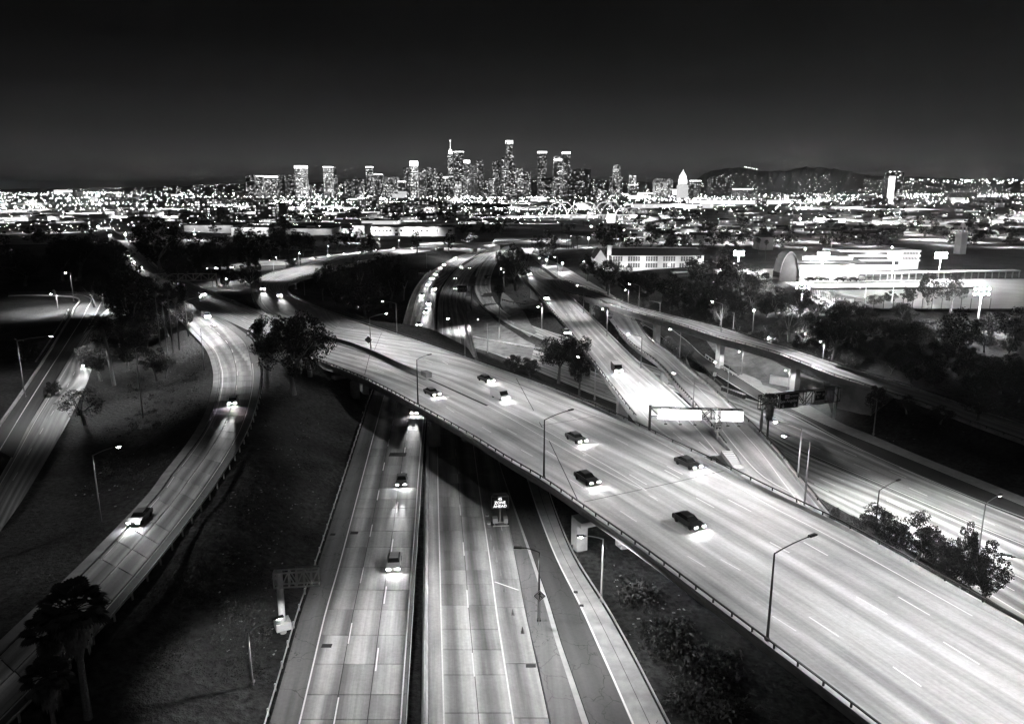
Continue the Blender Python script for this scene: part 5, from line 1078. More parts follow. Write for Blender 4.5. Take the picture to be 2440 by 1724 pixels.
# ================================================================== distant hills
def ridge(pts, Y, label, depth=2500, m='hill', seed=1):
    R_ = random.Random(seed); mb = MB(); xs = np.arange(pts[0][0], pts[-1][0] + 1, 9.0); ys = np.interp(xs, [p[0] for p in pts], [p[1] for p in pts]); nz = [0]
    for _ in xs: nz.append(nz[-1] * .7 + R_.uniform(-.7, .7))
    rows = 8
    for j in range(rows + 1):
        f = j / rows                     # 0 foot towards the camera, .6 crest, 1 back
        for i, (x, y) in enumerate(zip(xs, ys)):
            Yj = Y + (f - .6) * depth * 1.6; c = atY(x, y + nz[i], Y); h = max(c.z, 2); prof = math.sin(min(f / .6, 1) * PI / 2) ** 1.3 if f <= .6 else math.cos((f - .6) / .4 * PI / 2)
            mb.v.append((c.x * Yj / Y, Yj, -8 + (h + 8) * prof * (1 + R_.uniform(-.04, .04) * (f != .6) * (0 < f < 1))))
    n = len(xs)
    for j in range(rows):
        for i in range(n - 1): mb.f.append((j * n + i, j * n + i + 1, (j + 1) * n + i + 1, (j + 1) * n + i))
    o = mb.obj('hills', m, kind='structure', label=label)
    return lambda x, f: (lambda c: Vector((c.x * (Y + (f - .6) * depth * 1.6) / Y, Y + (f - .6) * depth * 1.6, -8 + (max(c.z, 2) + 8) * math.sin(min(f / .6, 1) * PI / 2) ** 1.3)))(atY(x, float(np.interp(x, [p[0] for p in pts], [p[1] for p in pts])), Y))
HR = ridge([(1600,449),(1640,440),(1680,413),(1715,404),(1749,399),(1775,400),(1800,405),(1836,410),(1875,409),(1905,401),(1925,399),(1972,402),(2014,406),(2070,418),(2126,421),(2190,422),(2312,428),(2440,432),(2600,440)], 11000, 'long dark hills on the right horizon with tiny lights on their slopes', 4200)
HL = ridge([(-200,452),(130,449),(300,447),(450,441),(560,437),(700,438),(760,435),(900,436),(1060,440),(1270,427),(1300,424),(1340,421),(1400,425),(1450,430),(1560,433),(1640,436),(1720,446)], 13000, 'low faint hills behind the downtown towers', 5000, seed=4)
# ================================================================== towers
def bld(name, x0, x1, ty, Y, m, label, group=None, cat='building', base=0.0, depth=None, steps=(), rz=0, crown=None, roof=None, cap=None, P=None):
    a = atY(x0, ty, Y); b = atY(x1, ty, Y); w = b.x - a.x; h = a.z - base; d = depth or w * RN.uniform(.7, 1.1)
    t = thing(name, label, cat, ((a.x + b.x) / 2, Y + d / 2, base), rz, group)
    ww = w / (abs(math.cos(rz)) + abs(math.sin(rz)) * d / w) if rz else w
    top = h
    for i, (f, hh) in enumerate(list(steps)[::-1]):       # set-backs: fraction of width, height fraction at which it starts
        pass
    if steps:
        lv = [(1.0, 0)] + list(steps) + [(None, 1)]
        for (f, z0), (_, z1) in zip(lv[:-1], lv[1:]): MB().box(0, 0, h * (z0 + z1) / 2, ww * f, d * f, h * (z1 - z0)).obj('tower_stage', m, t)
        lf = lv[-2][0]
    else: MB().box(0, 0, h / 2, ww, d, h).obj('wall', m, t); lf = 1
    if crown: MB().box(0, 0, h - crown / 2 + .5, ww * lf * 1.02, d * lf * 1.02, crown).obj('lit_crown', 'crown_glow', t)
    MB().box(ww * .1, 0, h + 1.5, ww * lf * .4, d * lf * .4, 3).obj('roof_plant', 'roof_dark', t)
    return t, ww, d, h
TW = [
 (583,604,417,'win_mid',0,'pale tower slab at the left end of the skyline'),(602,625,419,'win_dense',3,'lit apartment tower second from the left end'),(631,657,420,'win_dense',8,'squat tower with bright crown left of two dark slabs'),(659,678,416,'win_sparse',0,'dark plain slab tower, left one of two'),(680,700,416,'win_sparse',0,'dark plain slab tower, right one of two'),
 (701,727,395,'win_bright',14,'tall bright tower standing alone left of downtown'),(769,790,397,'win_bright',5,'tower with two bands of light and a darker side'),(790,801,397,'win_sparse',0,'narrow dark tower joined to the two banded one'),(871,887,397,'win_dense',6,'slender bright tower between low blocks'),
 (840,864,427,'win_dense',0,'low bright block left of the slender tower'),(889,911,415,'win_mid',4,'stepped tower right of the slender tower'),(912,946,421,'win_dense',0,'broad bright block in the low skyline'),(947,965,432,'win_mid',5,'small block with bright crown'),(958,975,399,'win_mid',0,'dark pointed tower beside the brightest shaft'),(976,994,384,'win_bright',26,'tower with blazing white upper storeys'),
 (996,1014,406,'win_dense',0,'left wing of the domed dark tower'),(1004,1030,399,'win_mid',0,'dark tower with stepped dome'),(1024,1038,402,'win_dense',0,'bright tower right of the domed one'),(1038,1053,412,'win_mid',0,'mid height tower before the spire'),(1054,1079,421,'win_mid',14,'low block with blazing crown below the spire'),
 (1081,1104,361,'win_mid',4,'broad dark tower right of the spire tower'),(1104,1119,382,'win_dense',16,'tower with bright cap right of the broad dark one'),(1112,1124,391,'win_stripe',0,'left one of the striped twin towers'),(1124,1136,393,'win_stripe',0,'right one of the striped twin towers'),(1132,1151,382,'win_mid',0,'dark topped tower right of the striped twins'),
 (1173,1192,383,'win_mid',0,'dark tower left of the tallest one'),(1281,1303,361,'win_mid',10,'tall slab with glowing roof band standing free'),(1340,1359,362,'win_mid',12,'tall tower with bright crown, right of the pair'),(1319,1341,379,'win_dense',8,'tall tower with bright crown, left of the pair'),(1320,1342,371,'win_mid',0,'dark tower behind the left one of the pair'),
 (1353,1408,403,'win_sparse',0,'wide dark office block with scattered lit windows'),(1230,1248,402,'win_dense',0,'bright block right of the tallest tower'),(1248,1265,410,'win_mid',0,'dark ribbed block right of the tallest tower'),(1462,1479,392,'win_dense',0,'rounded lit tower standing alone right of centre'),(1453,1464,418,'win_mid',0,'shoulder block of the rounded tower'),(1478,1484,420,'win_mid',0,'low shoulder block right of the rounded tower'),(1501,1516,418,'win_bright',0,'small bright headquarters tower'),
 (1563,1604,425,'win_bright',0,'broad bright courthouse block'),(1621,1648,434,'win_sparse',0,'dark block in front of the white pyramid tower'),(1648,1671,430,'win_mid',5,'block right of the white pyramid tower'),(1697,1745,421,'win_sparse',0,'broad dark block below the hills'),(1500,1520,440,'win_mid',3,'low lit block under the small headquarters tower'),(1755,1795,450,'win_mid',3,'low block right of the dark one below the hills'),
 (1195,1207,372,'win_dense',0,'lit tower just left of the tallest one'),(1149,1164,430,'win_mid',0,'low block in the gap of the skyline, left'),(1163,1180,424,'win_dense',0,'low block in the gap of the skyline, right'),(1405,1425,447,'win_mid',0,'low block right of the wide dark office'),(1085,1100,432,'win_bright',0,'bright block at the foot of the broad dark tower'),(820,838,432,'win_mid',0,'small block between two bright towers'),(727,740,440,'win_mid',0,'small block right of the lone bright tower'),(1300,1318,430,'win_sparse',0,'block between the free slab and the pair'),(990,1012,425,'win_mid',0,'block before the domed tower'),(1425,1440,452,'win_dense',0,'low lit block in the right of downtown')]
for i, (x0, x1, ty, m, c, lb) in enumerate(TW):
    bld('tower', x0, x1, ty + (HOR - 450), 4300 + (i * 37) % 500, m, lb, 'downtown towers', 'skyscraper', crown=c or None, steps=((.82, .93),) if i % 3 == 1 else ())
t, w, d, h = bld('tower', 1196, 1231, 336, 4350, 'win_dense', 'tallest tower of the skyline with stepped shaft and blazing crown', 'downtown towers', 'skyscraper', steps=((.78, .52), (.62, .62), (.46, .74)), depth=75)
MB().tube([(0, 0, h * .955), (0, 0, h + 4)], w * .25, 20).obj('lit_crown', 'flood_white' if 'flood_white' in MATS else 'crown_glow', t)
t, w, d, h = bld('tower', 1066.5, 1079, 367, 4380, 'win_dense', 'slim tower with tall lit spire', 'downtown towers', 'skyscraper')
z1 = atY(1070, 355, 4380).z; z2 = atY(1070, 335, 4380).z
mb = MB(); mb.tube([(0, 0, h), (0, 0, h + (z1 - h) * .7), (0, 0, z1)], [w * .42, w * .3, w * .1], 10).obj('lit_crown', 'crown_glow', t); MB().tube([(0, 0, z1 - 2), (0, 0, z2)], [1.6, 1.0], 6).obj('spire', 'self_lit', t); MB().tube([(0, 0, z2 - 3), (0, 0, z2 + 3)], 3, 8).obj('beacon', 'crown_glow', t)
# white pyramid tower, its floodlighting put into the walls as glow
Y = 3700; a = atY(1618, 433, Y); b = atY(1635.5, 433, Y); w = b.x - a.x; t = thing('tower', 'white floodlit tower with stepped pyramid top', 'skyscraper', ((a.x + b.x) / 2, Y, 0), 0, 'downtown towers'); zt = atY(1620, 403, Y).z
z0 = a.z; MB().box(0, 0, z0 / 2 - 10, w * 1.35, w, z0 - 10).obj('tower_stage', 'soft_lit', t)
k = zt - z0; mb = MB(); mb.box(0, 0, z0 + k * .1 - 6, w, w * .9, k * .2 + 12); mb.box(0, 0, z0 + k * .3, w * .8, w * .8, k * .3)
mb.obj('tower_stage', 'self_lit', t); mb = MB(); 
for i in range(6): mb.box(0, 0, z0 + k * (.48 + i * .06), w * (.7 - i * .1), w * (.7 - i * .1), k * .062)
mb.tube([(0, 0, z0 + k * .8), (0, 0, zt)], [w * .06, .6], 6); mb.obj('pyramid_roof', 'self_lit', t)
# tall slanted tower at the right
Y = 2600; t, w, d, h = bld('tower', 2119, 2155, 411, Y, 'win_mid', 'lone tall office block on the right with one half brightly floodlit', 'downtown towers', 'skyscraper', depth=30)
MB().box(-w * .27, -d / 2 - .4, h * .45, w * .42, .6, h * .86).obj('glow_face', 'self_lit', t)  # floodlighting put into this face as its own glow
for i, x in enumerate((-.3, 0, .3)): MB().box(w * x, 0, h + 2.5, 5, 3, 3).obj('roof_light', 'crown_glow', t)
# ================================================================== middle distance blocks
def Yrow(y): v = y - CY; return H * (F * CT - v * ST) / (F * ST + v * CT)
wall_m = ['win_low', 'win_apart', 'win_dim', 'win_low', 'win_mid']
def pale_block(x0, x1, ty, by, m, label, group=None, roof='roof_pale', rz=0, depth=None, name='building', lamps=0):
    Y = Yrow(by); a = atY(x0, ty, Y); b = atY(x1, ty, Y); w = b.x - a.x; h = max(3, a.z); d = depth or RN.uniform(.5, 1.0) * min(w, 60)
    t = thing(name, label, 'building', ((a.x + b.x) / 2, Y + d / 2, 0), rz, group); MB().box(0, 0, h / 2, w, d, h).obj('wall', m, t); MB().box(0, 0, h + .25, w + .4, d + .4, .5).obj('roof', roof, t)
    if w > 25: MB().box(w * RN.uniform(-.3, .3), 0, h + 1.4, w * .14, d * .3, 2.2).obj('roof_plant', 'roof_dark', t)
    return t, w, d, h
NAMED = [(128,165,453,462,'self_lit','long blazing white building at the left edge of the horizon'),(172,182,458,473,'win_dim','grey cube block near the left edge'),(182,194,458,473,'win_dim','second grey cube block near the left edge'),(430,462,474,490,'win_low','dark warehouse block with lit end'),(460,503,474,491,'win_apart','long loft block with many lit windows, left'),(504,524,471,491,'win_dim','dark block with tall windows between the lofts'),(537,640,475,492,'win_apart','very long loft building with rows of lit windows'),
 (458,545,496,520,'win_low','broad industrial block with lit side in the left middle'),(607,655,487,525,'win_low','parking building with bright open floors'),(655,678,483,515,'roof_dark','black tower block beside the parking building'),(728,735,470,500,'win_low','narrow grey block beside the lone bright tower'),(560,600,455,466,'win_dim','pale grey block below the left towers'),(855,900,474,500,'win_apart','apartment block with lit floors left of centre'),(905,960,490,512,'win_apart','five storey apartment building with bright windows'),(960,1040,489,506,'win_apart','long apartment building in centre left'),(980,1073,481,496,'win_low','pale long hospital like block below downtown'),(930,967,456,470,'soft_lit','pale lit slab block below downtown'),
 (1130,1215,486,496,'roof_dark','long low dark roofed hall in the centre'),(1264,1303,472,480,'soft_lit','pale long roof below the free slab tower'),(1205,1240,470,481,'win_stripe','striped low block in the centre'),(1310,1320,447,465,'win_stripe','small striped tower in the centre'),(1500,1550,466,473,'self_lit','blazing low roof in the right middle distance'),(1508,1700,486,496,'soft_lit','very long glowing wall right of the arched bridge'),(1650,1860,478,486,'self_lit','longest blazing white strip building on the right'),(1601,1617,451,464,'self_lit','bright white cube left of the pyramid tower'),(1762,1795,451,470,'win_stripe','white ramped parking building below the hills'),
 (2058,2090,465,476,'stucco','pale building with arched entrance on the right'),(2257,2330,459,472,'win_dim','long pale block at the right edge'),(1430,1512,509,523,'win_low','long two storey building behind the viaduct with lit bays'),(1343,1420,512,520,'soft_lit','low lit hall behind the viaduct'),(1400,1412,506,516,'self_lit','glowing glass stair tower of the building behind the viaduct'),(1448,1466,510,531,'self_lit','bright glass entrance bay behind the viaduct'),
 (1785,1890,513,541,'win_apart','three storey apartment block with lit doors on the right'),(1903,1915,530,545,'self_lit','small lit white building beside a starry lamp'),(1960,2015,521,534,'self_lit','bright white low shop building on the right'),(2005,2035,514,522,'stucco','pale roofed shed on the right')]
for a in NAMED: pale_block(a[0], a[1], a[2], a[3], a[4], a[5])
grp = {}
for i in range(290):
    by = 462 + 78 * RN.random() ** 1.25; x = RN.uniform(-120, 2560); Y = Yrow(by); 
    if 1160 < x < 1500 and by > 505: continue
    if by > 500 and x > 1650: continue
    wd = RN.uniform(18, 75) / Y * F; hh = RN.choice([5, 6, 8, 10, 13, 18, 24] if by < 500 else [4, 5, 6, 7, 9]); a = atY(x, by, Y); ty = by - hh / Y * F
    side = 'left' if x < 800 else ('central' if x < 1500 else 'right')
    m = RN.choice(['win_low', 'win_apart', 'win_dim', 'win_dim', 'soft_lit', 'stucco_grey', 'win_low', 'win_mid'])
    kind = {'soft_lit': 'glowing pale', 'stucco_grey': 'plain dark'}.get(m, 'window dotted')
    b_ = pale_block(x, x + wd, ty, by, m, 'x', 'distant low buildings', RN.choice(['roof_pale', 'roof_dark', 'roof_dark']), rz=RN.uniform(-.25, .25))[0]; REL.append((b_, x, by, kind + (' tall' if hh > 12 else ' low') + (' wide' if wd * Y / F > 50 else '') + ' city building'))
# ================================================================== named buildings
def windows(t, xs, z0, z1, y, w, m='glass_dark', frame=True):
    me = MB().box(0, 0, 0, w, .12, z1 - z0).mesh('window', m); fm = MB().box(0, 0, 0, .08, .1, z1 - z0).box(0, 0, 0, w, .1, .08).mesh('window_frame', 'frame_white')
    for x in xs:
        o = mk('window', me, t, loc=(x, y, (z0 + z1) / 2))
        if frame: mk('window_frame', fm, o, loc=(0, -.06, 0))
def wash(x, y, z, w, tgt, ang=100, name='wall_wash', P=None):  # spot without a fixture, set off the facade to wash it with light
    L = bpy.data.lights.new(name, 'SPOT'); L.energy = w; L.spot_size = math.radians(ang); L.spot_blend = .8; L.shadow_soft_size = .3; o = bpy.data.objects.new(name, L); COL.objects.link(o)
    o.location = (x, y, z); o.rotation_euler = (Vector(tgt) - Vector((x, y, z))).to_track_quat('-Z', 'Y').to_euler(); return o
# school
P0 = gp(1450, 642, 5); P1 = gp(1678, 641, 5); Y = P0.y; s = mpp(P0); t = thing('school_building', 'long white two storey school with rows of tall windows and dark tiled roof', 'school', (0, Y, 0)); g = 4
zw = atY(1450, 609, Y).z; zr = atY(1450, 590, Y + 9).z; xa, xb = P0.x, atY(1676, 640, Y).x; D = 17
MB().box((xa + xb) / 2, D / 2, (zw + g) / 2, xb - xa, D, zw - g).obj('wall', 'stucco', t)
mb = MB(); e = .7; mb.v = [(xa - e, -e, zw), (xb + e, -e, zw), (xb + e, D + e, zw), (xa - e, D + e, zw), (xa - e, D / 2, zr), (xb - 3, D / 2, zr)]; mb.f = [(0, 1, 5, 4), (2, 3, 4, 5), (1, 2, 5), (3, 0, 4), (3, 2, 1, 0)]; rf = mb.obj('roof', 'roof_tile', t)
MB().box((xa + xb) / 2 - 1, D / 2, zr + .1, xb - xa - 2, .5, .3).obj('ridge_cap', 'stucco_grey', rf)
X = lambda px: atY(px, 610, Y).x
zb1, zb2 = atY(1500, 622, Y).z, atY(1500, 611, Y).z; zc1, zc2 = atY(1500, 637, Y).z, atY(1500, 627, Y).z
for px in (1457, 1499, 1541, 1583, 1625): windows(t, [X(px + k * 6) for k in range(5)], zb1, zb2, -.05, 4.1 * s)
for px, n in ((1457, 4), (1499, 5), (1541, 5), (1583, 5), (1622, 2), (1645, 2)): windows(t, [X(px + k * 6) for k in range(n)], zc1, zc2, -.05, 4.1 * s)
windows(t, [X(1638)], zc1 + .6, zc2, -.05, 3 * s); windows(t, [X(1484)], zc1, zc1 + 1.4, -.05, 9 * s)
MB().box((xa + xb) / 2, -.12, (zb1 + zc2) / 2, xb - xa, .2, .25).obj('string_course', 'stucco', t)
MB().box(X(1452), 1.5, (atY(1450, 585, Y).z + g) / 2, 9 * s, 3, atY(1450, 585, Y).z - g).obj('chimney', 'stucco', t)
mb = MB(); wx0, wx1 = X(1420), X(1448); zz = atY(1430, 618, Y).z; zt = atY(1430, 597, Y).z; mb.v = [(wx0, 6, g), (wx1, 6, g), (wx1, 6, zz), ((wx0 + wx1) / 2, 6, zt), (wx0, 6, zz)] + [(wx0, 26, g), (wx1, 26, g), (wx1, 26, zz), ((wx0 + wx1) / 2, 26, zt), (wx0, 26, zz)]
mb.f = [(0, 1, 2, 3, 4), (9, 8, 7, 6, 5), (0, 5, 6, 1), (1, 6, 7, 2), (4, 9, 5, 0)]; wg = mb.obj('side_wing', 'stucco', t); m2 = MB(); m2.v = [(wx0 - .5, 5.5, zz - .4), ((wx0 + wx1) / 2, 5.5, zt + .1), (wx1 + .5, 5.5, zz - .4), (wx0 - .5, 26, zz - .4), ((wx0 + wx1) / 2, 26, zt + .1), (wx1 + .5, 26, zz - .4)]; m2.f = [(0, 1, 4, 3), (1, 2, 5, 4)]; m2.obj('wing_roof', 'roof_tile', wg)
for px, pz, w_ in ((1440, 622, 2600), (1534, 627, 1600), (1600, 640, 900), (1672, 622, 1200), (1490, 640, 900)): q = atY(px, pz, Y); wash(q.x, Y - 7, max(q.z, 6) + 1, w_ * 1.1, (q.x, Y, q.z), 160)
# two-storey white building left of centre
P = unp(880, 570, 2); Y = Yrow(566); t = thing('white_hall', 'long curved white building with small dark windows behind the distant freeway', 'building', (0, Y, 0)); x0, x1 = atY(866, 560, Y).x, atY(1080, 560, Y).x; zt = atY(900, 541, Y).z
MB().box((x0 + x1) / 2, 12, zt / 2, x1 - x0, 24, zt).obj('wall', 'stucco', t); MB().box((x0 + x1) / 2, 12, zt + .6, x1 - x0 + 2, 26, 1.2).obj('roof', 'roof_dark', t)
windows(t, [atY(p, 555, Y).x for p in (886, 895, 904, 913, 922, 930, 944, 957, 969, 985, 1005, 1018, 1040)], atY(900, 552, Y).z, atY(900, 547, Y).z, -.1, 2.2, frame=False)
MB().box(atY(947, 560, Y).x, -.2, 2.5, 5, .4, 5).obj('door', 'glass_dark', t)
for k, p in enumerate((872, 950, 968, 1012, 1040)): MB().box(atY(p, 560, Y).x, -.4, zt / 2, .5, .8, zt).obj('pilaster', 'stucco', t)
for p in (890, 916, 971, 998, 1029): q = atY(p, 549, Y); wash(q.x, Y - 6, q.z + 2, 6500, (q.x, Y, q.z - 2), 150)
# warehouses left
for x0p, x1p, ty, by, lb, m in ((438,555,537,562,'long low warehouse with black roof behind the dark trees','stucco_grey'),(550,640,542,572,'white corrugated warehouse wall beside the first one','stucco'),(642,790,545,566,'wide warehouse with dark roof left of the white hall','stucco_grey'),(796,845,545,560,'pale gabled sheds left of the white hall','stucco'),(842,868,538,572,'grey stair block at the end of the white hall','stucco_grey')):
    tt, w, d, h = pale_block(x0p, x1p, ty, by, m, lb, None, 'roof_dark', depth=45, name='warehouse')
    for k in range(3): q = tt.location; wash(q.x + w * (k - 1) * .33, q.y - d / 2 - 10, h + 2, 3500, (q.x + w * (k - 1) * .33, q.y - d / 2, h * .4), 150)
# arched viaduct
Y = Yrow(524); t = thing('arch_bridge', 'viaduct with pairs of tall white arches above its deck', 'bridge', (0, Y, 0)); s = Y / F
for (xa, xb, yt) in ((1252, 1294, 492), (1302, 1352, 482), (1352, 1412, 482), (1412, 1468, 481), (1466, 1500, 495), (1500, 1522, 498), (1524, 1548, 498)):
    for yy, nm in ((0, 'arch'), (16, 'arch')):
        A, B1 = atY(xa, 511, Y), atY(xb, 511, Y); zt = atY(xa, yt, Y).z; pts = [(A.x + (B1.x - A.x) * f + yy * .9, yy, A.z + (zt - A.z) * (4 * f * (1 - f)) ** .85) for f in np.linspace(0, 1, 15)]; MB().tube(pts, 1.15, 6).obj(nm, 'stucco', t)
A, B1 = atY(1240, 511, Y), atY(1560, 511, Y); MB().box((A.x + B1.x) / 2, 8, A.z - 1, B1.x - A.x, 20, 2).obj('deck', 'concrete', t)
for f in np.linspace(.02, .98, 9): MB().box(A.x + (B1.x - A.x) * f, 8, (A.z - 2) / 2, 3, 12, A.z - 2).obj('pier', 'concrete', t)
for px in (1310, 1350, 1410, 1470): q = atY(px, 515, Y); wash(q.x, Y - 30, q.z + 1, 30000, (q.x, Y, q.z + 12), 140)
# sports hall, wing building, field
Yh = gp(1920, 668, 9).y; gz0 = 8.5
t = thing('sports_hall', 'sports hall with arched end wall, banner and bright windows beside the field', 'building', (0, Yh, gz0))
X = lambda px, yy=0: atY(px, 650, Yh + yy).x; Zt = lambda py, yy=0: atY(1900, py, Yh + yy).z - gz0
xa, xb = X(1903), X(2048); MB().box((xa + xb) / 2, 14, Zt(632) / 2, xb - xa, 28, Zt(632)).obj('wall', 'stucco', t)
mb = MB(); xl, xr = X(1858), X(1903); n = 12
for yy in (0, 9):
    for i in range(n + 1): f = i / n; mb.v.append((xl + (xr - xl) * f, yy, Zt(632) * .55 + (Zt(600) - Zt(632) * .55) * math.sin(PI * f) ** .6))
    mb.v += [(xr, yy, 0), (xl, yy, 0)]
k = n + 3; mb.f = [tuple(range(k)), tuple(range(2 * k - 1, k - 1, -1))] + [(i, i + k, i + 1 + k, i + 1) for i in range(n)]; mb.obj('arched_end', 'roof_dark', t)
for i in range(n): pass
MB().tube([(mb.v[i][0], -.3, mb.v[i][2]) for i in range(n + 1)], .22, 6).obj('arch_trim', 'roof_pale', t)
mb = MB(); zr = Zt(597, 14); mb.v = [(xa - 1, -1.5, Zt(626)), (xb + 2, -1.5, Zt(626)), (xb - 5, 14, zr), (xa - 1, 14, zr), (xb + 2, 29, Zt(626)), (xa - 1, 29, Zt(626))]; mb.f = [(0, 1, 2, 3), (3, 2, 4, 5), (1, 4, 2)]; mb.obj('roof', 'roof_dark', t)
MB().box((xa + xb) / 2 - 2, -1.7, Zt(614), (xb - xa) * .82, .3, 1.5).obj('banner', 'frame_white', t)
for i in range(5): x = X(1908 + i * 26); MB().box(x + 3.1, -.15, Zt(645), 5.4, .3, 3.6).obj('window', 'soft_lit', t)
for i in range(6): MB().box(X(1905 + i * 26), -.4, Zt(632) / 2, .45, .8, Zt(632)).obj('pilaster', 'stucco_grey', t)
t = thing('wing_building', 'three storey modern building with white bands behind the sports hall', 'building', (0, Yh + 34, gz0)); x0, x1 = X(1990, 34), X(2186, 34); ZZ = lambda py: atY(1900, py, Yh + 34).z - gz0
MB().box((x0 + x1) / 2, 9, ZZ(596) / 2, x1 - x0, 18, ZZ(596)).obj('wall', 'stucco_grey', t)
for py in (598, 609, 620): MB().box((x0 + x1) / 2, -.3, ZZ(py), x1 - x0 + .6, .6, .9).obj('band', 'frame_white', t)
for py in (603.5, 614.5): windows(t, [x1 - 1.5 - 1.5 * k for k in range(5)], ZZ(py) - .9, ZZ(py) + .9, -.1, 1.2)
for py in (603.5, 614.5, 626): MB().box((x0 + x1) / 2 - 6, -.1, ZZ(py), (x1 - x0) * .8, .15, 1.6).obj('window', 'glass_dark', t)
t, w, d, h = pale_block(1815, 1842, 591, 622, 'stucco', 'pale plain wing with few lit windows at the left of the sports hall', None, 'roof_dark', depth=20)
t.location.z = gz0 - 1
# fields
def flat(pts, z, m, label, name='sports_field'):
    mb = MB(); mb.v = [tuple(unp(x, y, z)) for x, y in pts]; mb.f = [tuple(range(len(pts)))[::-1]]; mb.uv = [(v[0], v[1]) for v in mb.v]
    A, B_, C_ = [Vector(mb.v[i]) for i in mb.f[0][:3]]
    if (B_ - A).cross(C_ - A).z < 0: mb.f = [mb.f[0][::-1]]
    return mb.obj(name, m, kind='structure', label=label)
flat([(1870,672),(2330,664),(2600,664),(2600,735),(2100,735),(1995,725),(1905,690)], 9.6, 'court', 'brightly floodlit sports field and running track')
flat([(1700,640),(1860,640),(1880,664),(1760,668),(1700,656)], 9.6, 'court', 'brightly lit playground between school and sports hall', 'playground')
t = thing('covered_walk', 'long pale covered walkway with columns along the top of the field', 'canopy'); A, B1 = unp(2040, 668, 9.6), unp(2420, 660, 9.6); MB().beam(A + Vector((0, 0, 3.2)), B1 + Vector((0, 0, 3.2)), 5, .35).obj('canopy_roof', 'stucco', t)
cs_ = MB().box(0, 0, 1.6, .35, .35, 3.2).mesh('column', 'stucco_grey')
for i in range(24): mk('column', cs_, t, loc=A.lerp(B1, i / 23) - Vector((0, 2.2, 0)))
t = thing('hedge', 'dark clipped hedge bank in front of the banded modern building', 'hedge'); A, B1 = unp(2010, 660, 9.6), unp(2200, 652, 9.6); MB().beam(A + Vector((0, 0, 1)), B1 + Vector((0, 0, 1)), 3, 2.4).obj('hedge_body', 'leaf_dark', t)
t = thing('terrace_kerb', 'stepped terrace kerbs across the floodlit field', 'kerb')
for (xa_, ya_, xb_, yb_) in ((1900, 676, 2200, 672), (1935, 690, 2330, 687), (1990, 700, 2060, 712), (2035, 680, 2050, 690)): A, B1 = unp(xa_, ya_, 9.6), unp(xb_, yb_, 9.6); MB().beam(A + Vector((0, 0, .3)), B1 + Vector((0, 0, .3)), .5, .7).obj('kerb_step', 'roof_dark' if xb_ == 2330 else 'stucco_grey', t)
t = thing('field_fence', 'wire fence on posts along the lower edge of the field', 'fence'); ps_ = MB().box(0, 0, 1.8, .14, .14, 3.6).mesh('post', 'dark_steel')
for i in range(40):
    f = i / 39; q = unp(1905 + 155 * f if f < 1 else 2060, 692 + 45 * min(f * 1.7, 1), 9.6) if f < .6 else unp(1998 + (f - .6) * 900, 735, 9.6); mk('post', ps_, t, loc=q)
for i in range(9): q = unp(1910 + i * 17 + (i % 3) * 3, 668.5 + (i % 2), 9.6); o = thing('parked_van', 'small parked vehicle in front of the sports hall, %s from the arched end' % NTH[i], 'vehicle', q, RN.uniform(-.3, .3), 'vehicles before the sports hall'); MB().box(0, 0, 1.0, 4.4, 1.9, .9).box(-.3, 0, 1.6, 2.6, 1.7, .7).obj('body', 'paintwork%d' % (i % 4), o); [MB().tube([(x_, y_ - .1, .35), (x_, y_ + .1, .35)], .35, 8).obj('wheel', 'rubber', o) for x_ in (-1.3, 1.3) for y_ in (-.85, .85)]
t = thing('field_wall', 'low concrete wall and fence along the bottom corner of the field', 'wall'); A, B1, C1 = unp(1905, 694, 9), unp(1998, 742, 8), unp(2060, 738, 8)
for a, b in ((A, B1), (B1, C1)): MB().beam(a, b, .4, 4.5).obj('wall_face', 'stucco_grey', t)
for k, (px, py) in enumerate([(2060, 722), (2125, 722)]):
    P = unp(px, py, 9.6); t = thing('floodlight_mast', 'thin floodlight mast %s the field' % ('in front of' if k == 0 else 'at the middle of'), 'floodlight', P); zt = ztop(P, 673) - P.z; MB().tube([(0, 0, 0), (0, 0, zt)], [.25, .12], 8).obj('mast', 'galv', t); MB().box(0, 0, zt, 5, .2, .2).obj('crossbar', 'dark_steel', t)
for k, (px, py, by, lb) in enumerate([(1956, 612, 668, 'blazing floodlight mast in front of the sports hall'), (2124, 612, 668, 'blazing floodlight mast at the centre of the field edge'), (2235, 612, 664, 'blazing floodlight mast at the right of the field edge'), (1910, 686, 716, 'blazing floodlight at the left corner of the field'), (1758, 607, 645, 'blazing floodlight above the playground'), (2330, 700, 760, 'floodlight mast at the right edge of the field')]):
    P = unp(px, by, 9.6); t = thing('floodlight_mast', lb, 'floodlight', P); zt = ztop(P, py) - P.z; MB().tube([(0, 0, 0), (0, 0, zt)], [.3, .15], 8).obj('mast', 'galv', t); MB().box(0, 0, zt, 5.2, .25, .25).box(0, 0, zt + 1.6, 5.2, .25, .25).obj('crossbar', 'dark_steel', t)
    sc = 1.0 if k < 3 else .55
    for j in range(8): MB().tube([(-2.2 + (j % 4) * 1.45, -.35, zt + (j // 4) * 1.6), (-2.2 + (j % 4) * 1.45, -.1, zt + (j // 4) * 1.6)], .5 * sc, 10).obj('flood_lamp', 'flood_glass', t)
    L = bpy.data.lights.new('flood_light', 'POINT'); L.energy = 42000 * sc; L.shadow_soft_size = 1.0; o = bpy.data.objects.new('flood_light', L); COL.objects.link(o); o.parent = t; o.location = (0, -1.2, zt - 1)
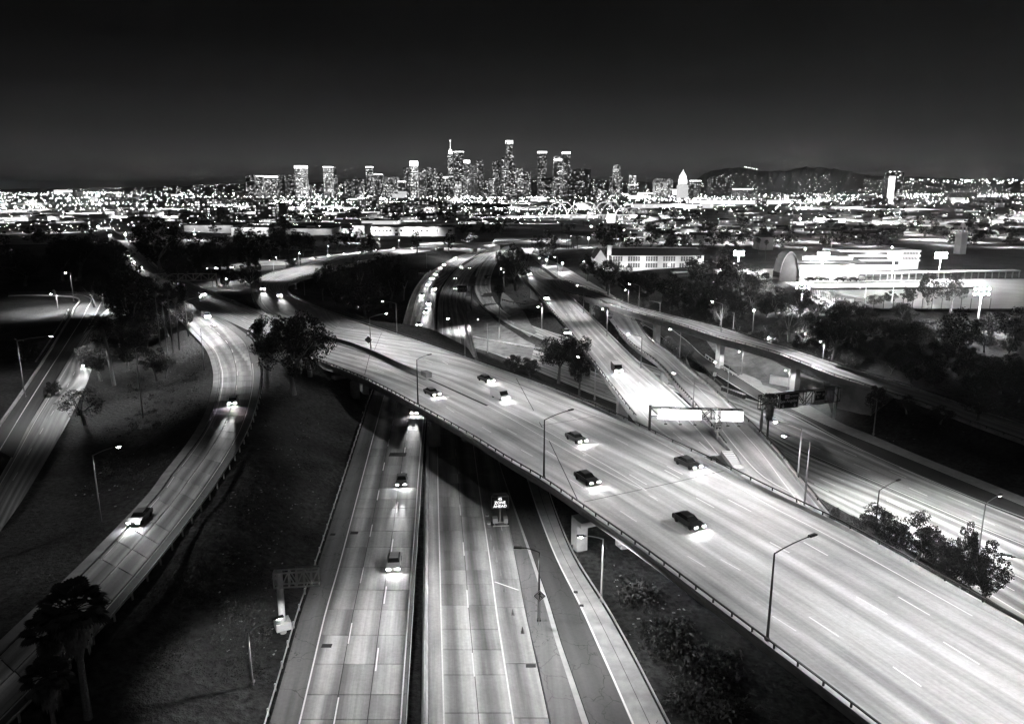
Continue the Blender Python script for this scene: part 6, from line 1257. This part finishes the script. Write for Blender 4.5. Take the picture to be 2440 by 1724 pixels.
# church tower at the right
P = gp(2285, 612, 8); s = mpp(P); t = thing('church_tower', 'pale bell tower with open arches and small dome at the right edge', 'church', P, .3); w = 18 * s; zt = ztop(P, 553) - P.z
MB().box(0, 0, zt / 2, w, w, zt).obj('shaft', 'stucco', t); z2 = ztop(P, 540) - P.z
for i in (-1, 1):
    for j in (-1, 1): MB().box(i * w * .3, j * w * .3, (zt + z2) / 2, w * .14, w * .14, z2 - zt).obj('belfry_pier', 'stucco', t)
MB().box(0, 0, z2, w * .8, w * .8, .5).tube([(0, 0, z2), (0, 0, z2 + 1.6), (0, 0, z2 + 2.6)], [w * .36, w * .25, w * .05], 12).tube([(0, 0, z2 + 2.5), (0, 0, z2 + 4.4)], .1, 5).obj('dome', 'stucco', t)
# cross on the roof behind
P = unp(1981, 590, 9); t = thing('roof_cross', 'pale cross standing above the roofs behind the sports hall', 'cross', P); z = ztop(P, 563) - P.z; MB().box(0, 0, z / 2, .5, .5, z).obj('upright', 'stucco', t); MB().box(0, 0, z * .8, 3, .45, .5).obj('crossbar', 'stucco', t)
# small buildings near the school
for x0, x1, ty, by, lb, dp in ((1603,1640,640,652,'dark roofed picnic shelter in front of the school',8),(1705,1745,618,632,'pale gabled shed on the playground',10),(2055,2105,785,800,'dark hipped roof house below the sports field',12)):
    z = 6; A, B1 = unp(x0, by, z), unp(x1, by, z); w = (B1 - A).length; h = ztop(A, (ty + by) / 2) - z; zt = ztop(A, ty) - z; t = thing('small_house', lb, 'building', ((A.x + B1.x) / 2, A.y, z)); MB().box(0, dp / 2, h / 2, w * .9, dp * .8, h).obj('wall', 'stucco', t)
    mb = MB(); mb.v = [(-w / 2, 0, h), (w / 2, 0, h), (w / 2, dp, h), (-w / 2, dp, h), (-w * .3, dp / 2, zt), (w * .3, dp / 2, zt)]; mb.f = [(0, 1, 5, 4), (2, 3, 4, 5), (1, 2, 5), (3, 0, 4)]; mb.obj('roof', 'roof_dark', t)
# ================================================================== houses on the right, trees of the city
def house(P, w, d, h, rz, wall, label):
    t = thing('house', label, 'house', P, rz, 'houses of the hillside quarter'); MB().box(0, 0, h / 2, w, d, h).obj('wall', wall, t)
    mb = MB(); r = h * .55; e = .5; mb.v = [(-w / 2 - e, -d / 2 - e, h), (w / 2 + e, -d / 2 - e, h), (w / 2 + e, d / 2 + e, h), (-w / 2 - e, d / 2 + e, h), (-w / 2 - e, 0, h + r), (w / 2 + e, 0, h + r)]; mb.f = [(0, 1, 5, 4), (2, 3, 4, 5), (1, 2, 5), (3, 0, 4)]; mb.obj('roof', RN.choice(['roof_dark', 'roof_tile', 'roof_pale']), t)
    REL.append((t, (P.x / (P.y * CT + (H - P.z) * ST)) * F + CX, CY + F * ((H - P.z) * CT - P.y * ST) / (P.y * CT + (H - P.z) * ST), 'small pale gabled house' if wall == 'stucco' else 'small grey gabled house'))
    for x in (-w * .25, w * .25): MB().box(x, -d / 2 - .05, h * .5, 1.1, .1, 1.2).obj('window', RN.choice(['self_lit', 'glass_dark', 'soft_lit']), t)
for i in range(130):
    by = RN.uniform(492, 612); x = RN.uniform(1480, 2500)
    if by > 575 and (x > 1690 or x < 1500): continue
    P = unp(x, by, 4); nth = 'near the school' if x < 1750 else ('beyond the sports hall' if x < 2100 else 'toward the right edge'); house(P, RN.uniform(9, 16), RN.uniform(8, 11), RN.uniform(3, 5.5), RN.uniform(-.6, .6), RN.choice(['stucco', 'stucco_grey']), 'small gabled house among dark trees ' + nth)
def far_trees(n, xr, yr, label, ext=(8, 15), z=2, skip=None):
    for i in range(n):
        x = RN.uniform(*xr); by = RN.uniform(*yr)
        if skip and skip(x, by): continue
        P = unp(x, by, z); hh = RN.uniform(*ext); cr_, tr = KIND[RN.choice(['far', 'far2', 'far'])]; rad = hh * RN.uniform(.4, .6)
        t = mk('city_tree', None, None, P, label, 'tree', 'trees of the city', rot=(0, 0, RN.uniform(0, 6))); REL.append((t, x, by, 'dark city tree')); mk('trunk', tr, t, scale=(rad / .8, rad / .8, hh * .6)); mk('crown', cr_, t, loc=(0, 0, hh * .6), scale=(rad, rad, hh * .45))
far_trees(105, (1480, 2560), (500, 625), 'dark tree among the houses of the right hand quarter', (9, 17), 4, lambda x, y: y > 590 and x > 1690)
far_trees(60, (640, 1230), (505, 545), 'dark tree in the belt behind the white hall', (9, 18), 1, lambda x, y: y > 533 and x > 860)
far_trees(40, (330, 700), (520, 575), 'dark tree in the belt before the warehouses', (10, 17), 2)
far_trees(30, (-100, 330), (555, 640), 'dark tree beyond the upper left freeway', (10, 16), 3, lambda x, y: x > 230 and y < 625)
far_trees(25, (560, 1180), (575, 640), 'dark tree between the distant freeways', (8, 14), 1, lambda x, y: x > 940 or (y < 640 and y > 590))
far_trees(24, (1380, 1700), (560, 600), 'dark tree behind the school', (10, 16), 4)
far_trees(46, (1690, 2420), (556, 596), 'dark tree behind the sports hall', (8, 14), 5)
far_trees(44, (560, 905), (574, 611), 'dark tree before the wide warehouse', (8, 16), 1)
far_trees(22, (1100, 1240), (545, 566), 'dark tree by the pale overpass', (9, 14), 1)
far_trees(30, (1640, 1760), (600, 700), 'dark tree between school and playground', (7, 12), 7, lambda x, y: x > 1690 and 630 < y < 670)
# ================================================================== lights of the city
_oc = [(1, 0, 0), (-1, 0, 0), (0, 1, 0), (0, -1, 0), (0, 0, 1), (0, 0, -1)]; _of = [(0, 2, 4), (2, 1, 4), (1, 3, 4), (3, 0, 4), (2, 0, 5), (1, 2, 5), (3, 1, 5), (0, 3, 5)]
def octa(mb, p, r):
    n = len(mb.v); mb.v += [(p[0] + a * r, p[1] + b * r, p[2] + c * r) for a, b, c in _oc]; mb.f += [(n + a, n + b, n + c) for a, b, c in _of]
R_ = random.Random(21); a = MB(); b = MB()
for i in range(9500):
    by = 455 + 115 * R_.random() ** 2.3; x = R_.uniform(-250, 2650); Y = Yrow(by)
    if by > 545 and 900 < x < 1420: continue
    dens = .55 + .45 * math.sin(x * .021 + 2) * math.sin(x * .0063)
    if x > 1500 and by > 490: dens *= .45
    if x < 700 and by > 500: dens *= .6
    if 700 < x < 1180 and by > 500: dens *= .5
    if R_.random() > dens: continue
    s = Y / F; r = s * (.28 + .45 * R_.random() ** 3); octa(a if R_.random() < .93 else b, atY(x, by - R_.uniform(3, 9) / Y * F, Y), r)
# lamps in rows along the streets
for k in range(120):
    by = 457 + 60 * R_.random() ** 1.6; x = R_.uniform(-250, 2650)
    if by > 495 and (x > 1500 or 640 < x < 1180): continue
    P = unp(x, by, 0); an = R_.choice([.12, .12, 1.69]) + R_.uniform(-.05, .05); sp_ = R_.uniform(28, 45); big = R_.random() < .35
    for j in range(R_.randrange(8, 26)):
        q = P + Vector((math.cos(an), math.sin(an), 0)) * sp_ * j
        if q.y < 1450 or q.y > 9000: continue
        octa(b if big and j % 3 == 0 else a, (q.x, q.y, 9), q.y / F * R_.uniform(.4, .8))
a.obj('city_lights', 'city_lamp', kind='stuff', label='thousands of small street and window lights spread over the city'); b.obj('bright_city_lights', 'city_lamp_bright', kind='stuff', label='brighter lamps scattered over the city')
m = MB()
for i in range(900):
    x = R_.uniform(1600, 2560); f = .3 * R_.random() ** 1.6; p = HR(x, f); 
    if R_.random() < .25 + .75 * abs(math.sin(x * .017)): octa(m, p + Vector((0, -4, 6)), R_.uniform(1.2, 3.2))
for i in range(420):
    x = R_.uniform(150, 1600); p = HL(x, R_.uniform(.05, .4)); octa(m, p + Vector((0, -4, 8)), R_.uniform(2, 4.5))
for i in range(70): p = atY(R_.uniform(2160, 2440), R_.uniform(427, 437), 7200); octa(m, p, R_.uniform(3, 7))
for x in (1775, 1779, 1784, 1787, 1792, 1797, 1803): octa(m, HR(x, .6) + Vector((0, 0, 12)), 7)
m.obj('hillside_lights', 'hill_lamp', kind='stuff', label='tiny lights on the slopes of the distant hills')
P = HR(1787, .6); t = thing('radio_mast', 'thin radio mast on the crest of the right hand hills', 'mast', P); MB().tube([(0, 0, 0), (0, 0, 85)], [5, 3], 5).obj('mast', 'stucco', t)
# single starry lamps that stand out
for x, y, by, pw, lb in [(465,559,572,9000,'starry lamp before the warehouse left of centre'),(1485,549,570,9000,'starry lamp right of the viaduct palms'),(1257,511,535,9000,'glaring lamp left of the arched bridge, first'),(1286,511,535,9000,'glaring lamp left of the arched bridge, second'),(1905,522,545,5000,'starry lamp above the small lit white building'),(237,467,480,12000,'glaring cluster lamp at the far left horizon'),(236,541,560,5000,'bright lamp at the far left freeway'),(1402,568,590,2500,'small bright lamp by the slope road'),(1793,740,790,500,'garden lamp in the wood above the long flyover'),(1810,804,818,900,'parked vehicle lamp above the long flyover, left'),(1830,806,818,600,'parked vehicle lamp above the long flyover, right'),(1916,796,830,700,'starry lamp in the dark wood'),(2300,432,462,20000,'brightest lamp on the right horizon'),(2179,534,548,2500,'starry lamp before the church quarter'),(1302,620,636,1200,'white lamp beside the ground level road, left'),(1440,625,640,2500,'glaring lamp at the corner of the school'),(840,561,578,2500,'white lamp on the sheds left of the white hall'),(1533,627,640,1200,'wall lamp on the school front'),
   (1915,594,640,3000,'roof lamp behind the sports hall, first'),(1985,592,640,3000,'roof lamp behind the sports hall, second'),(2052,592,640,3000,'roof lamp behind the sports hall, third'),(2120,590,640,3000,'roof lamp behind the sports hall, fourth'),(1340,628,650,1500,'white lamp beside the ground level road, right'),(1408,540,560,2500,'lamp beside the viaduct end'),(1500,470,488,9000,'glaring lamp at the right of the arches'),(300,560,575,2500,'lamp beside the upper left freeway')]:
    P = gp(x, by) if by > 545 else unp(x, by, 0); z = ztop(P, y); t = thing('lamp_post', lb, 'street lamp', P, 0, 'single bright lamps'); h = z - P.z; MB().tube([(0, 0, 0), (0, 0, h)], .12, 6).obj('pole', 'pole_grey', t); r = min(.55 * mpp(P) * 2.2, 1.2 + P.y / 1500); mb = MB(); mb.tube([(0, 0, h), (0, 0, h + r)], [r * .6, r], 10); mb.tube([(0, 0, h + r), (0, 0, h + 1.8 * r)], [r, r * .3], 10); mb.obj('globe', 'star_lamp', t)
    L = bpy.data.lights.new('lamp_light', 'POINT'); L.energy = pw * 1.5; L.shadow_soft_size = r; o = bpy.data.objects.new('lamp_light', L); COL.objects.link(o); o.parent = t; o.location = (0, -r * 1.8, h + r)
# unseen spots added over the city so that walls, roofs and roads show
LC = bpy.data.lights.new('district_fill', 'SPOT'); LC.energy = 300000; LC.shadow_soft_size = 2; LC.spot_size = math.radians(165); LC.spot_blend = .3
LM_ = bpy.data.lights.new('district_fill', 'SPOT'); LM_.energy = 45000; LM_.shadow_soft_size = 1.5; LM_.spot_size = math.radians(165); LM_.spot_blend = .3
LN = bpy.data.lights.new('quarter_fill', 'SPOT'); LN.energy = 12000; LN.shadow_soft_size = 1; LN.spot_size = math.radians(165); LN.spot_blend = .3
for i in range(130):
    by = R_.choice([470, 478, 486, 495, 505, 515]) + R_.uniform(-4, 4); x = R_.uniform(-100, 2540)
    if by > 500 and x > 1550 or 640 < x < 1180 and by > 500: continue
    o = bpy.data.objects.new('district_fill', LC); COL.objects.link(o); P = unp(x, by, 0); o.location = P + Vector((0, 0, 14))
for i in range(80):
    by = R_.uniform(500, 540); x = R_.uniform(-150, 1180) if i % 2 else R_.uniform(1500, 2550)
    o = bpy.data.objects.new('district_fill', LM_); COL.objects.link(o); o.location = unp(x, by, 0) + Vector((0, 0, 11))
for i in range(110):
    by = R_.uniform(505, 600); x = R_.uniform(1480, 2500)
    o = bpy.data.objects.new('quarter_fill', LN); COL.objects.link(o); P = unp(x, by, 4); o.location = P + Vector((0, 0, 8))
for x, by in [(1050,590),(1120,585),(1200,588),(1290,590),(1340,585),(980,598),(900,600),(800,612),(720,622),(640,628),(260,552),(160,550),(200,551),(80,551),(1100,538),(1180,538),(1260,538),(1400,545),(1090,612),(1190,600),(1255,597)]:
    o = bpy.data.objects.new('quarter_fill', LN); COL.objects.link(o); P = unp(x, by, 2); o.location = P + Vector((0, 0, 11))

# cars on the far freeways
for k, n, z in (('U', 16, 0), ('T', 10, 0)):
    r = R[k]
    for i in range(n):
        p = r.at(r.len * (i + .5) / n, RN.uniform(.15, .85)); o = copy_tree(CARS[RN.choice((0, 1, 3))], loc=p, rz=math.atan2(r.dir(r.len * (i + .5) / n).y, r.dir(r.len * (i + .5) / n).x) + (PI if r.dir(1).x > 0 else 0)); o['group'] = 'cars driving on the freeways'; o['category'] = 'car'
        o['label'] = 'tiny car with headlights on the distant %s freeway, %s from its left end' % ('central' if k == 'U' else 'far left', NTH[i])
        if i % 2 == 0:
            b_ = bpy.data.objects.new('headlight_beam', HB); COL.objects.link(b_); b_.parent = o; b_.location = (2.4, 0, .7); b_.rotation_euler = Vector((30, 0, -.7)).to_track_quat('-Z', 'Y').to_euler()
# litter and pale stones on the slopes, drain grates in the roads
mb = MB(); R_ = random.Random(31)
for (x0, y0, x1, y1, n) in [(600,950,760,1250,70),(520,1150,680,1560,90),(330,880,460,1000,30),(1440,1340,1640,1560,60),(1200,740,1300,800,20),(150,1050,420,1250,30),(2000,960,2300,1060,20),(1290,890,1420,950,15)]:
    for i in range(n):
        p = gp(R_.uniform(x0, x1), R_.uniform(y0, y1)); s = R_.uniform(.06, .2); a_ = R_.uniform(0, 6)
        if on_road(p): continue
        mb.box(p.x, p.y, G1(p) + .04, s * 2, s, .05, a_)
mb.obj('litter', 'litter', kind='stuff', label='scattered pale litter and stones on the dark slopes')
for k, pts in (('D1', [(843,1271,9,5),(792,1274,6,4),(777,1541,12,8),(946,1086,20,8)]), ('E', [(1372,1415,5,5),(1386,1447,5,5)]), ('D2', [(1265,1588,12,7)])):
    for x, y, w, h in pts:
        A, B_, C_ = unp(x - w, y, .05), unp(x + w, y, .05), unp(x, y - h, .05); MB().box((A.x + B_.x) / 2, (A.y + C_.y) / 2, .04 if k != 'E' else .22, B_.x - A.x, C_.y - A.y, .05).obj('drain_grate', 'roof_dark', R[k].o)
# ------------------------------------------------------------------ each of the many gets its own description
LANDM = [(150,458,'the long white horizon building'),(235,480,'the glaring cluster lamp'),(290,560,'the upper left freeway'),(190,600,'the wide upper left tree'),(390,560,'the big dark tree by the freeway'),(430,482,'the dark warehouse block'),(500,530,'the low warehouses'),(480,480,'the lit loft blocks'),(590,480,'the very long loft building'),(630,510,'the parking building'),(600,430,'the dark slab towers'),(714,470,'the lone bright tower'),(785,470,'the two banded tower'),(720,560,'the wide warehouse'),(770,610,'the curved flyover'),(880,480,'the slender tower'),(950,560,'the white hall'),(940,500,'the apartment building'),(985,470,'the blazing shaft tower'),(1075,470,'the spire tower'),(1060,495,'the pale hospital block'),(1130,560,'the pale overpass'),(1210,475,'the tallest tower'),(1290,475,'the free slab tower'),(1350,470,'the pair of tall towers'),(1230,535,'the long viaduct'),(1330,500,'the arched bridge'),(1460,480,'the rounded tower'),(1430,525,'the viaduct end'),(1400,600,'the ground level road'),(1500,500,'the lamp by the arches'),(1560,570,'the school roof'),(1580,480,'the courthouse block'),(1627,480,'the white pyramid tower'),(1600,520,'the long glowing wall'),(1720,480,'the block below the hills'),(1730,600,'the playground'),(1690,640,'the school end wall'),(1840,530,'the three storey apartments'),(1810,590,'the hall palms'),(1910,545,'the starry lamp house'),(1980,575,'the roof cross'),(1880,640,'the arched hall end'),(1990,530,'the white shop building'),(2080,480,'the arched entrance building'),(2100,585,'the banded modern building'),(2137,470,'the right office tower'),(2180,545,'the church quarter lamp'),(2285,580,'the bell tower'),(2300,475,'the pale right edge block'),(2240,520,'the right hand quarter'),
  (1560,720,'the school slope'),(1640,745,'the long flyover middle'),(1760,720,'the large pale leafy tree'),(1800,800,'the parked vehicle lamps'),(1916,800,'the starry lamp in the wood'),(1985,800,'the large round black tree'),(2080,830,'the small hazy tree'),(2150,800,'the second black tree'),(2200,900,'the long flyover far end'),(2300,820,'the big right edge tree'),(2400,900,'the right margin'),(-50,500,'the far left margin'),(2500,550,'the far right margin')]
ORD = ['closest','second closest','third closest','fourth closest','fifth closest','sixth closest','seventh closest','eighth closest','ninth closest','tenth closest','eleventh closest','twelfth closest','thirteenth closest','fourteenth closest','fifteenth closest','sixteenth closest','seventeenth closest','eighteenth closest','nineteenth closest','twentieth closest','twenty first closest','twenty second closest','twenty third closest','twenty fourth closest']
seen = {}
for o, x, y, noun in REL:
    k = min(range(len(LANDM)), key=lambda i: (LANDM[i][0] - x) ** 2 + ((LANDM[i][1] - y) * 2.5) ** 2); dx, dy = x - LANDM[k][0], y - LANDM[k][1]
    rel = ('left of' if dx < 0 else 'right of') if abs(dx) > abs(dy) * 2 else ('behind' if dy < 0 else 'in front of'); seen.setdefault((noun, rel, k), []).append(((dx * dx + dy * dy), o))
for (noun, rel, k), l in seen.items():
    l.sort(key=lambda q: q[0])
    for i, (_, o) in enumerate(l):
        o['label'] = ' '.join(('%s %s %s%s' % (noun, rel, LANDM[k][2], ', ' + ORD[min(i, 23)] if len(l) > 1 else '')).split())
        if len(o['label'].split()) > 16: o['label'] = o['label'].replace(' on wooded slope', '').replace('leafy dark', 'dark')
# ------------------------------------------------------------------ night haze over city and freeway
m, t_, _ = new_mat('night_air'); t_.nodes.clear(); q = t_.nodes.new('ShaderNodeOutputMaterial'); v = t_.nodes.new('ShaderNodeVolumePrincipled'); v.inputs['Color'].default_value = (.9, .9, .9, 1); v.inputs['Density'].default_value = .00005; v.inputs['Anisotropy'].default_value = .6; t_.links.new(v.outputs[0], q.inputs['Volume'])
MB().box(0, 21000, 190, 96000, 43000, 420).obj('haze', 'night_air', kind='stuff', label='thin haze lying over the city and the interchange')
